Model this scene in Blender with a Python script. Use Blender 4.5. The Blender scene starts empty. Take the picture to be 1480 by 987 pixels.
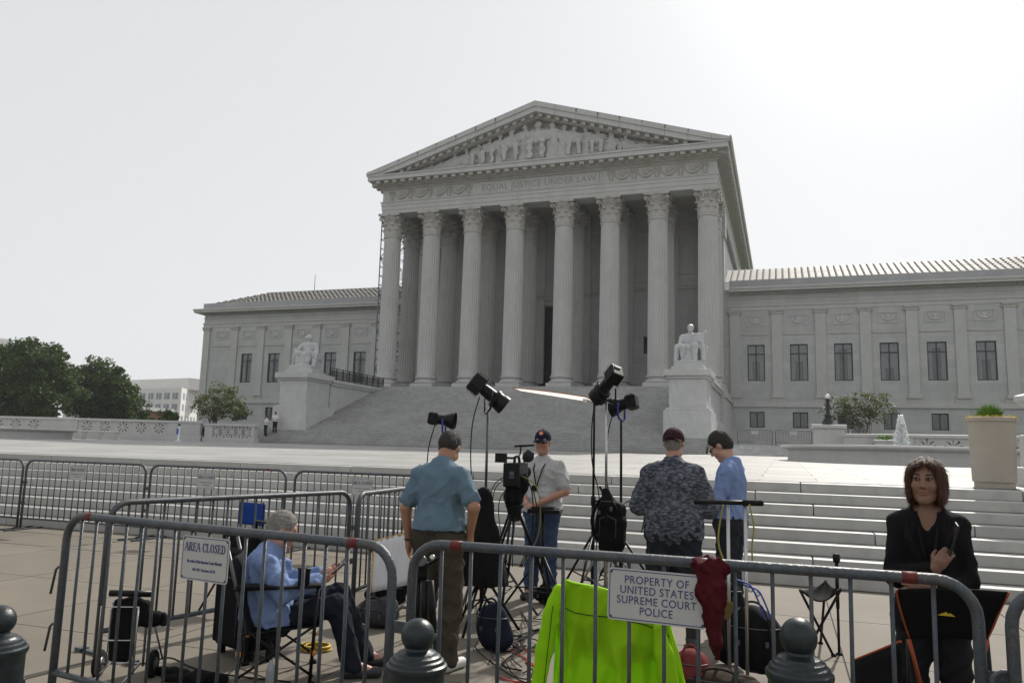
import bpy, math, random
import numpy as np
from mathutils import Vector, Matrix
R = math.radians
random.seed(7)
scene = bpy.context.scene
col = scene.collection

# ---------------------------------------------------------------- camera
CAM = Vector((22.26, -70.99, 1.63))
FPX, YAW, PIT, ROL = 1127.4, -0.3361, 0.1389, 0.0275      # focal length in 1480-px units, angles in radians
_r = Vector((math.cos(YAW), -math.sin(YAW), 0))
_f = Vector((math.sin(YAW)*math.cos(PIT), math.cos(YAW)*math.cos(PIT), math.sin(PIT)))
_u = _r.cross(_f)
R2 = math.cos(ROL)*_r + math.sin(ROL)*_u
U2 = -math.sin(ROL)*_r + math.cos(ROL)*_u
cd = bpy.data.cameras.new('camera'); cam = bpy.data.objects.new('camera', cd); col.objects.link(cam)
cd.sensor_width = 36; cd.lens = FPX/1480*36; cd.clip_start = .1; cd.clip_end = 6000
mw = Matrix((R2, U2, -_f)).transposed().to_4x4(); mw.translation = CAM
cam.matrix_world = mw
scene.camera = cam
# ---------------------------------------------------------------- world, sun, exposure
SUN_EL, SUN_AZ = R(39.5), R(9)            # azimuth measured from +Y (behind the building) towards +X
world = bpy.data.worlds.new('World'); scene.world = world; world.use_nodes = True
nt = world.node_tree; bg = nt.nodes['Background']
sky = nt.nodes.new('ShaderNodeTexSky'); sky.sky_type = 'NISHITA'; sky.sun_disc = False
sky.sun_elevation = SUN_EL; sky.sun_rotation = SUN_AZ
sky.air_density = 1.0; sky.dust_density = 1.6; sky.ozone_density = 1.0; sky.altitude = 20
hs = nt.nodes.new('ShaderNodeHueSaturation'); hs.inputs['Saturation'].default_value = .16
veil = nt.nodes.new('ShaderNodeMix'); veil.data_type = 'RGBA'; veil.inputs[0].default_value = .74; veil.inputs[7].default_value = (8.55, 8.72, 8.9, 1)   # even smoke haze over the whole sky
nt.links.new(sky.outputs[0], hs.inputs['Color']); nt.links.new(hs.outputs[0], veil.inputs[6]); nt.links.new(veil.outputs[2], bg.inputs[0])
bg.inputs[1].default_value = 0.10
sd = bpy.data.lights.new('sun', 'SUN'); sun = bpy.data.objects.new('sun', sd); col.objects.link(sun)
sd.energy = 5.0; sd.angle = R(1.0); sd.color = (1, .95, .875)
sun.rotation_euler = Vector((-math.sin(SUN_AZ)*math.cos(SUN_EL), -math.cos(SUN_AZ)*math.cos(SUN_EL), -math.sin(SUN_EL))).to_track_quat('-Z', 'Y').to_euler()
sun.location = (30, 30, 60)
vs = scene.view_settings
vs.view_transform = 'Standard'; vs.look = 'None'; vs.gamma = 1; vs.use_curve_mapping = False; vs.exposure = 0.0
scene.cycles.use_denoising = True
scene.cycles.max_bounces = 6; scene.cycles.diffuse_bounces = 3; scene.cycles.glossy_bounces = 3
scene.cycles.transmission_bounces = 4; scene.cycles.transparent_max_bounces = 6; scene.cycles.volume_bounces = 0

# ---------------------------------------------------------------- helpers
def at(x, y, Y):
    """point on the plane Y seen along a sight line (used to read positions off the survey)"""
    d = _f + R2*((x-740)/FPX) - U2*((y-493.5)/FPX)
    return CAM + d*((Y-CAM.y)/d.y)
def atz(x, y, z):
    d = _f + R2*((x-740)/FPX) - U2*((y-493.5)/FPX)
    return CAM + d*((z-CAM.z)/d.z)

MATS = {}
def mat(name, base, rough=.6, var=.12, scale=3., metal=0., bump=0., bscale=40., spec=.4, stain=None, coords='Object', randv=0., veins=None, joints=None, coat=0., sub=0., aniso=None, tint=None):
    if name in MATS: return MATS[name]
    m = bpy.data.materials.new(name); m.use_nodes = True; n = m.node_tree.nodes; l = m.node_tree.links
    b = n['Principled BSDF']; b.inputs['Roughness'].default_value = rough; b.inputs['Metallic'].default_value = metal
    b.inputs['Specular IOR Level'].default_value = spec
    if coat: b.inputs['Coat Weight'].default_value = coat; b.inputs['Coat Roughness'].default_value = .15
    tc = n.new('ShaderNodeTexCoord'); src = tc.outputs[coords]
    if aniso:
        mp = n.new('ShaderNodeMapping'); mp.inputs['Scale'].default_value = aniso; l.new(src, mp.inputs[0]); src = mp.outputs[0]
    nz = n.new('ShaderNodeTexNoise'); nz.inputs['Scale'].default_value = scale; nz.inputs['Detail'].default_value = 6; nz.inputs['Roughness'].default_value = .62
    l.new(src, nz.inputs['Vector'])
    ramp = n.new('ShaderNodeMapRange'); ramp.inputs[1].default_value = .28; ramp.inputs[2].default_value = .72
    ramp.inputs[3].default_value = 1-var; ramp.inputs[4].default_value = 1+var
    l.new(nz.outputs[0], ramp.inputs[0])
    fac = ramp.outputs[0]
    if randv:
        oi = n.new('ShaderNodeObjectInfo'); mr = n.new('ShaderNodeMapRange'); mr.inputs[3].default_value = 1-randv; mr.inputs[4].default_value = 1+randv
        l.new(oi.outputs['Random'], mr.inputs[0]); mm = n.new('ShaderNodeMath'); mm.operation = 'MULTIPLY'
        l.new(fac, mm.inputs[0]); l.new(mr.outputs[0], mm.inputs[1]); fac = mm.outputs[0]
    mul = n.new('ShaderNodeVectorMath'); mul.operation = 'SCALE'; mul.inputs[0].default_value = base[:3]
    l.new(fac, mul.inputs['Scale']); out = mul.outputs[0]
    def over(cur, color, facsock):
        mx = n.new('ShaderNodeMix'); mx.data_type = 'RGBA'; l.new(facsock, mx.inputs[0]); l.new(cur, mx.inputs[6])
        mx.inputs[7].default_value = (*color, 1); return mx.outputs[2]
    if veins:                                   # (colour, scale, strength)
        wv = n.new('ShaderNodeTexNoise'); wv.inputs['Scale'].default_value = veins[1]; wv.inputs['Detail'].default_value = 8; wv.inputs['Distortion'].default_value = 1.6
        mpv = n.new('ShaderNodeMapping'); mpv.inputs['Scale'].default_value = (1, 1, .45); mpv.inputs['Rotation'].default_value = (.4, .5, .3)
        l.new(tc.outputs[coords], mpv.inputs[0]); l.new(mpv.outputs[0], wv.inputs['Vector'])
        vr = n.new('ShaderNodeValToRGB'); e = vr.color_ramp.elements
        e[0].position = .44; e[0].color = (0, 0, 0, 1); e[1].position = .5; e[1].color = (veins[2],)*3+(1,)
        e2 = vr.color_ramp.elements.new(.56); e2.color = (0, 0, 0, 1)
        l.new(wv.outputs[0], vr.inputs[0]); out = over(out, veins[0], vr.outputs[0])
    if stain:                                   # (colour, scale, amount): blotches / streaks running down
        sn = n.new('ShaderNodeTexNoise'); sn.inputs['Scale'].default_value = stain[1]; sn.inputs['Detail'].default_value = 5
        mps = n.new('ShaderNodeMapping'); mps.inputs['Scale'].default_value = (1, 1, .22); l.new(tc.outputs[coords], mps.inputs[0]); l.new(mps.outputs[0], sn.inputs['Vector'])
        sr = n.new('ShaderNodeMapRange'); sr.inputs[1].default_value = .5; sr.inputs[2].default_value = .75; sr.inputs[3].default_value = 0; sr.inputs[4].default_value = stain[2]
        l.new(sn.outputs[0], sr.inputs[0]); out = over(out, stain[0], sr.outputs[0])
    if joints:                                  # (width, height, colour, mortar): ashlar joints too fine to build
        sp = n.new('ShaderNodeSeparateXYZ'); l.new(tc.outputs[coords], sp.inputs[0]); ad = n.new('ShaderNodeMath'); l.new(sp.outputs[0], ad.inputs[0]); l.new(sp.outputs[1], ad.inputs[1])
        cb = n.new('ShaderNodeCombineXYZ'); l.new(ad.outputs[0], cb.inputs[0]); l.new(sp.outputs[2], cb.inputs[1])
        br = n.new('ShaderNodeTexBrick'); br.inputs['Scale'].default_value = 1; br.inputs['Brick Width'].default_value = joints[0]; br.inputs['Row Height'].default_value = joints[1]
        br.inputs['Mortar Size'].default_value = joints[3]; br.inputs['Color1'].default_value = (1, 1, 1, 1); br.inputs['Color2'].default_value = (.86, .87, .88, 1); br.inputs['Mortar'].default_value = (joints[2],)*3+(1,)
        br.inputs['Mortar Smooth'].default_value = .3
        l.new(cb.outputs[0], br.inputs['Vector'])
        mx = n.new('ShaderNodeMix'); mx.data_type = 'RGBA'; mx.blend_type = 'MULTIPLY'; mx.inputs[0].default_value = 1
        l.new(out, mx.inputs[6]); l.new(br.outputs[0], mx.inputs[7]); out = mx.outputs[2]
    l.new(out, b.inputs['Base Color'])
    rr = n.new('ShaderNodeMapRange'); rr.inputs[3].default_value = max(.02, rough*.8); rr.inputs[4].default_value = min(1, rough*1.2)
    l.new(nz.outputs[0], rr.inputs[0]); l.new(rr.outputs[0], b.inputs['Roughness'])
    if bump:
        bn = n.new('ShaderNodeTexNoise'); bn.inputs['Scale'].default_value = bscale; bn.inputs['Detail'].default_value = 5; l.new(src, bn.inputs['Vector'])
        bp = n.new('ShaderNodeBump'); bp.inputs['Strength'].default_value = bump; bp.inputs['Distance'].default_value = .02
        l.new(bn.outputs[0], bp.inputs['Height']); l.new(bp.outputs[0], b.inputs['Normal'])
    MATS[name] = m
    return m

def link(o, parent=None):
    col.objects.link(o)
    if parent is not None:
        o.parent = parent
    return o
def tag(o, label=None, cat=None, group=None, kind=None):
    if label: o['label'] = label
    if cat: o['category'] = cat
    if group: o['group'] = group
    if kind: o['kind'] = kind
    return o
def thing(name, label, cat, loc=(0, 0, 0), rz=0., group=None):
    o = bpy.data.objects.new(name, None); col.objects.link(o); o.empty_display_size = .1
    o.location = loc; o.rotation_euler = (0, 0, rz)
    return tag(o, label, cat, group)
def copy_tree(o, parent=None):
    c = o.copy(); col.objects.link(c); c.parent = parent
    for ch in list(o.children): copy_tree(ch, c)
    return c

class MB:
    """collects boxes, tubes, lathes ... ; build() links them as ONE mesh object"""
    def __init__(s): s.v = []; s.f = []; s.sm = []
    def add(s, vs, fs, smooth=False):
        o = len(s.v); s.v += [tuple(v) for v in vs]; s.f += [tuple(i+o for i in f) for f in fs]; s.sm += [smooth]*len(fs); return s
    def box(s, x0, x1, y0, y1, z0, z1):
        return s.add([(x0,y0,z0),(x1,y0,z0),(x1,y1,z0),(x0,y1,z0),(x0,y0,z1),(x1,y0,z1),(x1,y1,z1),(x0,y1,z1)],
                     [(3,2,1,0),(4,5,6,7),(0,1,5,4),(1,2,6,5),(2,3,7,6),(3,0,4,7)])
    def obox(s, c, h, rot=(0,0,0)):
        m = Matrix.Rotation(rot[2],3,'Z') @ Matrix.Rotation(rot[1],3,'Y') @ Matrix.Rotation(rot[0],3,'X')
        vs = [Vector(c)+m@Vector((sx*h[0], sy*h[1], sz*h[2])) for sz in (-1,1) for sx,sy in ((-1,-1),(1,-1),(1,1),(-1,1))]
        return s.add(vs, [(3,2,1,0),(4,5,6,7),(0,1,5,4),(1,2,6,5),(2,3,7,6),(3,0,4,7)])
    def extrude(s, poly, vec, smooth=False):
        n = len(poly); vec = Vector(vec)
        vs = [Vector(p) for p in poly]+[Vector(p)+vec for p in poly]
        s.add(vs, [tuple(range(n))[::-1], tuple(range(n, 2*n))])
        o = len(s.v)-2*n
        s.f += [(o+i, o+(i+1)%n, o+n+(i+1)%n, o+n+i) for i in range(n)]; s.sm += [smooth]*n
        return s
    def tube(s, pts, r, n=8, caps=True, smooth=True, closed=False):
        pts = [Vector(p) for p in pts]; k = len(pts)
        rs = r if isinstance(r, (list, tuple)) else [r]*k
        def tan(i):
            a = pts[(i-1) % k] if (closed or i > 0) else pts[i]; b = pts[(i+1) % k] if (closed or i < k-1) else pts[i]
            d = b-a; return d.normalized() if d.length > 1e-9 else Vector((0,0,1))
        t0 = tan(0); a = Vector((0,0,1)) if abs(t0.z) < .9 else Vector((1,0,0)); nrm = t0.cross(a).normalized()
        vs = []
        for i in range(k):
            t = tan(i); nrm = (nrm - t*nrm.dot(t)); nrm = nrm.normalized() if nrm.length > 1e-6 else t.orthogonal().normalized(); bn = t.cross(nrm)
            for j in range(n):
                an = 2*math.pi*j/n; vs.append(pts[i] + (nrm*math.cos(an)+bn*math.sin(an))*rs[i])
        fs = [(i*n+j, i*n+(j+1)%n, ((i+1)%k)*n+(j+1)%n, ((i+1)%k)*n+j) for i in range(k if closed else k-1) for j in range(n)]
        s.add(vs, fs, smooth)
        if caps and not closed:
            o = len(s.v)-k*n; s.f += [tuple(o+j for j in range(n))[::-1], tuple(o+(k-1)*n+j for j in range(n))]; s.sm += [False]*2
        return s
    def lathe(s, prof, n=24, c=(0,0,0), axis=None, smooth=True, caps=True):
        """prof: (radius, height) pairs along +Z (or along axis)"""
        m = Matrix.Identity(3)
        if axis is not None: m = Vector((0,0,1)).rotation_difference(Vector(axis)).to_matrix()
        c = Vector(c); k = len(prof)
        vs = [c+m@Vector((r*math.cos(2*math.pi*j/n), r*math.sin(2*math.pi*j/n), h)) for r,h in prof for j in range(n)]
        fs = [(i*n+j, i*n+(j+1)%n, (i+1)*n+(j+1)%n, (i+1)*n+j) for i in range(k-1) for j in range(n)]
        s.add(vs, fs, smooth)
        if caps:
            o = len(s.v)-k*n; s.f += [tuple(o+j for j in range(n))[::-1], tuple(o+(k-1)*n+j for j in range(n))]; s.sm += [False]*2
        return s
    def ball(s, c, r, nu=16, nv=10, rot=None):
        if not isinstance(r, (list, tuple)): r = (r,r,r)
        m = rot if rot is not None else Matrix.Identity(3); c = Vector(c)
        vs = [c+m@Vector((r[0]*math.sin(math.pi*i/nv)*math.cos(2*math.pi*j/nu), r[1]*math.sin(math.pi*i/nv)*math.sin(2*math.pi*j/nu), r[2]*math.cos(math.pi*i/nv))) for i in range(1,nv) for j in range(nu)]
        vs += [c+m@Vector((0,0,r[2])), c-m@Vector((0,0,r[2]))]
        t, b = len(vs)-2, len(vs)-1
        fs = [(i*nu+j, (i+1)*nu+j, (i+1)*nu+(j+1)%nu, i*nu+(j+1)%nu) for i in range(nv-2) for j in range(nu)]
        fs += [(t, j, (j+1)%nu) for j in range(nu)] + [(b, (nv-2)*nu+(j+1)%nu, (nv-2)*nu+j) for j in range(nu)]
        return s.add(vs, fs, True)
    def surf(s, fn, nu, nv, smooth=True):
        vs = [fn(i/nu, j/nv) for j in range(nv+1) for i in range(nu+1)]
        return s.add(vs, [(j*(nu+1)+i, j*(nu+1)+i+1, (j+1)*(nu+1)+i+1, (j+1)*(nu+1)+i) for j in range(nv) for i in range(nu)], smooth)
    def build(s, name, m, parent=None, loc=None, rz=None, bevel=0, solid=0, sharp=None):
        me = bpy.data.meshes.new(name); me.from_pydata(s.v, [], s.f); me.polygons.foreach_set('use_smooth', s.sm); me.update()
        if sharp is not None: me.set_sharp_from_angle(angle=R(sharp))
        me.materials.append(m)
        o = bpy.data.objects.new(name, me); link(o, parent)
        if loc is not None: o.location = loc
        if rz is not None: o.rotation_euler = (0,0,rz)
        if solid:
            md = o.modifiers.new('solid', 'SOLIDIFY'); md.thickness = solid; md.offset = 0
        if bevel:
            md = o.modifiers.new('bevel', 'BEVEL'); md.width = bevel; md.segments = 2; md.limit_method = 'ANGLE'; md.angle_limit = R(40)
        return o

def inst(o, name, parent, loc=(0,0,0), rz=0., scale=None):
    """another object on the same mesh data"""
    c = bpy.data.objects.new(name, o.data); link(c, parent); c.location = loc; c.rotation_euler = (0,0,rz)
    for md in o.modifiers:
        n = c.modifiers.new(md.name, md.type)
        if md.type == 'BEVEL': n.width = md.width; n.segments = md.segments; n.limit_method = md.limit_method; n.angle_limit = md.angle_limit
        if md.type == 'SOLIDIFY': n.thickness = md.thickness; n.offset = md.offset
    if scale: c.scale = scale
    return c

# ---- smooth solids: a signed-distance field meshed with surface nets (bodies, drapery, bags, statues)
def seg(a, b, ra, rb=None, k=.02): return ('s', np.array(a, 'f4'), np.array(b, 'f4'), ra, rb if rb is not None else ra, k)
def ell(c, r, k=.02, rot=None): return ('e', np.array(c, 'f4'), np.array(r if hasattr(r, '__len__') else (r,r,r), 'f4'), None if rot is None else np.array(rot, 'f4'), 0, k)
def rbox(c, h, rd=.02, k=.02, rot=None): return ('b', np.array(c, 'f4'), np.array(h, 'f4'), None if rot is None else np.array(rot, 'f4'), rd, k)
def sub(p): return ('-', p)
def cut(pt, nrm): return ('p', np.array(pt, 'f4'), np.array(nrm, 'f4'))
def rotm(x=0, y=0, z=0): return np.array(Matrix.Rotation(z,3,'Z') @ Matrix.Rotation(y,3,'Y') @ Matrix.Rotation(x,3,'X'), 'f4')
def _bb(p):
    if p[0] == '-': return _bb(p[1])
    if p[0] == 's': r = max(p[3], p[4]); return np.minimum(p[1], p[2])-r, np.maximum(p[1], p[2])+r
    r = p[2] if p[0] == 'e' else p[2]
    if p[3] is not None: r = np.abs(p[3]) @ r
    return p[1]-r-.01, p[1]+r+.01
def _dist(p, X, Y, Z):
    P = np.stack(np.broadcast_arrays(X, Y, Z), -1)
    if p[0] == 's':
        ab = p[2]-p[1]; L = max(float(ab@ab), 1e-9); t = np.clip(((P-p[1])@ab)/L, 0, 1)
        return np.linalg.norm(P-p[1]-t[..., None]*ab, axis=-1)-(p[3]+(p[4]-p[3])*t)
    q = P-p[1]
    if p[3] is not None: q = q @ p[3]
    if p[0] == 'e':
        k0 = np.linalg.norm(q/p[2], axis=-1); k1 = np.linalg.norm(q/(p[2]*p[2]), axis=-1)
        return k0*(k0-1)/np.maximum(k1, 1e-6)
    d = np.abs(q)-(p[2]-p[4])
    return np.linalg.norm(np.maximum(d, 0), axis=-1)+np.minimum(d.max(-1), 0)-p[4]
def sdf(prims, res=.012, smooth=1):
    los, his = zip(*[_bb(p) for p in prims if p[0] not in '-p'])
    lo = np.min(los, 0)-3*res; hi = np.max(his, 0)+3*res
    ax = [np.arange(lo[i], hi[i]+res, res, dtype='f4') for i in range(3)]
    D = np.full([len(a) for a in ax], .5, 'f4')
    for p in prims:
        if p[0] == 'p':
            d = sum(a.reshape([-1 if i == j else 1 for j in range(3)])*p[2][i] for i, a in enumerate(ax)) - float(p[1]@p[2])
            D = np.maximum(D, d); continue
        q = p[1] if p[0] == '-' else p
        a, b = _bb(q); mg = q[5]+3*res
        sl = tuple(slice(max(0, int((a[i]-mg-lo[i])/res)), max(0, int((b[i]+mg-lo[i])/res)+2)) for i in range(3))
        X, Y, Z = ax[0][sl[0]][:, None, None], ax[1][sl[1]][None, :, None], ax[2][sl[2]][None, None, :]
        if min(X.size, Y.size, Z.size) == 0: continue
        d = _dist(q, X, Y, Z); o = D[sl]; k = max(q[5], 1e-4)
        if p[0] == '-':
            h = np.maximum(k-np.abs(o+d), 0)/k; D[sl] = np.maximum(o, -d)+h*h*k*.25
        else:
            h = np.maximum(k-np.abs(o-d), 0)/k; D[sl] = np.minimum(o, d)-h*h*k*.25
    return nets(D, ax, smooth)
def nets(vol, ax, smooth=1):
    sh = np.array(vol.shape); s = vol < 0; cs = tuple(sh-1)
    N = int(np.prod(cs)); acc = np.zeros((N, 3), 'f4'); cnt = np.zeros(N, 'i4'); quads = []
    for a in range(3):
        b, c = (a+1) % 3, (a+2) % 3
        s0 = [slice(None)]*3; s1 = [slice(None)]*3; s0[a] = slice(0, -1); s1[a] = slice(1, None)
        v0, v1 = vol[tuple(s0)], vol[tuple(s1)]
        idx = np.argwhere(s[tuple(s0)] != s[tuple(s1)])
        idx = idx[(idx[:, b] > 0) & (idx[:, b] < sh[b]-1) & (idx[:, c] > 0) & (idx[:, c] < sh[c]-1)]
        if len(idx) == 0: continue
        t0 = v0[tuple(idx.T)]; t1 = v1[tuple(idx.T)]; t = t0/(t0-t1)
        P = np.stack([ax[i][idx[:, i]] for i in range(3)], -1)
        P[:, a] += t*(ax[a][idx[:, a]+1]-ax[a][idx[:, a]])
        ids = []
        for db, dc in ((-1,-1),(0,-1),(0,0),(-1,0)):
            q = idx.copy(); q[:, b] += db; q[:, c] += dc
            f = np.ravel_multi_index(q.T, cs); np.add.at(acc, f, P); np.add.at(cnt, f, 1); ids.append(f)
        Q = np.stack(ids, -1); flip = t0 > 0; Q[flip] = Q[flip][:, ::-1]; quads.append(Q)
    Q = np.concatenate(quads); used = np.flatnonzero(cnt); mp = np.full(N, -1, 'i4'); mp[used] = np.arange(len(used))
    V = acc[used]/cnt[used][:, None]; F = mp[Q]
    for _ in range(smooth):
        S = np.zeros_like(V); C = np.zeros(len(V), 'f4')
        for i in range(4):
            np.add.at(S, F[:, i], V[F[:, (i+1) % 4]]); np.add.at(C, F[:, i], 1)
            np.add.at(S, F[:, (i+1) % 4], V[F[:, i]]); np.add.at(C, F[:, (i+1) % 4], 1)
        V = V*.5+.5*S/C[:, None]
    return V, F
def vnormals(V, F):
    n = np.cross(V[F[:, 2]]-V[F[:, 0]], V[F[:, 3]]-V[F[:, 1]]); N = np.zeros_like(V)
    for i in range(4): np.add.at(N, F[:, i], n)
    return N/np.maximum(np.linalg.norm(N, axis=1, keepdims=True), 1e-9)
def wrinkle(V, F, amp=.006, freq=14., seed=0, stretch=(1,1,.45), n=7):
    rng = np.random.default_rng(seed); d = np.zeros(len(V), 'f4')
    for i in range(n):
        k = rng.normal(size=3)*np.array(stretch); k = k/np.linalg.norm(k)*freq*(.5+1.2*rng.random())
        w = rng.normal(size=3)*freq*.35
        ph = V@k + 1.3*np.sin(V@w+rng.random()*6)+rng.random()*6
        d += (1-np.abs(np.sin(ph))*2)*(.5+rng.random())*(.5+.5*np.sin(V@(w*.6)+i))
    return V+vnormals(V, F)*np.maximum(d*amp/(n**.5), -.55*amp)[:, None]
def np_mesh(name, V, F, m, parent=None, smooth=True, loc=None, rz=None):
    me = bpy.data.meshes.new(name); me.vertices.add(len(V)); me.vertices.foreach_set('co', np.ascontiguousarray(V, 'f4').ravel())
    k = F.shape[1]; me.loops.add(F.size); me.loops.foreach_set('vertex_index', np.ascontiguousarray(F, 'i4').ravel())
    me.polygons.add(len(F)); me.polygons.foreach_set('loop_start', np.arange(0, F.size, k, dtype='i4'))
    me.polygons.foreach_set('use_smooth', np.full(len(F), smooth)); me.update(calc_edges=True); me.materials.append(m)
    o = bpy.data.objects.new(name, me); link(o, parent)
    if loc is not None: o.location = loc
    if rz is not None: o.rotation_euler = (0,0,rz)
    return o
def soft(name, prims, m, parent=None, res=.012, wr=None, **kw):
    V, F = sdf(prims, res)
    if wr:
        V = wrinkle(V, F, *wr); V = wrinkle(V, F, wr[0]*.22, wr[1]*2.6, wr[2]+50, *wr[3:])
    return np_mesh(name, V, F, m, parent, **kw)
def text(name, s, size, m, parent, loc, rot, ext=.002, align='CENTER', spacing=1., offset=0., sx=1.):
    cu = bpy.data.curves.new(name, 'FONT'); cu.body = s; cu.size = size; cu.extrude = ext; cu.align_x = align; cu.space_character = spacing; cu.offset = offset
    cu.resolution_u = 4
    tmp = bpy.data.objects.new(name+'_t', cu); col.objects.link(tmp)
    me = bpy.data.meshes.new_from_object(tmp.evaluated_get(bpy.context.evaluated_depsgraph_get()))
    bpy.data.objects.remove(tmp); me.materials.clear(); me.materials.append(m)
    o = bpy.data.objects.new(name, me); link(o, parent); o.location = loc; o.rotation_euler = rot; o.scale = (sx, 1, 1)
    return o
# ---------------------------------------------------------------- materials of the setting
MARBLE = mat('marble', (.455,.455,.44), .5, .06, .8, veins=((.30,.305,.31), .5, .16), stain=((.28,.265,.23), .9, .22), bump=.08, bscale=30)
MARBLE_WALL = mat('marble_wall', (.455,.46,.45), .55, .05, .6, veins=((.32,.325,.33), .4, .16), stain=((.28,.27,.24), .7, .22), joints=(1.6,.72,.72,.012))
MARBLE_WARM = mat('marble_warm', (.43,.415,.38), .6, .08, 1., veins=((.34,.32,.29), .7, .35), stain=((.25,.22,.17), 1.1, .45), bump=.1, bscale=20)
MARBLE_STATUE = mat('marble_statue', (.45,.455,.46), .45, .08, 2., veins=((.42,.43,.45), 1.2, .3), stain=((.36,.35,.32), 2.0, .3))
PED = mat('marble_pedestal', (.49,.495,.49), .5, .07, 1.2, veins=((.36,.37,.38), .9, .3), stain=((.36,.33,.27), .8, .35))
STEP = mat('marble_step', (.375,.37,.35), .55, .13, 1.6, randv=.12, veins=((.32,.32,.31), 1., .45), stain=((.27,.25,.21), 1.6, .5), bump=.08, bscale=25)
STAIR = mat('marble_stair', (.46,.462,.455), .55, .10, .9, veins=((.28,.29,.30), .5, .45), stain=((.28,.265,.23), .6, .35), aniso=(.6,1,1))
PLAZA = mat('marble_paving', (.30,.298,.29), .62, .06, .35, veins=((.24,.235,.225), .25, .35), spec=.2)
CONC = mat('sidewalk_concrete', (.155,.135,.107), .8, .12, 1.1, randv=.07, bump=.25, bscale=70, stain=((.10,.085,.07), .8, .35), spec=.3)
GAP = mat('joint_dirt', (.055,.048,.040), .95, .2, 5)
TILE = mat('roof_tile', (.155,.15,.14), .7, .2, 1.5, spec=.5, randv=.08)
BRONZE = mat('dark_bronze', (.030,.032,.034), .45, .2, 3, metal=.3)
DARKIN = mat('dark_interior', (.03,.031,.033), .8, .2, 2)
IRON = mat('black_iron', (.018,.019,.021), .5, .2, 6, metal=.2)
SHADE = mat('cream_window_shade', (.50,.50,.48), .8, .1, 3)
def glass_mat():
    m = bpy.data.materials.new('window_glass'); m.use_nodes = True; b = m.node_tree.nodes['Principled BSDF']
    b.inputs['Base Color'].default_value = (.05,.06,.068,1); b.inputs['Roughness'].default_value = .06; b.inputs['Specular IOR Level'].default_value = 1.; b.inputs['Coat Weight'].default_value = 1.; b.inputs['Coat IOR'].default_value = 2.2
    n = m.node_tree.nodes; l = m.node_tree.links
    tc = n.new('ShaderNodeTexCoord'); nz = n.new('ShaderNodeTexNoise'); nz.inputs['Scale'].default_value = .7; l.new(tc.outputs['Object'], nz.inputs['Vector'])
    cr = n.new('ShaderNodeValToRGB'); cr.color_ramp.elements[0].color = (.03,.034,.038,1); cr.color_ramp.elements[1].color = (.11,.12,.125,1)
    cr.color_ramp.elements[0].position = .35; cr.color_ramp.elements[1].position = .65; l.new(nz.outputs[0], cr.inputs[0]); l.new(cr.outputs[0], b.inputs['Base Color'])
    gl = n.new('ShaderNodeBsdfTransparent'); gl.inputs[0].default_value = (.86,.89,.90,1); mx = n.new('ShaderNodeMixShader'); mx.inputs[0].default_value = .72
    l.new(b.outputs[0], mx.inputs[1]); l.new(gl.outputs[0], mx.inputs[2]); l.new(mx.outputs[0], n['Material Output'].inputs[0])
    return m
GLASS = glass_mat()
FZ = 7.495          # portico floor

# ---------------------------------------------------------------- ground, sidewalk, steps, plaza
YF, YE = -59.95, -57.35                      # foot of the lower steps, front edge of the plaza
def plaza_z(y): return 1.24 + (y-YE)*(1.72-1.24)/(-18.6-YE)
o = MB(); o.add([(-420,-400,-.12),(420,-400,-.12),(420,480,-.12),(-420,480,-.12)], [(0,1,2,3)])
tag(o.build('ground', mat('ground_soil', (.10,.095,.075), .95, .3, .2)), kind='structure')
sw = MB().box(-60,80,-78,YF+.3,-.10,-.012).build('sidewalk', GAP); tag(sw, kind='structure')
SL = 1.78; n0 = 0
slab_cache = {}
def slab(x0, x1, y0, y1):
    k = (round(x1-x0, 3), round(y1-y0, 3))
    if k not in slab_cache:
        slab_cache[k] = MB().box(0, k[0]-.014, 0, k[1]-.014, -.02, 0).build('paving_slab', CONC, sw, (x0, y0, 0))
    else: inst(slab_cache[k], 'paving_slab', sw, (x0, y0, 0))
ys = [-72.9,-71.1,-69.3,-67.5,-65.62,-63.8,-62.0,YF]
for j in range(len(ys)-1):
    for i in range(20):
        x0 = -4.0+i*SL+(.0 if j != 6 else .0)
        slab(x0, x0+SL, ys[j], ys[j+1])
slab(-40, -4, ys[0], YF); slab(31.6, 60, ys[0], YF); slab(-40, 60, -78, ys[0])
# lower flight: eight risers of marble blocks
st = MB().box(-60,80,YF+.25,YE+.2,-.05,.02).build('plaza_steps', GAP); tag(st, kind='structure')
rng = random.Random(3)
RI, TR = .155, (YE-YF)/7
for k in range(8):
    y0 = YF+k*TR; z1 = (k+1)*RI; x = -40+rng.random()*2
    while x < 60:
        w = rng.choice((2.9,3.4,3.9,4.3)) if k < 7 else rng.choice((2.6,3.1,3.6))
        if x+w < -8 or x > 36: w = 12
        d = TR+.22 if k < 7 else .9
        jit = rng.uniform(-.004,.004)
        b = MB().box(0, w-.012, 0, d, -RI+.004 if k else -RI, 0)
        b.build('step_block', STEP, st, (x, y0+jit, z1+jit*.5), bevel=.012)
        x += w
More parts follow.
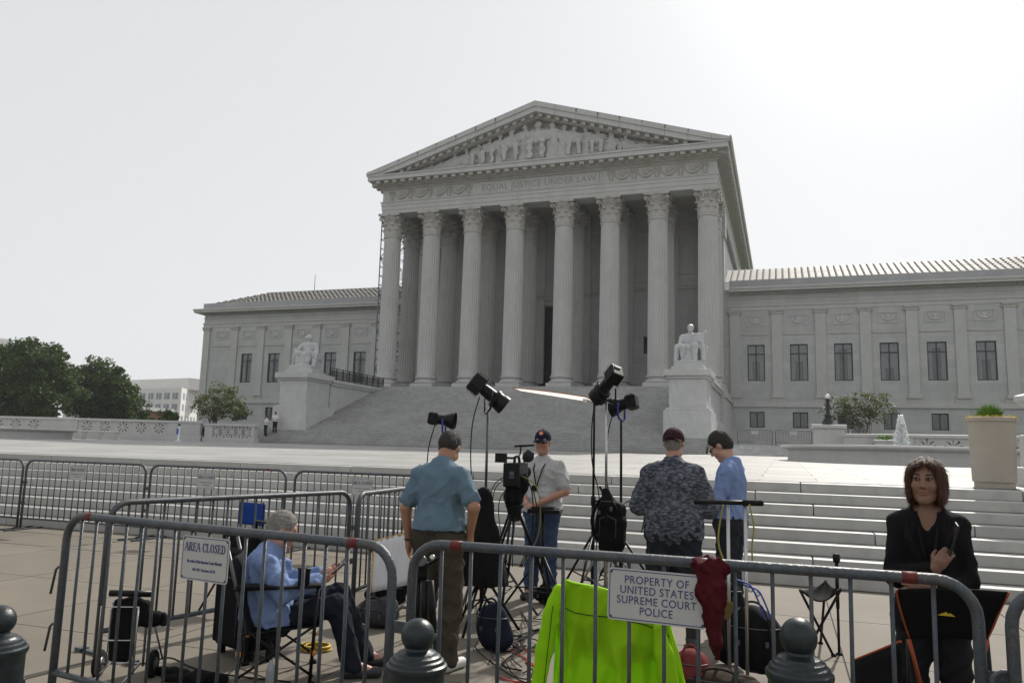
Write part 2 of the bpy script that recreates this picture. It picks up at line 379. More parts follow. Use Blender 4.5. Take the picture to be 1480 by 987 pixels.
# plaza sheet, rising gently to the main stair
pz = MB(); pz.add([(-60,YE+.5,plaza_z(YE+.5)),(75,YE+.5,plaza_z(YE+.5)),(75,-14,plaza_z(-14)),(-60,-14,plaza_z(-14))], [(0,1,2,3)])
pm = PLAZA
_n, _l = pm.node_tree.nodes, pm.node_tree.links                    # large paving bands of lighter and greyer marble
_b = _n['Principled BSDF']; _cur = _b.inputs['Base Color'].links[0].from_socket
_tc = _n.new('ShaderNodeTexCoord'); _br = _n.new('ShaderNodeTexBrick'); _br.inputs['Scale'].default_value = 1; _br.inputs['Brick Width'].default_value = 1.9; _br.inputs['Row Height'].default_value = 1.25
_br.inputs['Mortar Size'].default_value = .02; _br.inputs['Color1'].default_value = (1.10,1.10,1.10,1); _br.inputs['Color2'].default_value = (.82,.81,.79,1); _br.inputs['Mortar'].default_value = (.42,.40,.37,1); _br.inputs['Bias'].default_value = -.2
_l.new(_tc.outputs['Object'], _br.inputs['Vector'])
_mx = _n.new('ShaderNodeMix'); _mx.data_type = 'RGBA'; _mx.blend_type = 'MULTIPLY'; _mx.inputs[0].default_value = 1; _l.new(_cur, _mx.inputs[6]); _l.new(_br.outputs[0], _mx.inputs[7]); _l.new(_mx.outputs[2], _b.inputs['Base Color'])
tag(pz.build('plaza', pm), kind='structure')
# upper garden ground behind the balustrades
g = MB(); g.box(-130,-22,-21,90,.5,2.05); g.box(22,130,-15,90,.5,2.05); tag(g.build('lawn', mat('lawn', (.05,.075,.03), .9, .3, 2)), kind='structure')
g = MB(); g.box(17.65,24.6,-16.9,7.6,1.3,2.415); tag(g.build('side_terrace', MARBLE), kind='structure')
# side flight up to the right terrace
ss = MB()
for k in range(5): ss.box(17.65, 24.4, -19.1+k*.37, -16.88, 1.5, 1.72+(k+1)*.14)
tag(ss.build('side_steps', STAIR), kind='structure')

# main stair: 36 risers
ms = MB(); jn = MB(); y = -18.6; ZS = 1.72; RZ = (FZ-ZS)/36
for k in range(36):
    wide = 20.3 if k < 8 else 14.9; xr = wide if k >= 8 else 17.4
    zb, zt_ = ZS+k*RZ, ZS+(k+1)*RZ
    ms.box(-wide, xr, y+.055, -2.0, zb-.02 if k else ZS-.3, zt_-.05)          # riser face, set back
    ms.box(-wide, xr, y, -2.0, zt_-.05, zt_)                                  # tread slab with projecting nosing
    jn.box(-wide+.01, xr-.01, y+.047, y+.06, zb+.001, zb+.036)                # dirt-filled joint at the foot of the riser
    y += .35 if k < 7 else .465
mst = tag(ms.build('main_stair', STAIR), kind='structure')
tag(jn.build('stair_joints', mat('stair_grime', (.16,.155,.145), .9, .35, 1.5), mst), kind='stuff')
# ---------------------------------------------------------------- the courthouse
court = thing('courthouse', 'white marble neoclassical courthouse with columned portico, pediment and low side wings', 'building', (0,0,0))
XC = [-2.519-4.5286*k for k in (3,2,1,0)] + [2.519+4.5286*k for k in range(4)]
def P(b, name, m, parent=court, **kw): return b.build(name, m, parent, **kw)
# portico floor and rear mass
P(MB().box(-17.52,17.52,-2.25,8.3,5.5,FZ), 'portico_floor', MARBLE)
# --- column (fluted shaft > capital, base)
def shaft_mesh():
    nf, sub_ = 24, 4; b = MB(); prof = []
    zs = [1.32,1.5,1.9,4,7,10,13,15.2,15.62,15.70]
    def rad(z):
        t = (z-1.32)/(15.7-1.32); return .955-.085*t**1.6
    vs = []; n = nf*sub_
    for z in zs:
        for j in range(n):
            ph = (j % sub_)/sub_; r = rad(z); dep = .075*math.sin(math.pi*ph)**.8 if 1.6 < z < 15.4 else 0
            if z == zs[0]: r += .05
            a = 2*math.pi*j/n; vs.append((math.cos(a)*(r-dep), math.sin(a)*(r-dep), z))
    fs = [(i*n+j, i*n+(j+1)%n, (i+1)*n+(j+1)%n, (i+1)*n+j) for i in range(len(zs)-1) for j in range(n)]
    b.add(vs, fs, False)
    b.lathe([(.87,15.66),(.95,15.70),(.985,15.77),(.95,15.84),(.88,15.87)], 32, caps=False)
    return b
def base_mesh():
    b = MB().box(-1.2,1.2,-1.2,1.2,0,.5)
    pr = [(1.0,.5)]
    for i in range(9): a = -math.pi/2+math.pi*i/8; pr.append((1.06+.14*math.cos(a), .64+.14*math.sin(a)))
    pr += [(1.06,.80),(1.02,.84)]
    for i in range(5): a = math.pi*i/4; pr.append((1.04-.07*math.sin(a), .86+.14*i/4))
    for i in range(9): a = -math.pi/2+math.pi*i/8; pr.append((1.02+.10*math.cos(a), 1.12+.10*math.sin(a)))
    pr += [(1.0,1.24),(1.0,1.31),(.96,1.33)]
    return b.lathe(pr, 32)
def capital_mesh():
    b = MB(); z0, z1 = 15.86, 18.23
    b.lathe([(.86,z0),(.86,z0+.9),(.90,z0+1.5),(1.02,z0+1.95),(1.12,z0+2.08)], 24, caps=False)
    def leaf(a, rb, zb, h, w, curl):
        ca, sa = math.cos(a), math.sin(a)
        def fn(u, v):
            t = v; ww = w*(.55+.75*math.sin(math.pi*min(1, t*.9+.08))**.7)*(1-.25*max(0, t-.75)*4)*(u-.5)
            ww *= 1+.10*math.sin(t*22)
            out = rb + .05*t + curl*max(0, t-.55)**1.6*3.2 - .22*(abs(u-.5)*2)**2*.35
            zz = zb + h*min(t, .86) - (max(0, t-.82)*h*.9)
            r = out+.05*math.cos((u-.5)*math.pi)
            return (ca*r-sa*ww, sa*r+ca*ww, zz)
        b.surf(fn, 4, 7, smooth=False)
    for i in range(8): leaf(2*math.pi*i/8, .88, z0, .92, .66, .22)
    for i in range(8): leaf(2*math.pi*(i+.5)/8, .88, z0+.1, 1.50, .66, .30)
    for q in range(4):                                     # corner volutes and the inner scrolls
        a = math.pi/4+q*math.pi/2; ca, sa = math.cos(a), math.sin(a)
        for off in (-1, 1):
            pts = []
            for i in range(22):
                t = i/21
                if t < .45: rr = .92+.42*(t/.45)**1.4; zz = z0+1.05+.92*(t/.45)**.7
                else:
                    s = (t-.45)/.55; sr = .20*(1-.75*s); an = math.pi/2-s*2*math.pi*1.15
                    rr = 1.34+sr*math.cos(an)+.02; zz = z0+1.79+sr*math.sin(an)
                w = off*(.30*(1-min(1, t/.5))+.05)
                pts.append((ca*rr-sa*w, sa*rr+ca*w, zz))
            b.tube(pts, .055, 5)
        a2 = q*math.pi/2; ca, sa = math.cos(a2), math.sin(a2)
        for off in (-1, 1):
            pts = []
            for i in range(14):
                t = i/13; an = -.4+t*5.2; sr = .15*(1-.6*t)
                w = off*(.15+sr*math.cos(an)); zz = z0+1.72+sr*math.sin(an); pts.append((ca*1.02-sa*w, sa*1.02+ca*w, zz))
            pts.insert(0, (ca*.9-sa*off*.36, sa*.9+ca*off*.36, z0+1.05))
            b.tube(pts, .045, 5)
        b.ball((ca*1.12, sa*1.12, z0+2.18), (.17,.17,.15), 8, 6)      # fleuron
    poly = []                                              # concave abacus
    for q in range(4):
        a = q*math.pi/2; ca, sa = math.cos(a), math.sin(a)
        for i in range(9):
            t = -1+2*i/8; w = t*1.19; d = 1.02+.17*t*t
            poly.append((ca*d-sa*w, sa*d+ca*w, z1-.26))
    b.extrude(poly, (0,0,.26))
    return b
sh0 = bs0 = cp0 = None
for row, yy in enumerate((0., 4.45)):
    for i, x in enumerate(XC):
        if sh0 is None:
            sh0 = P(shaft_mesh(), 'column', MARBLE, loc=(x,yy,FZ), sharp=35); bs0 = base_mesh().build('base', MARBLE, sh0, sharp=40); cp0 = capital_mesh().build('capital', MARBLE_WARM, sh0)
        else:
            s = inst(sh0, 'column', court, (x,yy,FZ), rz=(i+row)*math.pi/2); inst(bs0, 'base', s); inst(cp0, 'capital', s)
# --- entablature (front and both flanks, running back over the main block)
YB = 62.
def ring(b, xo, yf, z0, z1):            # a solid band of the entablature: front beam + two flank beams
    b.box(-xo, xo, yf, yf+1.9, z0, z1); b.box(-xo, -xo+1.9, yf+1.9, YB, z0, z1); b.box(xo-1.9, xo, yf+1.9, YB, z0, z1)
ar = MB()
for k,(z0,z1,p) in enumerate(((18.23,18.62,0),(18.62,19.06,.05),(19.06,19.40,.10),(19.40,19.50,.17))): ring(ar, 17.02+p, -.92-p, FZ+z0, FZ+z1)
P(ar, 'architrave', MARBLE)
fr = MB(); ring(fr, 17.0, -.90, FZ+19.503, FZ+20.74)
frieze = P(fr, 'frieze', MARBLE)
cm = MB(); ring(cm, 17.12, -1.02, FZ+20.74, FZ+20.86); ring(cm, 17.22, -1.12, FZ+20.86, FZ+20.98); ring(cm, 17.5, -1.40, FZ+20.98, FZ+21.10); ring(cm, 17.75, -1.72, FZ+21.10, FZ+21.428)
P(cm, 'bed_moulding', MARBLE_WARM)
# modillion blocks under the cornice: front ones stand as parts of their own
md0 = None; nmod = 37
for i in range(nmod):
    x = -16.95+33.9*i/(nmod-1)
    if md0 is None: md0 = P(MB().box(-.23,.23,-.52,0,-.30,0), 'modillion', MARBLE_WARM, loc=(x,-1.722,FZ+21.425), bevel=.03)
    else: inst(md0, 'modillion', court, (x,-1.722,FZ+21.425))
mb = MB()
for sx in (-1,1):
    for i in range(60):
        y = -1.2+.94*i; x0, x1 = sx*17.753, sx*18.08; mb.box(min(x0,x1), max(x0,x1), y-.22, y+.22, FZ+21.10, FZ+21.425)
tag(P(mb, 'flank_modillions', MARBLE_WARM), kind='stuff')
co = MB()
def ring2(b, xo, yf, z0, z1, w=2.4):
    b.box(-xo, xo, yf, yf+w, z0, z1); b.box(-xo, -xo+w, yf+w, YB, z0, z1); b.box(xo-w, xo, yf+w, YB, z0, z1)
ring2(co, 18.10, -2.36, FZ+21.43, FZ+21.86); ring2(co, 18.18, -2.44, FZ+21.86, FZ+22.0)
P(co, 'cornice', MARBLE)
gut = MB()                               # flank gutter with upright tile ends
for sx in (-1,1):
    gut.box(min(sx*17.9,sx*18.32), max(sx*17.9,sx*18.32), -2.3, YB, FZ+22.003, FZ+22.36)
    for i in range(95):
        y = -1.9+.66*i; gut.ball((sx*18.30, y, FZ+22.40), (.13,.2,.26), 8, 6)
tag(P(gut, 'flank_gutter', MARBLE_WARM), kind='stuff')
# pediment: tympanum, raking cornice in separate stones, roof
AP, TZ = 27.96, 22.30; GRIME = mat('weather_grime', (.14,.14,.145), .9, .5, 2.)
def rk(x): return AP-(AP-TZ)*abs(x)/18.25
ty = MB(); ty.extrude([(-17.2,-.78,FZ+22.0),(17.2,-.78,FZ+22.0),(0,-.78,FZ+27.2)], (0,.5,0))
tymp = P(ty, 'tympanum', MARBLE_WARM)
P(MB().box(-14.6,14.6,-1.55,-.79,FZ+22.003,FZ+22.28), 'figure_ledge', MARBLE)
for sx in (-1,1):
    edges = [18.25*(1-t) for t in (0,.085,.2,.315,.43,.545,.66,.775,.89,1)]
    for a,b_ in zip(edges[:-1], edges[1:]):
        xa, xb = sx*(a-.012), sx*(b_+.012)
        if b_ == 0: xb = sx*.006
        m = MB()
        th = 1.28 if a < 17 else 1.0
        def zb(x, d): return max(FZ+22.02, FZ+rk(x)-d)
        m.extrude([(xa,-2.47,FZ+rk(xa)),(xb,-2.47,FZ+rk(xb)),(xb,-2.47,zb(xb,.52)),(xa,-2.47,zb(xa,.52))], (0,2.1,0))
        m.extrude([(xa,-2.36,zb(xa,.52)),(xb,-2.36,zb(xb,.52)),(xb,-2.36,zb(xb,1.05)),(xa,-2.36,zb(xa,1.05))], (0,1.95,0))
        P(m, 'raking_cornice_stone', MARBLE)
    for e_, ln_ in zip(edges[2:8], (.5,.8,.4,.7,1.0,.9)):      # dark weather streaks at the stone joints
        xs_ = sx*e_; zz_ = FZ+rk(xs_); MB().add([(xs_-.03,-2.474,zz_-.05),(xs_+.16,-2.474,zz_-.08),(xs_+.10,-2.474,zz_-.05-.45*ln_),(xs_+.0,-2.474,zz_-.5*ln_)], [(0,1,2,3)]).build('weather_stain', GRIME, court)
    for i in range(19):                 # raking modillions
        x = sx*(.45+.87*i)
        zt = FZ+rk(x)-1.06
        if zt < FZ+22.2: continue
        m = MB(); s = -sx*(AP-TZ)/18.25
        m.extrude([(x-.2,-2.1,zt-.2*s),(x+.2,-2.1,zt+.2*s),(x+.2,-2.1,zt+.2*s-.33),(x-.2,-2.1,zt-.2*s-.33)], (0,.42,0))
        P(m, 'modillion', MARBLE_WARM)
    m = MB(); m.extrude([(sx*.0,-1.67,FZ+rk(0)-1.05),(sx*16.4,-1.67,FZ+rk(16.4)-1.05),(sx*15.4,-1.67,FZ+rk(15.4)-1.40),(0,-1.67,FZ+rk(0)-1.45)], (0,.9,0)); P(m, 'raking_bed_moulding', MARBLE_WARM)
rf = MB()
rf.add([(-18.3,-2.40,FZ+rk(18.3)-.05),(0,-2.40,FZ+AP-.03),(18.3,-2.40,FZ+rk(18.3)-.05),(-18.3,YB,FZ+rk(18.3)-.05),(0,YB,FZ+AP-.03),(18.3,YB,FZ+rk(18.3)-.05)], [(0,1,4,3),(1,2,5,4)])
roof = P(rf, 'main_roof', TILE)
P(MB().tube([(1.2,6,FZ+AP-.5),(1.2,6,FZ+AP+1.5)], .05, 6), 'antenna', IRON)
# portico ceiling, inner beams and rear wall
P(MB().box(-15.2,15.2,.98,8.2,FZ+19.1,FZ+19.5), 'portico_ceiling', MARBLE_WARM)
for x in XC: P(MB().box(x-.8,x+.8,.985,8.2,FZ+18.24,FZ+19.09), 'ceiling_beam', MARBLE_WARM)
wl = MB()
YW = 8.2
def wall_with_holes(b, x0, x1, y0, y1, z0, z1, holes):
    xs = sorted({x0,x1,*[h[0] for h in holes],*[h[1] for h in holes]})
    for a,c in zip(xs[:-1], xs[1:]):
        hs_ = sorted([(h[2],h[3]) for h in holes if h[0] <= a+1e-6 and h[1] >= c-1e-6]); z = z0
        for h in hs_:
            if h[0] > z: b.box(a,c,y0,y1,z,h[0])
            z = h[1]
        if z < z1: b.box(a,c,y0,y1,z,z1)
hol = [(-2.27,2.27,FZ,FZ+9.6)] + [(sx*9.3-.45,sx*9.3+.45,FZ+4.3,FZ+6.1) for sx in (-1,1)]
wall_with_holes(wl, -16.9, 16.9, YW, YW+1.2, FZ-.1, FZ+19.1, hol)
P(wl, 'portico_wall', MARBLE_WALL)
dr = MB()
for sx in (-1,1): dr.box(min(sx*2.275,sx*2.85), max(sx*2.275,sx*2.85), YW-.14, YW-.002, FZ, FZ+10.2)
dr.box(-2.27,2.27,YW-.14,YW-.002,FZ+9.62,FZ+10.2); dr.box(-3.2,3.2,YW-.34,YW-.003,FZ+10.205,FZ+10.6); dr.box(-3.4,3.4,YW-.5,YW-.003,FZ+10.603,FZ+10.85)
P(dr, 'door_surround', MARBLE_WARM)
door = P(MB().box(-2.26,2.26,YW+.7,YW+.85,FZ,FZ+9.6), 'door', BRONZE)
for sx in (-1,1):
    for k in range(4): MB().box(sx*1.12-.85,sx*1.12+.85,YW+.64,YW+.698,FZ+.4+k*2.3,FZ+2.4+k*2.3).build('door_panel', BRONZE, door, bevel=.03)
for z0,z1,p in ((10.9,11.15,.16),(11.15,11.55,.26),(11.55,11.9,.10),(17.1,17.4,.22),(17.4,17.8,.10),(.0,1.2,.09)):
    for a,c in ((-16.9,-3.45),(3.45,16.9)): P(MB().box(a,c,YW-p,YW-.002,FZ+z0,FZ+z1), 'wall_moulding', MARBLE_WARM)
for x in XC: P(MB().box(x-.75,x+.75,YW-.30,YW-.265,FZ+1.25,FZ+18.2).box(x-.8,x+.8,YW-.264,YW-.004,FZ+1.25,FZ+18.2), 'pilaster', MARBLE)
for sx in (-1,1): P(MB().box(sx*9.3-.44,sx*9.3+.44,YW+.3,YW+.4,FZ+4.3,FZ+6.1), 'small_window', GLASS)
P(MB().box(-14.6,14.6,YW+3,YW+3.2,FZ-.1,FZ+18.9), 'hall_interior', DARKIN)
for sx in (-1,1):
    for a,c in ((-.5,9.5),): 
        for (x0,x1,z0,z1) in ((3.9,6.6,12.4,16.6),(8.2,10.6,12.4,16.6),(12.6,14.9,12.4,16.6)):
            P(MB().box(sx*x0 if sx>0 else -x1, x1 if sx>0 else -x0, YW-.06, YW-.004, FZ+z0, FZ+z1), 'wall_panel', MARBLE_WARM)
# main block behind the portico
for sx in (-1,1): P(MB().box(min(sx*14.9,sx*16.55), max(sx*14.9,sx*16.55), YW+.2, YB, 2.0, FZ+18.2), 'main_block_wall', MARBLE_WALL)
for sx in (-1,1): P(MB().box(min(sx*15.1,sx*17.0),max(sx*15.1,sx*17.0),YW-.9,YW+.9,2.0,FZ+15.9).box(min(sx*15.0,sx*17.15),max(sx*15.0,sx*17.15),YW-1.05,YW+1.05,FZ+15.9,FZ+18.2), 'corner_pier', MARBLE)

# --- side wings
YWI = 7.70
WX = [19.89+3.911*k for k in range(6)]
win_cache = {}
def window(x, z0, z1, hw, par, key, transom):
    """frame, mullion, transom; panes set back; a shade drawn part of the way"""
    if key not in win_cache:
        b = MB(); t = .09
        b.box(-hw,hw,.16,.28,0,t).box(-hw,hw,.16,.28,z1-z0-t,z1-z0).box(-hw,-hw+t,.16,.28,t,z1-z0-t).box(hw-t,hw,.16,.28,t,z1-z0-t)
        b.box(-.05,.05,.17,.27,t,z1-z0-t)
        if transom: b.box(-hw+t,-.05,.17,.27,transom-.05,transom+.05).box(.05,hw-t,.17,.27,transom-.05,transom+.05)
        fr_ = b.build('window', BRONZE, par, (x, YWI, z0))
        H = z1-z0
        pn = []
        for sx in (-1,1):
            segs = [(t,transom-.05),(transom+.05,H-t)] if transom else [(t,H-t)]
            for a,c in segs:
                pn.append(MB().box(sx*.05 if sx>0 else -hw+t, hw-t if sx>0 else -.05, .21,.225, a, c).build('pane', GLASS, fr_))
        win_cache[key] = (fr_, pn)
    else:
        f0, pn = win_cache[key]; fr_ = inst(f0, 'window', par, (x, YWI, z0))
        for p in pn: inst(p, 'pane', fr_)
    return fr_
rg = random.Random(11)
caps0 = None
for sx in (-1,1):
    X0, X1 = 16.56, 46.2
    hol = []
    for x in WX: hol += [(sx*x-.8,sx*x+.8,8.93,12.46),(sx*x-.69,sx*x+.69,4.46,5.97)]
    w = MB(); a, c = (X0,X1) if sx > 0 else (-X1,-X0)
    wall_with_holes(w, a, c, YWI, YWI+.6, 1.9, 18.0, hol)
    if sx < 0: w.box(-X1,-X1+.6,YWI+.6,40,1.9,18.0)
    P(w, 'wing_wall', MARBLE_WALL)
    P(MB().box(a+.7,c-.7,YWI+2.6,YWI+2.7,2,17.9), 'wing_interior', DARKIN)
    for k,x in enumerate(WX):
        window(sx*x, 8.93, 12.46, .8, court, 'up', 2.62)
        # curtains and roller shades behind the glass
        hh = rg.choice((.9,1.6,2.4,2.3,.5)) if True else 0
        P(MB().box(sx*x-.72,sx*x+.72,YWI+.30,YWI+.31,12.42-hh,12.42), 'window_shade', SHADE)
        for s2 in (-1,1): P(MB().box(sx*x+s2*.56-.2,sx*x+s2*.56+.2,YWI+.33,YWI+.35,8.95,12.42), 'curtain', SHADE)
        window(sx*x, 4.46, 5.97, .69, court, 'low', None)
    # courses: water table, string course, architrave, cornice, parapet
    for nm,z0,z1,p,mm in (('water_table',6.43,6.72,.16,MARBLE),('water_table',6.72,6.94,.08,MARBLE),('wall_base',1.9,3.9,.10,MARBLE),('wing_architrave',16.22,16.36,.13,MARBLE),('wing_architrave',15.84,16.21,.05,MARBLE),
                       ('wing_architrave',16.95,17.05,.08,MARBLE),('wing_cornice',17.42,17.58,.30,MARBLE_WARM),('wing_cornice',17.60,17.85,.95,MARBLE),('wing_cornice',17.85,18.06,1.05,MARBLE),('parapet',18.063,18.86,.18,mat('parapet_stone',(.33,.33,.335),.6,.12,.7))):
        m = MB(); m.box(a-(p if sx<0 else -.9), c+(p if sx>0 else -.9), YWI-p, YWI-.002 if p < .9 else YWI+.3, z0, z1)
        if sx < 0: m.box(-X1-p, -X1-.002, YWI-.001, 40, z0, z1)
        P(m, nm, mm)
    # dentils under the wing cornice
    dm = MB()
    for i in range(118): dm.box(sx*(17.6+i*.243)-.07, sx*(17.6+i*.243)+.07, YWI-.42, YWI-.301, 17.40, 17.585)
    tag(P(dm, 'dentils', MARBLE_WARM), kind='stuff')
    # pilasters between the bays
    for k in range(8):
        x = sx*(19.89+1.955+3.911*(k-1)) if k < 7 else sx*45.6
        if abs(x) < 17.3: x = sx*17.75
        pb = MB().box(x-.47,x+.47,YWI-.16,YWI-.003,7.66,15.42).box(x-.58,x+.58,YWI-.24,YWI-.004,7.3,7.655).box(x-.70,x+.70,YWI-.10,YWI-.005,6.945,7.295)
        pi = P(pb, 'pilaster', MARBLE)
        cb = MB().box(-.62,.62,-.30,-.004,.26,.42).box(-.50,.50,-.22,-.005,0,.26)
        if caps0 is None:
            for s2 in (-1,1): cb.lathe([(.04,-.14),(.17,-.14),(.19,-.06),(.17,.0),(.04,.0)], 14, (s2*.52,-.14,.14), axis=(0,-1,0))
            caps0 = cb.build('pilaster_capital', MARBLE_WARM, pi, (x,YWI,15.42))
        else: inst(caps0, 'pilaster_capital', pi, (x,YWI,15.42))
    # bay panels: recessed relief over each window, string course
    for k,x in enumerate(WX+[43.35]):
        x *= sx
        P(MB().box(x-1.38,x+1.38,YWI-.07,YWI-.003,13.38,13.50), 'string_course', MARBLE_WARM)
        pf = MB()
        pf.box(x-.86,x+.86,YWI-.06,YWI-.004,14.28,14.38).box(x-.86,x+.86,YWI-.06,YWI-.004,15.24,15.34).box(x-.86,x-.76,YWI-.06,YWI-.004,14.38,15.24).box(x+.76,x+.86,YWI-.06,YWI-.004,14.38,15.24)
        rp = P(pf, 'relief_panel', MARBLE)
        rr = MB(); pts = [(x+.55*math.cos(t), YWI-.05, 15.0+.45*math.sin(t)) for t in [math.pi+math.pi*i/10 for i in range(11)]]
        rr.tube(pts, [.05+.07*math.sin(math.pi*i/10) for i in range(11)], 6); rr.ball((x,YWI-.05,14.86),(.22,.07,.24),10,8)
        for s2 in (-1,1): rr.ball((x+s2*.55,YWI-.04,15.03),(.09,.06,.09),8,6)
        rr.v = [(a, YWI+(b-YWI)*.35, c_) for a,b,c_ in rr.v]; rr.build('relief_ornament', MARBLE, rp)
    # tiled roof: sloping bed + rows of pan tiles with a round cover rib
    xe = 45.4; ey, ez, ry, rz = YWI+.15, 18.80, 13.0, 21.15
    bed = MB(); xi = 16.5
    HWD = 5.0 if sx < 0 else .8
    pts = [(xi,ey,ez),(xe,ey,ez),(xe-HWD,ry,rz),(xi,ry,rz)]
    bed.add([(sx*p[0],p[1],p[2]) for p in pts], [(0,1,2,3)])
    bed.add([(sx*p[0],p[1],p[2]) for p in ((xe,ey,ez),(xe,30,ez),(xe-HWD,30,rz),(xe-HWD,ry,rz))], [(0,1,2,3)])
    P(bed, 'wing_roof', TILE)
    n = 47
    for i in range(n):
        x = xi+.45+i*.615; L = 1.0 if x < xe-HWD else max(.05, (xe-x)/HWD)
        key = ('rib', round(L, 3))
        if key not in win_cache:
            tb = MB(); nrow = 7
            for r_ in range(nrow):
                t0, t1 = L*r_/nrow, L*(r_+1)/nrow
                p0 = Vector((0,(ry-ey)*t0,(rz-ez)*t0+.07)); p1 = Vector((0,(ry-ey)*t1,(rz-ez)*t1+.03))
                tb.tube([p0,p1], [.085,.07], 8)
                tb.add([(.10,p0.y,p0.z-.05),(.515,p0.y,p0.z-.05),(.515,p1.y,p1.z+.0),(.10,p1.y,p1.z+.0),(.10,p0.y,p0.z-.11),(.515,p0.y,p0.z-.11)], [(0,1,2,3),(4,5,1,0)])
            win_cache[key] = P(tb, 'roof_tile_row', TILE, loc=(sx*x-(.0 if sx>0 else .3),ey,ez))
        else: inst(win_cache[key], 'roof_tile_row', court, (sx*x-(.0 if sx>0 else .3),ey,ez))
P(MB().tube([(-34.0,13,21),(-34.0,13,23.3)], .035, 6), 'antenna', IRON)

# --- inscription and frieze garlands
LET = mat('cut_letter_shade', (.27,.27,.255), .7, .1, 3)  # raised letters; darker colour paints in the shade that engraved cuts would hold
pl = MB().box(-6.15,6.15,-.97,-.903,FZ+19.56,FZ+20.70).build('inscription_panel', MARBLE, frieze)
text('inscription', 'EQUAL JUSTICE UNDER LAW', .92, LET, frieze, (0,-.975,FZ+19.80), (math.pi/2,0,0), .010, spacing=1.06, sx=.93)
g0 = t0_ = None
for sx in (-1,1):
    for k in range(5):
        x = sx*(7.3+k*2.16)
        if t0_ is None:
            tb = MB()
            for s2 in (-1,1): tb.tube([(s2*.06,-.04,.06),(s2*.34,-.05,.95),(s2*.25,-.05,1.08)], [.05,.09,.05], 6)
            tb.ball((0,-.05,.45),(.16,.09,.42),8,6); tb.ball((0,-.06,.95),(.14,.1,.14),8,6); tb.box(-.3,.3,-.08,0,.02,.1)
            t0_ = tb.build('eagle_relief', MARBLE_WARM, frieze, (x,-.90,FZ+19.53))
        else: inst(t0_, 'eagle_relief', frieze, (x,-.90,FZ+19.53))
        if k == 4: continue
        xm = x+sx*1.08
        if g0 is None:
            gb = MB(); pts = [(-.82+1.64*i/12, -.05, .92-.62*math.sin(math.pi*i/12)**.8) for i in range(13)]
            gb.tube(pts, [.05+.10*math.sin(math.pi*i/12) for i in range(13)], 6); gb.ball((0,-.04,.75),(.28,.06,.2),8,6); gb.ball((.3,-.04,.85),(.2,.05,.12),6,5)
            g0 = gb.build('garland', MARBLE_WARM, frieze, (xm,-.90,FZ+19.53))
        else: inst(g0, 'garland', frieze, (xm,-.90,FZ+19.53))

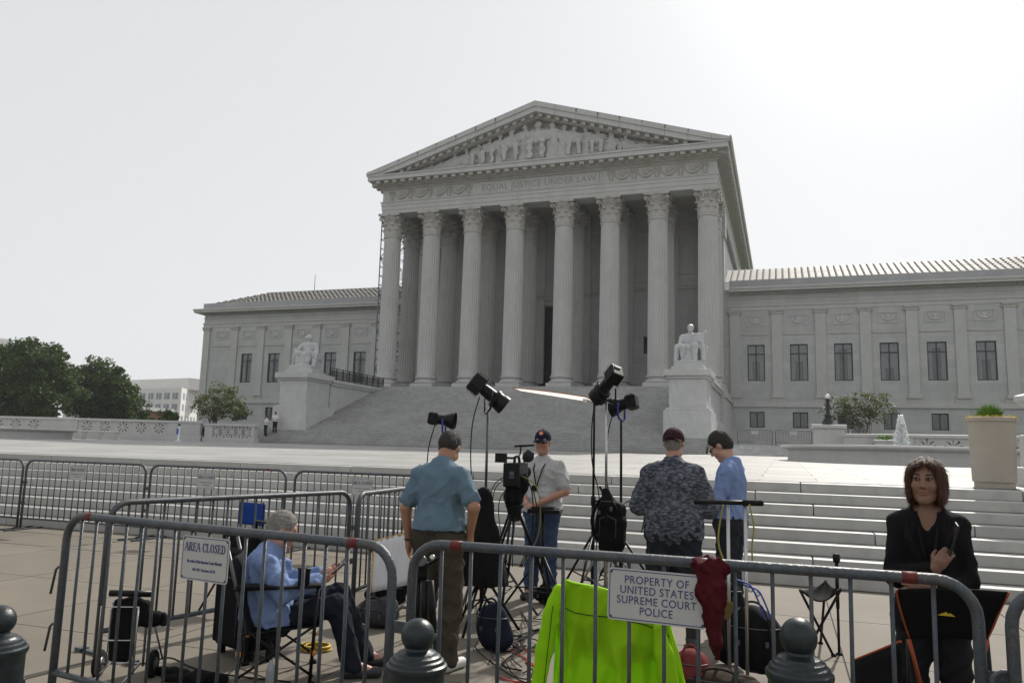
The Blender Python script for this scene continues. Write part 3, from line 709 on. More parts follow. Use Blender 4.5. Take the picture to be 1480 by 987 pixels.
# --- pediment figures (standing, seated and reclining, heads under the raking cornice)
def relief(x, kind, h, flip=1, seed=0):
    """a draped figure of height h at x on the ledge"""
    s = h/3.9; f = flip
    if kind == 'stand':
        p = [seg((0,0,.2),(0,0,1.9),.42,.34,.2), ell((0,-.05,2.5),(.50,.30,.62),.25), seg((-.38,-.05,2.95),(.38,-.05,2.95),.2,.2,.2), seg((0,-.1,3.0),(0,-.12,3.3),.14,.13,.1), ell((0,-.14,3.55),(.22,.25,.30),.08),
             seg((f*.5,-.05,2.9),(f*.68,-.15,2.1),.16,.13,.1), seg((f*.68,-.15,2.1),(f*.2,-.42,1.85),.13,.1,.1), seg((-f*.5,-.05,2.9),(-f*.7,-.2,2.2),.16,.13,.1), seg((-f*.7,-.2,2.2),(-f*.62,-.4,2.75),.12,.1,.1),
             seg((0,-.05,.05),(0,-.02,2.2),.58,.42,.2), seg((.15*f,-.3,.1),(.1*f,-.2,1.6),.22,.2,.2), seg((-f*.4,-.25,2.9),(f*.3,-.35,1.3),.12,.16,.15)]
    elif kind == 'seat':
        p = [rbox((0,.1,.8),(.65,.35,.75),.08,.1), ell((0,-.1,2.0),(.52,.32,.72),.25), seg((-.4,-.05,2.5),(.4,-.05,2.5),.2,.2,.2), seg((0,-.1,2.6),(0,-.1,2.9),.15,.14,.1), ell((f*.03,-.14,3.15),(.24,.27,.32),.08),
             seg((-.28,-.2,1.5),(-.34,-.85,1.45),.27,.22,.2), seg((.28,-.2,1.5),(.36,-.85,1.5),.27,.22,.2), seg((-.34,-.85,1.45),(-.34,-.8,.1),.22,.15,.12), seg((.36,-.85,1.5),(.4,-.7,.1),.22,.15,.12),
             seg((f*.52,-.05,2.45),(f*.72,-.35,1.75),.16,.13,.1), seg((f*.72,-.35,1.75),(f*.3,-.7,1.75),.13,.11,.1), seg((-f*.52,-.05,2.45),(-f*.75,-.25,1.8),.16,.13,.1), seg((-f*.75,-.25,1.8),(-f*.6,-.7,2.2),.13,.1,.1)]
    elif kind == 'lean':
        p = [ell((0,-.1,1.1),(.55,.34,.7),.25), seg((0,-.1,1.6),(f*.05,-.15,2.0),.17,.15,.1), ell((f*.08,-.16,2.3),(.24,.27,.32),.08), seg((0,-.1,.55),(-f*1.3,-.2,.75),.36,.24,.2), seg((-f*1.3,-.2,.75),(-f*1.9,-.15,.2),.24,.15,.15),
             seg((f*.45,-.1,1.6),(f*.75,-.2,.9),.17,.14,.1), seg((f*.75,-.2,.9),(f*.75,-.2,.15),.14,.14,.1), seg((-f*.45,-.1,1.55),(-f*.8,-.35,1.0),.16,.12,.1), rbox((0,0,.2),(.8,.3,.2),.05,.1)]
    else:
        p = [ell((f*.2,-.1,.55),(.75,.3,.42),.25, rotm(y=f*.45)), ell((f*.85,-.15,1.18),(.22,.25,.29),.08), seg((f*.6,-.1,.8),(f*.8,-.12,1.0),.15,.14,.1), seg((-f*.2,-.1,.4),(-f*1.3,-.15,.5),.30,.2,.2), seg((-f*1.3,-.15,.5),(-f*2.1,-.12,.2),.2,.12,.12), seg((f*.5,-.15,.7),(f*1.0,-.25,.2),.14,.12,.1)]
    V, F = sdf(p, .085/s if s > .9 else .085, 1); V = wrinkle(V, F, .10, 6., seed, (1,1,.22)); V *= s; V[:,1] *= .85; V[:,0] *= 1.5
    o = np_mesh('relief_figure', V, F, MARBLE, tymp, loc=(x,-1.12,FZ+22.285)); return o
def drape(u, v):
    x = -13.6+27.2*u; h = max(.15, (rk(x)-1.25-22.3)*.80); return (x, -1.02-.10*math.sin(u*97+3*math.sin(v*5))-.07*math.sin(u*211+v*9)-.05*math.sin(v*14+u*40), FZ+22.285+h*v)
MB().surf(drape, 260, 14).build('relief_drapery', MARBLE, tymp)
for i,(x,kind,h,f) in enumerate([(0.0,'seat',4.55,1),(-1.35,'stand',3.95,1),(1.45,'stand',3.9,-1),(-2.7,'seat',4.1,-1),(2.7,'stand',3.45,1),(-3.95,'stand',3.2,1),(3.75,'seat',3.55,-1),(4.8,'stand',2.95,1),(-5.1,'seat',3.45,1),(-6.3,'seat',3.0,-1),(6.0,'seat',3.1,-1),(7.3,'lean',3.3,1),(-7.5,'lean',3.2,-1),(-8.9,'lean',2.75,1),(8.8,'lean',2.6,-1),(-10.3,'lie',2.9,1),(10.3,'lie',2.9,-1),(11.9,'lie',2.2,-1),(-12.1,'lie',2.1,1),(13.3,'lie',1.6,-1),(-13.5,'lie',1.5,1)]):
    relief(x, kind, h, f, i)
# ---------------------------------------------------------------- stair cheeks with seated statues
def cheek(sx, label):
    t = thing('stair_cheek_wall', label, 'wall', (sx*16.0,-12,2))
    t.location = (0,0,0)
    xi, xo = 14.75, 17.30
    def bx(x0,x1,y0,y1,z0,z1,nm,m=PED,bv=.03): return MB().box(min(sx*x0,sx*x1),max(sx*x0,sx*x1),y0,y1,z0,z1).build(nm, m, t, bevel=bv)
    bx(xi-.35,xo+.35,-16.35,-12.2,1.6,4.70,'pedestal_base'); bx(xi-.22,xo+.22,-16.22,-12.3,4.705,4.88,'base_moulding')
    bx(xi,xo,-16.0,-12.5,4.885,6.92,'pedestal_die'); bx(xi-.16,xo+.16,-16.16,-12.4,6.925,7.10,'pedestal_cap'); bx(xi-.34,xo+.34,-16.34,-12.3,7.105,7.55,'pedestal_cap')
    # wall running back to the portico in separate blocks
    ys_ = [-12.28,-9.9,-7.5,-5.1,-2.4]
    for a,b in zip(ys_[:-1], ys_[1:]):
        bx(xi+.05,xo-.1,a+.006,b-.006,1.6,6.80,'wall_block',PED,.012); bx(xi-.12,xo+.10,a+.006,b-.006,6.805,7.02,'coping',PED,.02); bx(xi-.25,xo+.22,a+.006,b-.006,7.025,7.30,'coping',PED,.02)
    for a,b in zip(ys_[:-1], ys_[1:]):
        if sx > 0: bx(xo-.09,xo+.25,a+.006,b-.006,1.6,4.3,'wall_plinth',PED,.02)
    if sx > 0:
        bx(xi+.1,xo+.3,-2.39,7.6,1.6,6.6,'wall_block',MARBLE,.02); bx(xi+.1,xo+.45,-2.38,7.6,6.605,6.95,'coping',MARBLE,.02)
    else: bx(xi+.1,xo+.3,-2.39,7.6,1.6,6.6,'wall_block',MARBLE,.02)
    return t
cheek(-1, 'marble stair side wall and pedestal left of the main stair, under the robed seated statue')
cheek(1, 'marble stair side wall and pedestal right of the main stair, under the bare-armed seated statue')

def statue(sx, x, label, name):
    t = thing(name, label, 'statue', (sx*16.03,-14.3,7.555))
    MB().box(-1.15,1.15,-1.55,1.6,0,.26).build('plinth', PED, t, bevel=.02); MB().box(-1.0,1.0,-1.4,1.5,.263,.5).build('plinth', PED, t, bevel=.02)
    # seat block
    s = 1.0; z = .5
    if sx > 0:   # seated man facing forward, square book/tablet at his left, scales behind
        V, F = sdf([rbox((0,.65,1.25),(.98,.62,.72),.05,.05), rbox((-.95,.75,1.75),(.22,.42,.32),.04,.03), rbox((.95,.75,1.75),(.22,.42,.32),.04,.03), rbox((0,1.2,1.9),(.9,.16,.75),.05,.05),
             ell((0,.35,2.30),(.52,.36,.72),.2), seg((-.45,.35,2.78),(.45,.35,2.78),.22,.22,.2), seg((0,.32,2.8),(0,.28,3.15),.17,.15,.1), ell((0,.24,3.42),(.22,.27,.31),.06), ell((0,.27,3.48),(.25,.28,.28),.03), seg((0,.02,3.42),(0,-.04,3.34),.04,.06,.04), ell((0,.05,3.2),(.12,.12,.12),.08),
             seg((-.28,.25,1.75),(-.42,-.75,1.80),.30,.25,.2), seg((.28,.25,1.75),(.40,-.78,1.92),.30,.25,.2),
             seg((-.42,-.75,1.80),(-.40,-.72,.62),.25,.17,.1), seg((.40,-.78,1.92),(.44,-.95,.66),.25,.17,.1), seg((-.40,-.72,.60),(-.40,-1.15,.56),.16,.11,.1), seg((.44,-.95,.62),(.46,-1.35,.57),.16,.11,.1),
             seg((-.62,.35,2.72),(-.72,.0,2.05),.21,.17,.12), seg((-.72,.0,2.05),(-.25,-.42,2.02),.16,.12,.1), seg((-.25,-.42,2.02),(.05,-.5,2.02),.11,.09,.08),
             seg((.62,.35,2.72),(.82,.1,2.1),.21,.17,.12), seg((.82,.1,2.1),(.72,-.3,2.3),.15,.12,.1),
             rbox((.60,-.05,2.45),(.42,.10,.55),.03,.04, rotm(x=-.15)), seg((1.02,.35,1.2),(1.05,.35,3.05),.06,.06,.03), ell((1.05,.3,3.1),(.14,.12,.18),.03),
             seg((-.85,-.2,1.9),(-.92,-.55,.75),.26,.2,.15), seg((.85,-.1,1.9),(.98,-.6,.8),.24,.2,.15), seg((0,-.45,1.7),(0,-.75,.8),.26,.22,.15), rbox((0,-.55,.62),(.9,.75,.12),.04,.05)], .055, 1)
    else:        # seated robed woman turned a little to her right, arm resting on a small figure and books
        V, F = sdf([rbox((0,.65,1.2),(.95,.62,.70),.06,.05), rbox((.85,.6,1.65),(.24,.5,.30),.05,.04),
             ell((0,.35,2.25),(.52,.38,.75),.2), seg((-.42,.33,2.75),(.42,.33,2.75),.23,.23,.2), seg((0,.3,2.8),(-.02,.26,3.15),.17,.15,.1), ell((-.04,.24,3.42),(.24,.29,.33),.06), ell((-.02,.33,3.40),(.30,.30,.38),.06), seg((-.08,.0,3.4),(-.1,-.04,3.34),.04,.05,.04),
             seg((-.26,.25,1.75),(-.45,-.72,1.82),.33,.28,.2), seg((.26,.25,1.75),(.34,-.78,1.75),.33,.28,.2), seg((-.45,-.72,1.82),(-.48,-.75,.62),.28,.24,.12), seg((.34,-.78,1.75),(.36,-.85,.62),.28,.24,.12), seg((-.05,-.6,1.6),(-.05,-.8,.7),.3,.26,.15),
             seg((-.6,.33,2.7),(-.95,.05,2.1),.22,.18,.12), seg((-.95,.05,2.1),(-.85,-.4,2.0),.16,.13,.1), seg((.6,.33,2.7),(.82,.1,2.05),.22,.18,.12), seg((.82,.1,2.05),(.45,-.45,2.0),.16,.12,.1),
             seg((-1.0,-.25,.6),(-1.0,-.2,1.9),.22,.17,.1), ell((-1.0,-.22,2.15),(.16,.16,.19),.05), seg((-1.0,-.2,1.7),(-.75,-.35,1.5),.09,.07,.05), seg((-.92,.3,.7),(-.95,.3,1.7),.3,.3,.1),
             seg((.0,-.2,1.9),(.45,-.9,1.2),.25,.2,.2), seg((.75,-.1,1.8),(.85,-.6,.7),.28,.22,.15), rbox((0,-.55,.62),(1.0,.75,.12),.04,.05)], .055, 1)
    V = wrinkle(V, F, .060 if sx < 0 else .036, 7., 5+sx, (1,1,.22)); V[:,2] *= .935
    np_mesh('figure', V, F, MARBLE_STATUE, t)
    return t
statue(1, 16, 'seated marble man holding a tablet, on the pedestal right of the stair', 'seated_statue')
statue(-1, -16, 'seated robed marble woman with a small standing figure, on the pedestal left of the stair', 'seated_statue').rotation_euler = (0,0,R(12))

def iron_rail(sx, label):
    t = thing('iron_railing', label, 'railing', (sx*15.0,0,7.30))
    y0, y1 = (-12.2,-2.5); x = 0
    MB().box(-.04,.04,y0,y1,1.02,1.08).box(-.03,.03,y0,y1,.08,.13).box(-.03,.03,y0,y1,.86,.90).build('rail', IRON, t)
    n = 9
    for i in range(n+1):
        y = y0+(y1-y0)*i/n; MB().box(-.035,.035,y-.035,y+.035,0,1.02).build('post', IRON, t)
    for i in range(n):
        a = y0+(y1-y0)*i/n; L = (y1-y0)/n; b = MB()
        for k in range(4):
            c = a+L*(k+.5)/4; r = L/8*.95
            for zz in (.32,.66):
                b.tube([(0,c+r*math.cos(q*math.pi/5),zz+.165*math.sin(q*math.pi/5)) for q in range(10)], .022, 5, closed=True)
            b.box(-.012,.012,c-.012,c+.012,.13,.86)
        b.build('scroll_panel', IRON, t)
    return t
iron_rail(-1, 'black iron scroll railing on the coping behind the robed statue')
iron_rail(1, 'black iron scroll railing on the coping behind the statue with the tablet')

# ---------------------------------------------------------------- pierced marble balustrades
def rosette(b, c, r, ax, depth=.34):
    """eight wedge-shaped petals pierced through: built as the stone between them (hub, ring, spokes)"""
    ux, uy = ax
    def pt(u, w, d): return (c[0]+ux*u-uy*d, c[1]+uy*u+ux*d, c[2]+w)
    for k in range(8):
        a0 = 2*math.pi*(k+.5)/8; wd = .085
        p = []
        for (rr,off) in ((r*.2,-wd*.45),(r,-wd*1.15),(r,wd*1.15),(r*.2,wd*.45)):
            p.append((rr*math.cos(a0)-off*math.sin(a0), rr*math.sin(a0)+off*math.cos(a0)))
        b.extrude([pt(u,w,-depth/2) for u,w in p], (-uy*depth, ux*depth, 0))
    hub = [(r*.24*math.cos(2*math.pi*i/12), r*.24*math.sin(2*math.pi*i/12)) for i in range(12)]
    b.extrude([pt(u,w,-depth/2-.02) for u,w in hub], (-uy*(depth+.04), ux*(depth+.04), 0))
    # corner stone between the circle and its square
    s = r*1.04
    for q in range(4):
        p = [(s*cx, s*cy) for cx,cy in ((1,0),(1,1),(0,1))]
        p += [(r*math.cos(t), r*math.sin(t)) for t in [math.pi/2-math.pi/2*i/6 for i in range(7)]]
        an = q*math.pi/2; p = [(u*math.cos(an)-w*math.sin(an), u*math.sin(an)+w*math.cos(an)) for u,w in p]
        b.extrude([pt(u,w,-depth/2) for u,w in p], (-uy*depth, ux*depth, 0))
def balustrade(label, A, B, pattern, zb, h=1.28, m=MARBLE):
    """pattern: list of ('solid', length) / ('rose', count)"""
    A, B = Vector(A), Vector(B); d = (B-A); L = d.length; ux, uy = d.x/L, d.y/L
    t = thing('balustrade', label, 'balustrade', (A.x, A.y, zb), math.atan2(uy, ux))
    tot = sum(p[1] if p[0] == 'solid' else p[1]*1.12 for p in pattern); sc = L/tot
    MB().box(-.1,L+.1,-.30,.30,-.5,.22).build('base_course', m, t, bevel=.02); MB().box(-.1,L+.1,-.28,.28,h-.2,h).build('coping', m, t, bevel=.03)
    x = 0
    for kind, n in pattern:
        if kind == 'solid':
            MB().box(x+.004,x+n*sc-.004,-.24,.24,.223,h-.203).build('pier', m, t, bevel=.02); x += n*sc
        else:
            w = 1.12*sc
            for k in range(n):
                b = MB(); rr = (h-.43)/2*.97; rosette(b, (0,0,.225+rr*1.03), rr, (1,0))
                g = (w-2*rr*1.03)/2
                if g > .01: b.box(-w/2+.004,-rr*1.045,-.17,.17,.223,h-.203).box(rr*1.045,w/2-.004,-.17,.17,.223,h-.203)
                b.build('pierced_panel', m, t, (x+w/2,0,0)); x += w
    return t
lb = at(345, 634, -19.3)
balustrade('long pierced marble balustrade behind the stone bench at the left edge', (-40.5,-27.6,0), (-20.6,-21.1,0), [('rose',6),('solid',2.2),('rose',5),('solid',2.0)], 1.95)
balustrade('short pierced marble balustrade running to the foot of the main stair on the left', (-20.25,-20.95,0), (-15.9,-20.6,0), [('solid',1.2),('rose',5),('solid',.5)], 1.80)
balustrade('pierced marble balustrade behind the fountain jet on the right', (25.6,-21.2,0), (45,-24.6,0), [('solid',3.2),('rose',4),('solid',2.5),('rose',5),('solid',1.5)], 1.80, h=1.34)

def bench(label, A, B, z):
    A, B = Vector(A), Vector(B); d = B-A; L = d.length
    t = thing('stone_bench', label, 'bench', (A.x,A.y,z), math.atan2(d.y,d.x))
    MB().box(0,L,-.28,.28,.40,.52).build('seat', MARBLE, t, bevel=.03)
    for k in range(5): 
        x = .35+(L-.7)*k/4; MB().box(x-.16,x+.16,-.22,.22,-.16,.398).build('leg', MARBLE_WARM, t, bevel=.02)
    return t
a_, b_ = at(66,624,-29.0), at(177,627,-25.6)
bench('long low marble bench in front of the pierced balustrade on the left', (a_.x,a_.y,0), (b_.x,b_.y,0), plaza_z(-26.5)+.10)

# ---------------------------------------------------------------- fountains
WATER = mat('water', (.10,.12,.12), .08, .1, 3, spec=.6)
FOAM = mat('white_water', (.82,.84,.85), .35, .05, 8, spec=.5)
def fountain(x, label, jet):
    t = thing('fountain', label, 'fountain', (x,-33.2,plaza_z(-33.2)-.06))
    MB().lathe([(4.78,0),(4.78,.05),(4.68,.12),(4.68,.50),(4.80,.56),(4.95,.60),(5.0,.67),(4.95,.74),(4.6,.75),(4.5,.72),(4.5,.3),(.1,.3)], 72, caps=False).build('basin', MARBLE, t, sharp=35)
    MB().lathe([(0.01,.55),(4.5,.55)], 64, caps=False).build('water', WATER, t)
    if jet:
        MB().lathe([(.16,.3),(.16,.7),(.10,.75)], 14).build('nozzle', BRONZE, t)
        rg = random.Random(5); b = MB(); b.tube([(0,0,.7),(.02,0,1.2),(-.01,0,1.6)], [.04,.05,.02], 8)
        for i in range(2600):                       # rising core breaking up into falling drops
            u = rg.random(); h = .6+1.5*u**.8+rg.gauss(0,.03)
            w = (.10+.30*(1-u)**1.1)*rg.random()**.7
            a = rg.random()*6.283; r = rg.uniform(.008,.024)*(1.3 if u > .7 else 1)
            b.ball((w*math.cos(a),w*math.sin(a),h), (r,r,r*rg.uniform(1,2.0)), 5, 4)
        tag(b.build('water_jet', FOAM, t), kind='stuff')
    return t
fountain(27.1, 'round marble fountain basin with a white water jet on the right of the plaza', True)
fountain(-27.1, 'round marble fountain basin cut by the left edge, before the balustrade', False)

# ---------------------------------------------------------------- lamp on a pier, square planter, big round planter, candelabrum
lp = thing('lamp_post', 'black cast lamp post with a white globe on a marble pier', 'lamp', (24.82,-20.2,0))
MB().box(-.85,.85,-.6,.6,1.5,3.45).build('pier', MARBLE, lp, bevel=.03); MB().box(-.98,.98,-.72,.72,3.453,3.68).build('pier_cap', MARBLE, lp, bevel=.03)
MB().lathe([(.42,0),(.42,.08),(.33,.14),(.28,.30),(.20,.36),(.19,.50),(.24,.56),(.14,.66),(.12,.72),(.10,1.2),(.09,1.42),(.14,1.46),(.17,1.52),(.10,1.56)], 16, (0,0,3.685)).box(-.40,.40,-.40,.40,3.683,3.74).build('post', IRON, lp, sharp=40)
MB().ball((0,0,5.38), .15, 16, 10).build('globe', mat('opal_glass', (.75,.76,.76), .2, .02, 3), lp)
TERRA = mat('tan_planter', (.36,.325,.275), .75, .08, 2.5, bump=.2, bscale=60, stain=((.36,.29,.21),2.,.3))
GRASSM = mat('grass_blade', (.13,.25,.03), .6, .35, 6); 
p0 = at(1438, 705, -56.4)
bp = thing('round_planter', 'large round tan planter with a grass tuft at the plaza edge', 'planter', (p0.x, -56.4, plaza_z(-56.4)))
bp.scale = (.80,.80,.775)
MB().lathe([(.36,0),(.36,.115),(.39,.12),(.425,1.36),(.455,1.365),(.46,1.44),(.43,1.45),(.40,1.38),(.02,1.36)], 48).build('pot', TERRA, bp, sharp=40)
rg = random.Random(2); gb = MB()
for i in range(1100):
    a = rg.random()*6.283; r = .19*math.sqrt(rg.random()); h = rg.uniform(.16,.46)*(1-.4*r/.19); ln = rg.uniform(.2,1)*.17
    x, y = r*math.cos(a)-.02, r*math.sin(a); ex, ey = x+ln*math.cos(a), y+ln*math.sin(a)
    w = .006; px, py = -math.sin(a)*w, math.cos(a)*w
    gb.add([(x-px,y-py,1.36),(x+px,y+py,1.36),(x*.5+ex*.5+px,y*.5+ey*.5+py,1.36+h*.75),(x*.5+ex*.5-px,y*.5+ey*.5-py,1.36+h*.75),(ex,ey,1.36+h)], [(0,1,2,3),(3,2,4)])
tag(gb.build('grass_tuft', GRASSM, bp), kind='stuff')
fb = MB()
for i in range(420):
    a = rg.random()*6.283; r = rg.uniform(.30,.47); z = 1.45-(max(0, r-.44)*2.2)+rg.uniform(-.01,.03)
    n = Vector((rg.uniform(-1,1),rg.uniform(-1,1),rg.uniform(0,1))).normalized(); t1 = n.orthogonal().normalized(); t2 = n.cross(t1); c = Vector((r*math.cos(a), r*math.sin(a), z)); s = rg.uniform(.010,.020)
    fb.add([c+t1*s, c+t2*s, c-t1*s, c-t2*s], [(0,1,2,3)])
tag(fb.build('yellow_flowers', mat('yellow_petal', (.62,.42,.04), .7, .4, 9), bp), kind='stuff')
sp_ = thing('square_planter', 'small square white planter before the balustrade, beside the lamp', 'planter', (27.6,-22.4,plaza_z(-22.4)))
MB().extrude([(-.5,-.5,0),(.5,-.5,0),(.5,.5,0),(-.5,.5,0)], (0,0,1.12)).box(-.56,.56,-.56,.56,1.0,1.12).build('pot', MARBLE, sp_, bevel=.02)
gb = MB()
for i in range(240):
    a = rg.random()*6.283; r = .38*math.sqrt(rg.random()); c = Vector((r*math.cos(a), r*math.sin(a), 1.12+.25*rg.random())); s = .06
    n = Vector((rg.uniform(-1,1),rg.uniform(-1,1),rg.uniform(-1,1))).normalized(); t1 = n.orthogonal().normalized()*s; t2 = n.cross(t1)
    gb.add([c+t1,c+t2*.5,c-t1,c-t2*.5], [(0,1,2,3)])
tag(gb.build('plants', GRASSM, sp_), kind='stuff')
q0 = at(1541, 600, -55.9)
cb = thing('marble_candelabrum', 'carved marble candelabrum base cut by the right edge of the picture', 'candelabrum', (q0.x+.0,-55.6,plaza_z(-55.6)-.42))
MB().box(-.62,.62,-.62,.62,.1,.75).build('plinth', MARBLE, cb, bevel=.03); MB().box(-.5,.5,-.5,.5,.753,1.30).build('pedestal', MARBLE, cb, bevel=.03)
MB().lathe([(.30,1.3),(.34,1.4),(.30,1.5),(.28,1.62),(.42,1.74),(.60,1.80),(.66,1.86),(.66,1.94),(.56,1.97),(.3,2.02),(.24,2.3),(.22,3.4),(.34,3.5),(.4,3.8),(.2,3.9)], 8, smooth=False).build('shaft', MARBLE, cb)

sp3 = at(258,632,-24.2); sa = thing('sanitizer_stand', 'slim white floor stand with a blue bottle before the left balustrade', 'stand', (sp3.x,-24.2,plaza_z(-24.2)))
MB().box(-.17,.17,-.17,.17,0,.05).build('base', FOAM, sa); MB().box(-.05,.05,-.05,.05,.053,1.25).build('column', FOAM, sa); MB().obox((-.08,-.06,.72),(.07,.05,.2)).build('bottle', mat('blue_plastic',(.02,.08,.35),.4), sa, bevel=.01); MB().obox((0,-.03,1.2),(.10,.02,.10)).build('head', mat('grey_plastic',(.12,.13,.16),.4), sa)
# scaffold tower beside the portico
SCA = mat('scaffold_steel', (.16,.19,.23), .5, .2, 4, metal=.4)
sc = thing('scaffold', 'grey steel scaffold tower beside the leftmost column', 'scaffold', (-17.7,3.2,FZ))
zt = 18.6
for x in (-.9,.9):
    for y in (-1.2,1.2): MB().tube([(x,y,-5.6),(x,y,zt)], .06, 6).build('pole', SCA, sc)
for k in range(10):
    z = .4+k*2.0; b = MB(); b.tube([(-.9,-1.2,z),(.9,-1.2,z),(.9,1.2,z),(-.9,1.2,z)], .045, 5, closed=True)
    s = 1 if k % 2 else -1
    if k < 9:
        for y in (-1.2,1.2): b.tube([(-.9*s,y,z),(.9*s,y,z+2)], .04, 5)
        for x in (-.9,.9): b.tube([(x,-1.2*s,z),(x,1.2*s,z+2)], .04, 5)
        b.tube([(-.9,-1.2,z+1),(.9,-1.2,z+1),(.9,1.2,z+1),(-.9,1.2,z+1)], .035, 5, closed=True)
    b.build('bracing', SCA, sc)
# ---------------------------------------------------------------- trees, shrubs, far buildings
def leafmat(name, c1, c2):
    m = bpy.data.materials.new(name); m.use_nodes = True; n = m.node_tree.nodes; l = m.node_tree.links; b = n['Principled BSDF']
    g = n.new('ShaderNodeNewGeometry'); oi = n.new('ShaderNodeValToRGB'); oi.color_ramp.elements[0].color = (*c1,1); oi.color_ramp.elements[1].color = (*c2,1)
    l.new(g.outputs['Random Per Island'], oi.inputs[0]); l.new(oi.outputs[0], b.inputs['Base Color']); b.inputs['Roughness'].default_value = .6; b.inputs['Specular IOR Level'].default_value = .25
    tr = n.new('ShaderNodeBsdfTranslucent'); l.new(oi.outputs[0], tr.inputs[0]); ad = n.new('ShaderNodeMixShader'); ad.inputs[0].default_value = .3
    l.new(b.outputs[0], ad.inputs[1]); l.new(tr.outputs[0], ad.inputs[2]); l.new(ad.outputs[0], n['Material Output'].inputs[0])
    return m
LEAF_D = leafmat('dark_leaf', (.024,.054,.012), (.085,.138,.030)); LEAF_M = leafmat('olive_leaf', (.065,.09,.035), (.17,.19,.075))
LEAF_FAR = leafmat('far_leaf', (.05,.075,.03), (.10,.13,.06))
BARK = mat('bark', (.10,.075,.055), .9, .3, 4, bump=.4, bscale=12)
def leaves(pts, size, rng, thin=.55, up=.3):
    n = len(pts); nrm = rng.normal(size=(n,3)); nrm[:,2] = np.abs(nrm[:,2])+up; nrm /= np.linalg.norm(nrm, axis=1, keepdims=True)
    t = np.cross(nrm, rng.normal(size=(n,3))); t /= np.linalg.norm(t, axis=1, keepdims=True); b = np.cross(nrm, t)
    s = (size*(.6+.8*rng.random(n)))[:,None]
    V = np.stack([pts-t*s, pts-b*s*thin, pts+t*s, pts+b*s*thin], 1).reshape(-1,3); F = np.arange(4*n).reshape(n,4)
    return V, F
def tree(name, label, cat, loc, trunk_h, lobes, nleaf, size, m, seed, trunk_r=.35, group=None, stems=1, nclump=60, fill=.5, crs=.32, branches=True):
    """lobes: (x,y,z, rx,ry,rz) ellipsoids that the twig clumps follow"""
    rng = np.random.default_rng(seed); t = thing(name, label, cat, loc, 0, group)
    vol = np.array([l[3]*l[4]*l[5] for l in lobes])**.67; vol /= vol.sum(); C = []
    for l,v in zip(lobes, vol):
        k = max(4, int(nclump*v)); d = rng.normal(size=(k,3)); d /= np.linalg.norm(d, axis=1, keepdims=True)
        r = (fill+(1-fill)*rng.random(k))[:,None]; C.append(np.array(l[:3])+d*r*np.array(l[3:6]))
    C = np.concatenate(C); per = nleaf//len(C); P_ = []
    for c in C:
        q = rng.normal(size=(per,3)); q /= np.linalg.norm(q, axis=1, keepdims=True); q *= (rng.random((per,1))**.45)*crs*(.7+.7*rng.random())*np.array([1,1,.75]); P_.append(c+q)
    V, F = leaves(np.concatenate(P_), size, rng)
    np_mesh('crown', V, F, m, t, smooth=False)
    b = MB(); pr = random.Random(seed)
    for s in range(stems):
        ox, oy = (0,0) if stems == 1 else (pr.uniform(-.3,.3), pr.uniform(-.3,.3))
        top = Vector((lobes[0][0]*.3+ox*3, lobes[0][1]*.3+oy*3, trunk_h))
        b.tube([(ox,oy,-.3),(ox*1.2,oy*1.2,trunk_h*.4),top], [trunk_r*1.2,trunk_r,trunk_r*.75], 8)
        if branches:
            for c in C[s::max(1, len(C)//26)*stems]:
                c = Vector(c); mid = top.lerp(c, .5)+Vector((0,0,.1*(c-top).length)); b.tube([top, mid, c], [trunk_r*.38,trunk_r*.2,trunk_r*.05], 5)
    b.build('trunk', BARK, t)
    return t
tree('large_tree', 'large dense dark green tree at the far left edge', 'tree', (-68,2,1.8), 3.5, [(0,0,6.6,6.6,6.4,5.0),(-2.5,1,9.2,4.2,4.2,2.6),(3.6,-1,7.4,4.4,4.2,3.6),(5.2,-1,5.0,4.2,3.5,3.2),(1.0,-.5,9.4,3.4,3.4,2.8),(-4,0,5,4,4,4)], 46000, .20, LEAF_D, 1, .45, nclump=300, fill=.62, crs=1.0)
tree('large_tree', 'dark green tree right of the largest tree, before the white office block', 'tree', (-68.6,14,1.8), 3.6, [(0,0,5.8,4.8,4.6,4.2),(-1.4,0,9.0,2.6,2.6,2.2),(2.6,0,7.0,3.4,3.2,3.0),(3.6,-.6,4.4,3.8,3.0,2.6),(-3.2,0,6.6,2.8,2.8,3.0)], 32000, .20, LEAF_D, 2, .4, nclump=210, fill=.6, crs=.9)
bu = at(313,612,-10)
tree('multistem_shrub', 'loose olive green shrub before the left wing of the courthouse', 'shrub', (bu.x,-10,2.0), 1.6, [(0,0,3.4,2.2,2.0,1.5),(-1.2,0,2.9,1.7,1.6,1.2),(1.4,0,2.9,1.8,1.6,1.4),(.3,0,4.5,1.3,1.2,.9),(2.2,0,2.6,1.2,1.2,1.0)], 5200, .095, LEAF_M, 3, .09, stems=5, nclump=150, fill=.55, crs=.42)
bu = at(238,606,-8)
tree('round_shrub', 'small dark round shrub between the far office block and the loose shrub', 'shrub', (bu.x,-8,2.0), .8, [(0,0,1.7,1.5,1.4,.95),(.6,0,1.3,1.5,1.2,.8)], 4500, .11, LEAF_D, 4, .1, nclump=60, crs=.4)
bu = at(203,600,20)
tree('conical_tree', 'small conical green tree below the far office block', 'tree', (bu.x,20,2.0), 1.2, [(0,0,2.2,2.4,2.2,1.9),(0,0,4.2,1.3,1.3,1.6),(-2.8,0,2.0,2.2,2,1.7)], 6000, .16, LEAF_D, 5, .15, nclump=90, crs=.6)
bu = at(1243,622,-9)
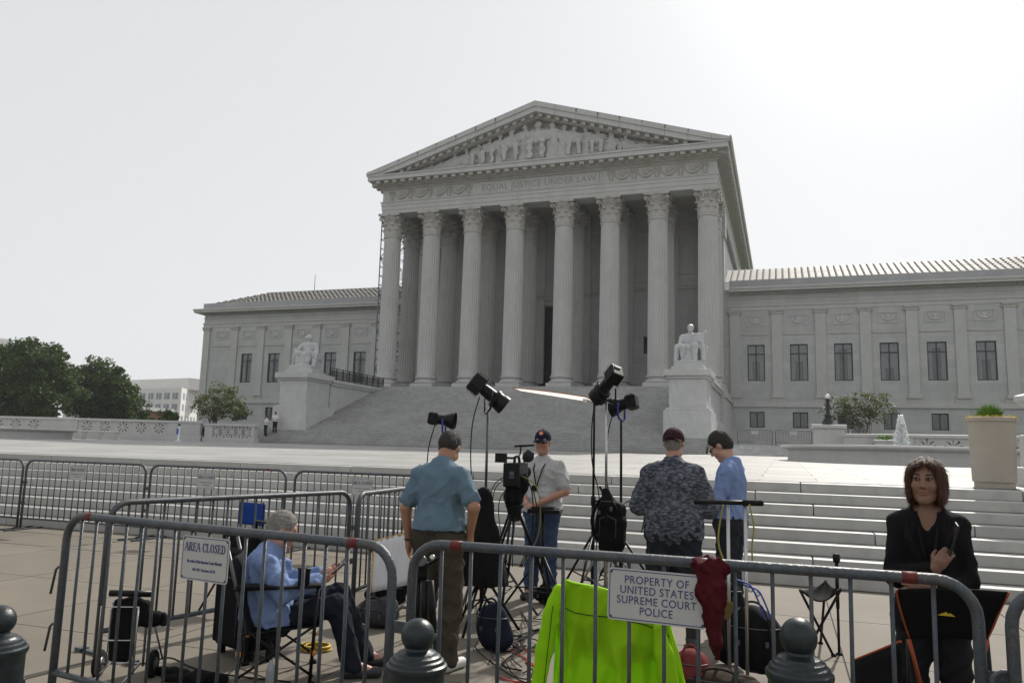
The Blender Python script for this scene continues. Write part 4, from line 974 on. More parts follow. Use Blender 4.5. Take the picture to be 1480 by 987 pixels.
tree('multistem_shrub', 'sparse twiggy shrub behind the lamp post on the right', 'shrub', (bu.x,-9,1.9), 1.0, [(.5,0,3.9,1.5,1.2,1.1),(-1.6,0,3.6,1.1,1.0,1.1),(1.3,0,3.2,1.1,1.0,1.0),(0,0,2.8,1.0,1.0,.8)], 3200, .085, LEAF_M, 6, .06, stems=6, nclump=110, fill=.4, crs=.36)
def hedge(label, A, B, z0, z1, seed):
    rng = np.random.default_rng(seed); n = 5200; u = rng.random(n)[:,None]; P_ = np.array(A)*(1-u)+np.array(B)*u; P_ = np.concatenate([P_, np.zeros((n,1))], 1); P_[:,1] += (rng.random(n)-.5)*1.1; P_[:,2] = z0+(z1-z0)*rng.random(n)
    V, F = leaves(P_, .10, rng); t = thing('clipped_hedge', label, 'hedge'); tag(np_mesh('foliage', V, F, LEAF_D, t, smooth=False), kind='stuff')
    d = Vector((B[0]-A[0],B[1]-A[1],0)); L = d.length; o = MB().box(0,L,-.4,.4,z0-.2,z1-.25).build('inner_twigs', mat('hedge_core',(.02,.03,.012),.9,.4,6), t, (A[0],A[1],0), math.atan2(d.y,d.x))
hedge('low clipped hedge behind the long left balustrade', (-40.8,-26.3), (-21.0,-19.9), 1.9, 3.0, 31)
hedge('low clipped hedge behind the fountain jet balustrade on the right', (26.6,-20.3), (45,-23.4), 1.8, 2.95, 32)
# far office block (white, ribbon of square windows) and the brick house under the trees
OFF = mat('office_concrete', (.62,.61,.59), .7, .06, .3); OWIN = mat('office_window', (.16,.18,.21), .2, .2, .2)
b0 = at(186,566,170); b1 = at(262,570,165); b2 = at(274,572,185)
ofb = thing('office_block', 'white concrete office block beyond the trees on the left', 'building', (0,0,0))
zT = at(230,561,168).z; zP = at(215,549,180).z
MB().extrude([(b0.x-40,b0.y+6,0),(b1.x,b1.y,0),(b2.x,b2.y+6,0),(b0.x-40,230,0)], (0,0,zT)).build('wall', OFF, ofb)
MB().extrude([(b0.x-30,b0.y+14,zT),(b1.x-4,b1.y+8,zT),(b1.x-1,b1.y+22,zT),(b0.x-30,225,zT)], (0,0,zP-zT)).build('penthouse', OFF, ofb)
A = Vector((b0.x-40,b0.y+6,0)); Bv = Vector((b1.x,b1.y,0)); dd = (Bv-A).normalized(); L = (Bv-A).length; nrm = Vector((dd.y,-dd.x,0))
if nrm.y > 0: nrm = -nrm
for r_ in range(4):
    zc = zT-3.1-r_*4.2*(168+71)/(168+71)
    for k in range(9):
        c = A+dd*(L-3.2-k*4.6); p = [c-dd*1.45, c+dd*1.45]
        w = MB(); w.extrude([p[0]+Vector((0,0,zc-1.2)), p[1]+Vector((0,0,zc-1.2)), p[1]+Vector((0,0,zc+1.2)), p[0]+Vector((0,0,zc+1.2))], nrm*.08); wo = w.build('window', OWIN, ofb)
        mu = MB(); mu.extrude([c-dd*.08+nrm*.085+Vector((0,0,zc-1.2)), c+dd*.08+nrm*.085+Vector((0,0,zc-1.2)), c+dd*.08+nrm*.085+Vector((0,0,zc+1.2)), c-dd*.08+nrm*.085+Vector((0,0,zc+1.2))], nrm*.1); mu.build('mullion', OFF, wo)
d2 = (Vector((b2.x,b2.y+6,0))-Bv).normalized(); n2 = Vector((d2.y,-d2.x,0))
for r_ in range(4):
    zc = zT-3.1-r_*4.2
    for k in range(5):
        c = Bv+d2*(4+k*4.6); w = MB(); p = [c-d2*1.2,c+d2*1.2]
        w.extrude([p[0]+Vector((0,0,zc-1.2)), p[1]+Vector((0,0,zc-1.2)), p[1]+Vector((0,0,zc+1.2)), p[0]+Vector((0,0,zc+1.2))], n2*.08); w.build('window', OWIN, ofb)
br = thing('brick_house', 'low red brick house with a white porch seen under the trees', 'building', (0,0,0))
c0 = at(160,604,60); c1 = at(196,604,60)
MB().box(c0.x,c1.x,60,70,1,8.0).build('wall', mat('red_brick', (.26,.10,.07), .8, .15, 3, joints=(.24,.08,.6,.01)), br)
MB().box(c0.x-.5,c1.x+.5,59.5,70.5,8.003,8.8).build('cornice', OFF, br)
for k in range(4):
    x = c0.x+(c1.x-c0.x)*(k+.5)/4; MB().box(x-.6,x+.6,59.9,59.99,3.2,7.0).build('window', OFF, br)
tw = thing('office_tower', 'pale tower sliver at the left edge above the tree', 'building', (0,0,0)); q = at(-28,487,260)
MB().box(q.x-30,q.x,260,280,0,q.z).build('wall', OFF, tw); MB().box(q.x-30.5,q.x+.3,259.5,280.5,q.z,q.z+1.2).build('parapet', OFF, tw)
for k in range(6): MB().box(q.x-5,q.x-1,259.9,259.98,q.z-8-k*5,q.z-5-k*5).build('window', OWIN, tw)
# ---------------------------------------------------------------- people
def skinmat(name, c): return mat(name, c, .5, .10, 9., spec=.35, bump=.05, bscale=90)
SK_A = skinmat('skin_tan', (.33,.17,.105)); SK_B = skinmat('skin_ruddy', (.40,.21,.15)); SK_C = skinmat('skin_light', (.42,.25,.175)); SK_D = skinmat('skin_brown', (.16,.08,.05)); SK_E = skinmat('skin_olive', (.20,.105,.068))
def cloth(name, c, var=.1, scale=6., rough=.85, bump=.25, bscale=260): return mat(name, c, rough, var, scale, bump=bump, bscale=bscale, spec=.10)
SHOE_W = mat('white_sneaker', (.55,.55,.53), .6, .12, 12); SHOE_B = mat('black_shoe', (.02,.02,.022), .45, .2, 12)
HAIR_D = mat('dark_hair', (.020,.016,.013), .75, .5, 60, spec=.5, aniso=(1,1,.2), bump=.6, bscale=160); HAIR_G = mat('grey_hair', (.22,.205,.18), .75, .35, 60, aniso=(1,.3,.3), bump=.5, bscale=160)
HAIR_W = mat('auburn_hair', (.055,.020,.009), .55, .7, 90, spec=.25, aniso=(1,1,.12), bump=.5, bscale=180)
EYEW = mat('eye_white', (.22,.20,.185), .25, .03, 5); EYED = mat('eye_dark', (.008,.007,.007), .2, .1, 5)
V3 = lambda *a: np.array(a, 'f4')
def head_prims(c, M, s=1., fem=False, jaw=1.):
    """head: skull, jaw, nose, brow, sockets, lips, ears; local y is the way the face looks"""
    def q(x, y, z): return c+M@(V3(x,y,z)*s)
    def e(p, r, k): return ell(q(*p), V3(*r)*s, k*s, M)
    def g(a, b, ra, rb, k): return seg(q(*a), q(*b), ra*s, rb*s, k*s)
    p = [e((0,-.014,.038),(.076,.097,.086),.02), e((0,.026,-.030),(.063*jaw,.068,.086),.035), e((0,.062,-.098),(.026*jaw,.022,.020),.03),
         g((-.048*jaw,.02,-.075),(0,.066,-.102),.022,.018,.03), g((.048*jaw,.02,-.075),(0,.066,-.102),.022,.018,.03),
         g((-.038,.076,.037),(.038,.076,.037),.014,.014,.02), e((-.038,.066,-.02),(.028,.026,.026),.025), e((.038,.066,-.02),(.028,.026,.026),.025),
         sub(e((-.033,.104,.018),(.019,.017,.012),.014)), sub(e((.033,.104,.018),(.019,.017,.012),.014)),
         g((0,.090,.024),(0,.108,-.018),.0085,.0125,.012), e((0,.110,-.024),(.0135,.012,.011),.008), e((-.013,.099,-.027),(.009,.010,.008),.006), e((.013,.099,-.027),(.009,.010,.008),.006),
         e((0,.088,-.054),(.025,.013,.008),.008), e((0,.086,-.066),(.021,.013,.008),.008), sub(e((0,.103,-.060),(.024,.009,.0022),.004)),
         e((-.079,-.004,.004),(.010,.021,.031),.008), e((.079,-.004,.004),(.010,.021,.031),.008)]
    return p, q
def hand_prims(w, fwd, palm, curl=.35, s=1., side=1, spread=.02):
    """palm plus five fingers: w wrist, fwd finger direction, palm the way the palm faces, side=+1 thumb on the right of fwd x palm"""
    fwd = fwd/np.linalg.norm(fwd); palm = palm-fwd*(palm@fwd); palm = palm/np.linalg.norm(palm); lat = np.cross(fwd, palm)*side
    o = lambda a,b,c: w+(fwd*a+lat*b+palm*c)*s
    p = [seg(o(0,.0,0),o(.045,.006,0),.024*s,.030*s,.015), seg(o(.035,-.022,0),o(.088,-.026,0),.016*s,.012*s,.014), seg(o(.035,.022,0),o(.09,.026,0),.017*s,.013*s,.014), seg(o(.05,0,0),o(.092,0,0),.018*s,.014*s,.014)]
    for i,(b,L) in enumerate(((.030,.070),(.0105,.080),(-.010,.074),(-.029,.058))):
        a = o(.088,b,0); r = .0088*s; ang = curl; d = fwd
        dirs = []
        for j,f in enumerate((.45,.32,.23)):
            ca, sa = math.cos(ang), math.sin(ang); d = fwd*ca+palm*sa+lat*(b*spread*10); d = d/np.linalg.norm(d)
            nx = a+d*L*f*s; p.append(seg(a, nx, r, r*.92, .003)); a = nx; r *= .92; ang += curl*1.15
    t0 = o(.018,.026,.004); t1 = t0+(fwd*.030+lat*.028+palm*.014)*s; t2 = t1+(fwd*.028+lat*.006+palm*.016)*s
    p += [seg(t0,t1,.0135*s,.011*s,.008), seg(t1,t2,.0105*s,.009*s,.003)]
    return p
def hair_strands(V, F, m, parent, seed, n, ln, w, lift):
    """loose strands lying along and lifting off the hair surface"""
    rng = np.random.default_rng(seed); N = vnormals(V, F); i = rng.integers(0, len(V), n); P0 = V[i]; nn = N[i]
    dn = np.array([0,-.25,-1.])+rng.normal(size=(n,3))*.35; tg_ = dn-nn*(dn*nn).sum(1, keepdims=True); tg_ /= np.maximum(np.linalg.norm(tg_, axis=1, keepdims=True), 1e-6)
    d = tg_+nn*(lift*rng.random((n,1))); sd_ = np.cross(nn, tg_)*w; L = ln*(.5+rng.random((n,1))); b = P0-nn*.001
    q = np.stack([b-sd_, b+sd_, b+d*L+sd_*.3, b+d*L-sd_*.3], 1).reshape(-1,3)
    tag(np_mesh('loose_strands', q, np.arange(4*n).reshape(n,4), m, parent, smooth=False), kind='stuff')
class Person:
    def __init__(s, name_label, loc, rz, H=1.75, skin=SK_A, build=1.0, res=.011, head_rot=(0,0,0), head_off=(0,0,0), belly=0., fem=False, J=None, hair=True, jaw=1., longs=False, bare=False):
        s.k = H/1.75; s.skin = skin; s.b = build; s.res = res; s.fem = fem; s.belly = belly
        s.t = thing('person', name_label, 'person', loc, rz)
        sw = .178*(.90 if fem else 1)*(.6+.4*build)
        j = dict(pelvis=(0,0,.95), waist=(0,.0,1.09), chest=(0,-.005,1.28), neck=(0,-.015,1.45), head=(0,.025,1.635),
                 shR=(sw,-.015,1.392), elR=(sw+.06,-.04,1.125), wrR=(sw+.075,.04,.88), shL=(-sw,-.015,1.392), elL=(-sw-.06,-.04,1.125), wrL=(-sw-.075,.04,.88),
                 hipR=(.088,0,.92), knR=(.10,.02,.50), anR=(.105,-.02,.085), toR=(.125,.13,.03), hipL=(-.088,0,.92), knL=(-.10,.02,.50), anL=(-.105,-.02,.085), toL=(-.125,.13,.03))
        if J: j.update(J)
        s.j = {a: V3(*b)*s.k for a,b in j.items()}
        s.M = rotm(*head_rot); s.hc = s.j['head']+V3(*head_off)*s.k
        s.hands = []; s.jaw = jaw; s.long = longs; s.bare = bare
    def torso(s, g=0.):
        j, k, b = s.j, s.k, s.b
        up = lambda p, q, t: p*(1-t)+q*t
        dy = V3(0,.02*k,0)
        p = [seg(j['hipL'],j['hipR'],(.118*b+g)*k,None,.06*k), ell(up(j['pelvis'],j['waist'],.3),((.165*b+g)*k,(.118*b+g)*k,(.13)*k),.06*k), ell(j['waist']+dy*s.belly,((.150*b+g)*k,(.108*b+g+.03*s.belly)*k,.15*k),.08*k),
             ell(j['chest'],((.172*b+g)*k,(.112*b+g)*k,.19*k),.08*k), seg(j['shL']*.72+j['chest']*.28+V3(0,0,.03*k),j['shR']*.72+j['chest']*.28+V3(0,0,.03*k),(.058+g*.7)*k,None,.06*k), seg(j['shL']*.55+j['neck']*.45+V3(0,0,-.01*k),j['neck']+V3(0,0,.005*k),(.046+g*.5)*k,(.056+g*.4)*k,.05*k), seg(j['shR']*.55+j['neck']*.45+V3(0,0,-.01*k),j['neck']+V3(0,0,.005*k),(.046+g*.5)*k,(.056+g*.4)*k,.05*k),
             seg(up(j['chest'],j['neck'],.55),j['neck'],(.085*b+g*.6)*k,(.06+g*.5)*k,.05*k)]
        return p
    def arm(s, S, g=0., t=1., tw=1.):
        j, k = s.j, s.k; b = .5+.5*s.b; f = .80 if s.fem else 1.
        a, e, w = j['sh'+S], j['el'+S], j['wr'+S]; p = []
        if t <= 1: e2 = a+(e-a)*t; p.append(seg(a,e2,(.054*f*b+g*.55)*k,(.052-.010*t+g*1.15)*f*k*b,.03*k))
        else:
            p.append(seg(a,e,(.054*f*b+g*.6)*k,(.043*f*b+g)*k,.03*k)); w2 = e+(w-e)*(t-1); p.append(seg(e,w2,(.043*f*b+g)*k,(.043-.014*(t-1)+g)*f*k,.02*k))
        return p
    def leg(s, S, g=0., t=2.):
        j, k = s.j, s.k; b = .55+.45*s.b; h, n, a = j['hip'+S], j['kn'+S], j['an'+S]; p = []
        if t <= 1: n2 = h+(n-h)*t; return [seg(h,n2,(.088*b+g)*k,(.088-.03*t+g)*k*b,.04*k)]
        a2 = n+(a-n)*(t-1)
        if g > .01: return [seg(h,n,(.088*b+g*.8)*k,(.060*b+g)*k,.04*k), seg(n,a2,(.060*b+g)*k,(.052+g*1.05)*k,.02*k)]
        return [seg(h,n,(.088*b+g)*k,(.058*b+g)*k,.04*k), seg(n,a2,(.058*b+g)*k,(.058-.018*(t-1)+g)*k,.02*k), ell(n+(a-n)*.3-V3(0,.02*k,0),(.05*k*b+g*k,.055*k*b+g*k,.11*k),.04*k)]
    def body(s):
        hp, q = head_prims(s.hc, s.M, s.k*(.89 if s.fem else 1.), s.fem, s.jaw); s.q = q
        n0 = s.j['neck']; p = s.torso(-.012 if s.fem else -.038)+[seg(n0-V3(0,0,.03*s.k), s.hc+s.M@(V3(0,-.03,-.05)*s.k), (.058 if not s.fem else .048)*s.k, (.054 if not s.fem else .046)*s.k, .03*s.k)]
        for S in 'LR':
            a_, e_, w_ = s.j['sh'+S], s.j['el'+S], s.j['wr'+S]; ff = .86 if s.fem else 1.; lw = getattr(s, 'long', False)
            p += [seg(a_, e_, .036*s.k*ff, (.030 if lw else .043)*s.k*ff, .02*s.k), seg(e_, w_, (.028 if lw else .044)*s.k*ff, .028*s.k*ff, .02*s.k)]
            p += s.leg(S, 0. if getattr(s, 'bare', False) else -.022)+[seg(s.j['an'+S],s.j['to'+S],.040*s.k,.030*s.k,.03*s.k)]
        p += hp
        for h in s.hands: p += h
        return soft('body', p, s.skin, s.t, s.res)
    def hand(s, S, fwd, palm, curl=.4, side=None, sc=1.):
        s.hands.append(hand_prims(s.j['wr'+S], V3(*fwd), V3(*palm), curl, s.k*sc*(.9 if s.fem else 1.), side if side is not None else (1 if S == 'R' else -1)))
    def shirt(s, m, sleeve=.72, hem=.90, g=.018, name='shirt', wr=(.012,16.,1), neck=True, extra=(), loose=.0, res=None, cuts=()):
        p = s.torso(g)
        for S in 'LR': p += s.arm(S, g*(1. if sleeve > 1 else 1.15), sleeve)
        if sleeve <= 1: 
            pass
        if loose: p.append(ell(s.j['waist']*.55+s.j['pelvis']*.45,((.175*s.b+loose)*s.k,(.135*s.b+loose)*s.k,.17*s.k),.06*s.k))
        p += list(extra); p.append(cut((0,0,hem*s.k),(0,0,-1)))
        p += list(cuts)
        return soft(name, p, m, s.t, res or max(.0085, s.res), (wr[0],wr[1]*2.1,wr[2],(1,1,.32)))
    def trousers(s, m, top=.99, length=1.93, g=.020, name='trousers', wr=(.014,14.,2)):
        k, b = s.k, s.b
        p = [seg(s.j['hipL'],s.j['hipR'],(.118*b+g*.5)*k,None,.05*k), ell(s.j['pelvis']*.7+s.j['waist']*.3,((.165*b+g*.5)*k,(.118*b+g*.5)*k,.13*k),.05*k)]
        for S in 'LR': p += s.leg(S, g, length)
        nv = s.j['waist']-s.j['pelvis']; nv = nv/np.linalg.norm(nv)
        p.append(cut(s.j['pelvis']+nv*(top-.95)*k, nv))
        return soft(name, p, m, s.t, max(.009, s.res), (wr[0],wr[1]*2.0,wr[2],(1,1,.9)))
    def shoes(s, m):
        for S in 'LR':
            a, t = s.j['an'+S], s.j['to'+S]; kn_ = s.j['kn'+S]; soft('sock', [seg(a, a+(kn_-a)*.3, .050*s.k, .052*s.k, .01)], SHOE_B, s.t, .012)
            d = t-a; d[2] = 0; d = d/np.linalg.norm(d); k = s.k
            soft('shoe', [seg(a*V3(1,1,0)+V3(0,0,.035*k)-d*.045*k, a*V3(1,1,0)+V3(0,0,.035*k)+d*.17*k, .042*k,.040*k,.02), seg(a+V3(0,0,-.01),a*V3(1,1,0)+V3(0,0,.05*k),.05*k,.048*k,.03), cut((0,0,.002),(0,0,-1))], m, s.t, .010)
    def belt(s, m, z=.985):
        k, b = s.k, s.b; c = s.j['pelvis']*.72+s.j['waist']*.28
        soft('belt', [ell(c,((.165*b+.020)*k,(.118*b+.022)*k,.13*k),.02), cut((0,0,(z+.018)*k),(0,0,1)), cut((0,0,(z-.020)*k),(0,0,-1))], m, s.t, .008)
    def short_hair(s, m, back=-.055, thick=.010, top=.0):
        q, M, k = s.q, s.M, s.k
        V, F = sdf([ell(q(0,-.020,.044),V3(.077+thick*.7,.098+thick*.7,.087+thick*.8+top)*k,.01,M), ell(q(0,-.055,-.012),V3(.064+thick*.5,.056+thick*.4,.068)*k,.03*k,M),
                    sub(ell(q(0,.098,-.012),V3(.080,.068,.090)*k,.010*k,M)), sub(ell(q(.085,.012,-.018),V3(.030,.034,.048)*k,.006,M)), sub(ell(q(-.085,.012,-.018),V3(.030,.034,.048)*k,.006,M)), sub(ell(q(0,.03,-.09),V3(.1,.07,.075)*k,.01,M))], .0055)
        V = wrinkle(V, F, .0045, 85., 4, (1,1,1)); hair_strands(V, F, m, np_mesh('hair', V, F, m, s.t), 3, 3500, .013, .0013, .55)
    def face(s, brow=HAIR_D, eyes=True, lips=None):
        q, M, k = s.q, s.M, s.k
        for sx in (-1,1):
            if eyes:
                e = MB(); rot = Matrix(M.tolist()); e.ball(q(sx*.033,.0875,.018), (.0130*k,.0095*k,.0058*k), 14, 10, rot); eo = e.build('eye', EYEW, s.t)
                MB().ball(q(sx*.033+.002,.0945,.018), (.0070*k,.0045*k,.0058*k), 12, 8, rot).build('iris', EYED, eo)
                MB().tube([q(sx*.016,.0925,.020),q(sx*.026,.0985,.0262),q(sx*.036,.0985,.0268),q(sx*.050,.090,.021)], .0022*k, 5).build('eyelash', EYED, eo)
            MB().tube([q(sx*.015,.0925,.042),q(sx*.03,.0925,.048),q(sx*.045,.082,.046),q(sx*.055,.074,.040)], [.0028*k,.0042*k,.0036*k,.0015*k], 6).build('eyebrow', brow, s.t)
        if lips: soft('lips', [ell(q(0,.0895,-.0545),V3(.0235,.0125,.0068)*k,.004,M), ell(q(0,.0885,-.0655),V3(.0195,.0125,.0075)*k,.004,M), sub(ell(q(0,.104,-.060),V3(.026,.010,.0016)*k,.002,M))], lips, s.t, .0032)

def cap(p, m, band, fwd=1, z=.055, peak=True, opening=False):
    """baseball cap on p's head; fwd=-1 wears it backwards"""
    q, M, k = p.q, p.M, p.k
    pr = [ell(q(0,-.014,z-.004),V3(.090,.110,.095)*k,.01,M), cut(q(0,0,z-.030), -M@V3(0,.10*fwd,1))]
    if opening: pr.append(sub(ell(q(0,-.12,z+.005),V3(.042,.06,.028)*k,.006,M)))
    V, F = sdf(pr, .006); o = np_mesh('cap', V, F, m, p.t)
    if peak:
        b = MB()
        def fn(u, v):
            a = (u-.5)*2.3; r0 = .085; x = math.sin(a)*(.086); y = fwd*(.075+.02*math.cos(a)+v*(.075*math.cos(a*.75)))-.014*0; zz = z-.020-.010*v-.018*abs(math.sin(a))*v-.02*(1-math.cos(a))
            return q(x*(1-.06*v), y, zz)
        b.surf(fn, 14, 4); b.build('peak', band, o, solid=.004)
    MB().ball(q(0,-.014,z+.092), .007*k, 8, 6).build('button', band, o)
    return o

# 1. man in a blue t-shirt, seen from behind, head bowed, one hand at his pocket
p = Person('man in a light blue t-shirt and olive trousers seen from behind, hand at his pocket', (19.74,-65.35,0), R(-6), 1.80, SK_A, 1.06, head_rot=(R(-48),0,R(10)), head_off=(0,.075,-.050), belly=1.,
    J=dict(elL=(-.285,-.03,1.13),wrL=(-.285,.03,.88),elR=(.315,-.06,1.17),wrR=(.225,.06,.955),neck=(0,.01,1.455),anR=(.13,-.05,.085),toR=(.16,.10,.03),knR=(.12,.01,.5),anL=(-.15,.06,.085),toL=(-.19,.21,.03),knL=(-.12,.05,.5)))
p.hand('L',(0,.12,-1),(.9,.3,0),.35); p.hand('R',(-.25,.35,-.9),(-.9,.1,.2),.5)
p.body(); p.shirt(cloth('pale_blue_jersey',(.115,.175,.225)), .74, .985, .020, loose=.006, wr=(.014,12.,3), extra=[seg(p.j['neck']+V3(-.02,-.01,.01),p.j['neck']+V3(.02,-.01,.01),.066,None,.015)]); p.trousers(cloth('olive_cotton',(.052,.045,.033)), .985, 2.0, .026, wr=(.018,14.,5)); p.belt(mat('brown_leather',(.025,.014,.010),.5,.2,9), .972); p.shoes(SHOE_W); p.short_hair(HAIR_D)
MB().lathe([(.034,-.012),(.036,0),(.034,.012)], 16, p.j['wrL']+V3(0,0,.02), axis=(0,.1,-1)).build('watch', SHOE_B, p.t)
# 2. man in a navy cap facing the camera behind the television camera
p = Person('man in a navy cap and sunglasses facing us, pale grey shirt and jeans', (19.66,-62.35,0), R(172), 1.85, SK_B, 1.05, head_rot=(R(-2),0,R(12)), res=.010,
    J=dict(elL=(-.275,.02,1.13),wrL=(-.06,.25,1.0),elR=(.275,.02,1.13),wrR=(.06,.25,.99),anR=(.12,-.02,.085),anL=(-.13,.05,.085),toL=(-.15,.2,.03)))
p.hand('L',(.75,.2,-.5),(0,-.4,-.8),.7); p.hand('R',(-.75,.25,-.5),(0,-.4,-.8),.7)
p.body(); sh = p.shirt(cloth('pale_grey_cotton',(.42,.42,.42),.08,40), .78, .90, .024, loose=.016, wr=(.014,13.,7)); p.trousers(cloth('blue_denim',(.045,.07,.13),.25,9), 1.0, 2.0, .024); p.shoes(SHOE_B); p.short_hair(HAIR_G,thick=.003)
NAVY = cloth('navy_twill',(.012,.016,.035)); c_ = cap(p, NAVY, NAVY); q = p.q
ORG = mat('orange_thread',(.55,.10,.03),.7); 
MB().ball(q(0,.083,.098),(.026,.012,.026),14,8,Matrix(p.M.tolist())).build('cap_badge', ORG, c_); MB().ball(q(0,.093,.099),(.013,.006,.013),10,6,Matrix(p.M.tolist())).build('cap_badge', SHOE_W, c_)
sg = MB()
for sx in (-1,1):
    sg.ball(q(sx*.033,.098,.016),(.030,.010,.019),14,8,Matrix(p.M.tolist())); sg.tube([q(sx*.060,.088,.022),q(sx*.080,.05,.024),q(sx*.082,-.02,.015)], .004, 6)
sg.tube([q(-.01,.105,.02),q(.01,.105,.02)], .004, 6)
gm = mat('mirrored_green_lens',(.02,.06,.05),.08,.3,30,metal=.4); sg.build('sunglasses', gm, p.t)
LAN = cloth('black_lanyard',(.012,.012,.014)); ch = p.j['chest']
MB().tube([ch+V3(-.07,.06,.17),ch+V3(-.055,.150,.08),ch+V3(-.01,.172,-.08),ch+V3(0,.180,-.16)], .007, 6).tube([ch+V3(.07,.06,.17),ch+V3(.055,.150,.08),ch+V3(.01,.172,-.08),ch+V3(0,.180,-.16)], .007, 6).build('lanyard', LAN, p.t)
MB().obox(ch+V3(-.02,.198,-.24),(.035,.004,.055),(0,.06,0)).build('badge', SHOE_W, p.t, bevel=.003); MB().obox(ch+V3(.03,.186,-.13),(.02,.008,.03)).build('badge_clip', LAN, p.t)
# 3. man in a mottled dark shirt, backward cap, from behind
p = Person('man in a mottled blue-grey shirt and backward cap seen from behind', (21.33,-63.9,0), R(3), 1.86, SK_B, 1.10, head_rot=(R(-12),0,R(-4)), head_off=(0,.02,-.012), belly=1.6, bare=True,
    J=dict(elL=(-.29,.02,1.10),wrL=(-.20,.24,1.04),elR=(.29,.02,1.10),wrR=(.20,.24,1.04),knL=(-.13,.02,.5),knR=(.13,.02,.5),anL=(-.15,-.02,.085),anR=(.15,-.02,.085)))
p.hand('L',(.5,.8,0),(.3,0,-.9),.5); p.hand('R',(-.5,.8,0),(-.3,0,-.9),.5)
def camo():
    m = cloth('mottled_shirt',(.07,.085,.115)); n = m.node_tree.nodes; l = m.node_tree.links; b = n['Principled BSDF']
    tc = n.new('ShaderNodeTexCoord'); mp = n.new('ShaderNodeMapping'); mp.inputs['Scale'].default_value = (26,26,60); nz = n.new('ShaderNodeTexNoise'); nz.inputs['Detail'].default_value = 7; nz.inputs['Scale'].default_value = 1
    l.new(tc.outputs['Object'], mp.inputs[0]); l.new(mp.outputs[0], nz.inputs['Vector']); r = n.new('ShaderNodeValToRGB'); e = r.color_ramp.elements; e[0].position = .36; e[0].color = (.03,.034,.045,1); e[1].position = .66; e[1].color = (.17,.18,.205,1)
    x = e.new(.5); x.color = (.075,.082,.10,1); l.new(nz.outputs[0], r.inputs[0]); l.new(r.outputs[0], b.inputs['Base Color']); return m
CAMO = camo(); nk = p.j['neck']
p.body(); p.shirt(CAMO, .98, .80, .030, loose=.028, wr=(.014,10.,9), extra=[seg(nk+V3(-.03,-.01,0),nk+V3(.03,-.01,0),.062,None,.02)])
p.trousers(cloth('dark_shorts',(.02,.022,.03)), .98, .92, .045, name='shorts'); p.shoes(SHOE_B); p.short_hair(HAIR_G,thick=.002); MAR = cloth('maroon_black_twill',(.035,.012,.016)); cap(p, MAR, MAR, -1, .05, peak=True, opening=False)
MB().tube([p.q(.076*math.sin(a),-.112*math.cos(a)*.98,.018) for a in [-.6+1.2*i/8 for i in range(9)]], .008, 6).build('cap_strap', MAR, p.t)
# 4. man in a light blue dress shirt, in profile, looking down at a phone
p = Person('man in a light blue dress shirt in profile, looking down at his phone', (21.76,-63.0,0), R(78), 1.88, SK_C, 1.0, head_rot=(R(-36),0,R(8)), head_off=(0,.06,-.03), res=.010, longs=True,
    J=dict(elL=(-.25,.04,1.13),wrL=(-.10,.29,1.16),elR=(.25,.02,1.13),wrR=(.08,.28,1.14)))
p.hand('L',(.5,.8,.25),(.2,-.2,.9),.5); p.hand('R',(-.5,.8,.25),(-.2,-.2,.9),.5)
DRS = cloth('light_blue_oxford',(.17,.235,.41),.07,8); nk = p.j['neck']
p.body(); p.shirt(DRS, 1.9, .97, .022, wr=(.016,12.,4), extra=[seg(nk+V3(-.02,0,.015),nk+V3(.02,.01,.01),.066,None,.015)]); p.trousers(cloth('charcoal_wool',(.022,.025,.032)), 1.0, 2.0, .026); p.belt(SHOE_B,.99); p.shoes(SHOE_B); p.short_hair(HAIR_D,thick=.012,top=.012)
q = p.q; sg = MB(); sg.ball(q(-.033,.100,.014),(.027,.007,.018),12,8,Matrix(p.M.tolist())); sg.ball(q(.033,.100,.014),(.027,.007,.018),12,8,Matrix(p.M.tolist())); sg.tube([q(-.062,.085,.022),q(-.082,.02,.02)], .0035, 6); sg.tube([q(.062,.085,.022),q(.082,.02,.02)], .0035, 6); sg.build('sunglasses', EYED, p.t)
ph = MB().obox((p.j['wrL']+p.j['wrR'])/2+V3(0,.07,.05),(.037,.075,.005),(R(35),0,0)).build('phone', EYED, None, bevel=.004); ph.matrix_world = Matrix.LocRotScale(Vector((21.76,-63.0,0)), Matrix.Rotation(R(78),3,'Z').to_quaternion(), None); tag(ph, 'black phone held by the man in the blue dress shirt', 'phone')
# 5. woman in a black blazer, arms folded, phone in hand
p = Person('woman in a black blazer with auburn bob, arms folded, holding a phone', (22.93,-66.55,0), R(172), 1.655, SK_E, .74, head_rot=(R(2),0,R(-10)), res=.0065, fem=True, jaw=1.12, longs=True,
    J=dict(elR=(.168,.05,1.13),wrR=(-.025,.215,1.20),elL=(-.175,.01,1.13),wrL=(-.01,.19,1.105),head=(0,.03,1.615)))
# her right arm raises the phone in front of the chest, the left lies across the waist
p.hand('R',(-.55,.12,.85),(-.35,-.85,.1),.62); p.hand('L',(.95,.15,-.05),(.1,-.9,0),.3)
BLZ = cloth('black_blazer',(.008,.008,.009),.2,10,bump=.3,bscale=300); ch = p.j['chest']; nk = p.j['neck']
p.body()
k = p.k
p.shirt(BLZ, 1.86, .80, .022, name='blazer', loose=.012, wr=(.007,13.,6), res=.0085, extra=[seg(p.j['shL']+V3(0,0,.012),p.j['shL']*.97+V3(.02,0,.006),.050*k,.045*k,.02), seg(p.j['shR']+V3(0,0,.012),p.j['shR']*.97+V3(-.02,0,.006),.050*k,.045*k,.02)],
    cuts=[sub(('s', nk+V3(0,.085,.08), ch+V3(0,.175,-.12), .066, .014, .008)), sub(seg(nk+V3(0,.03,.04), nk+V3(0,.06,.10), .066, .075, .01))])
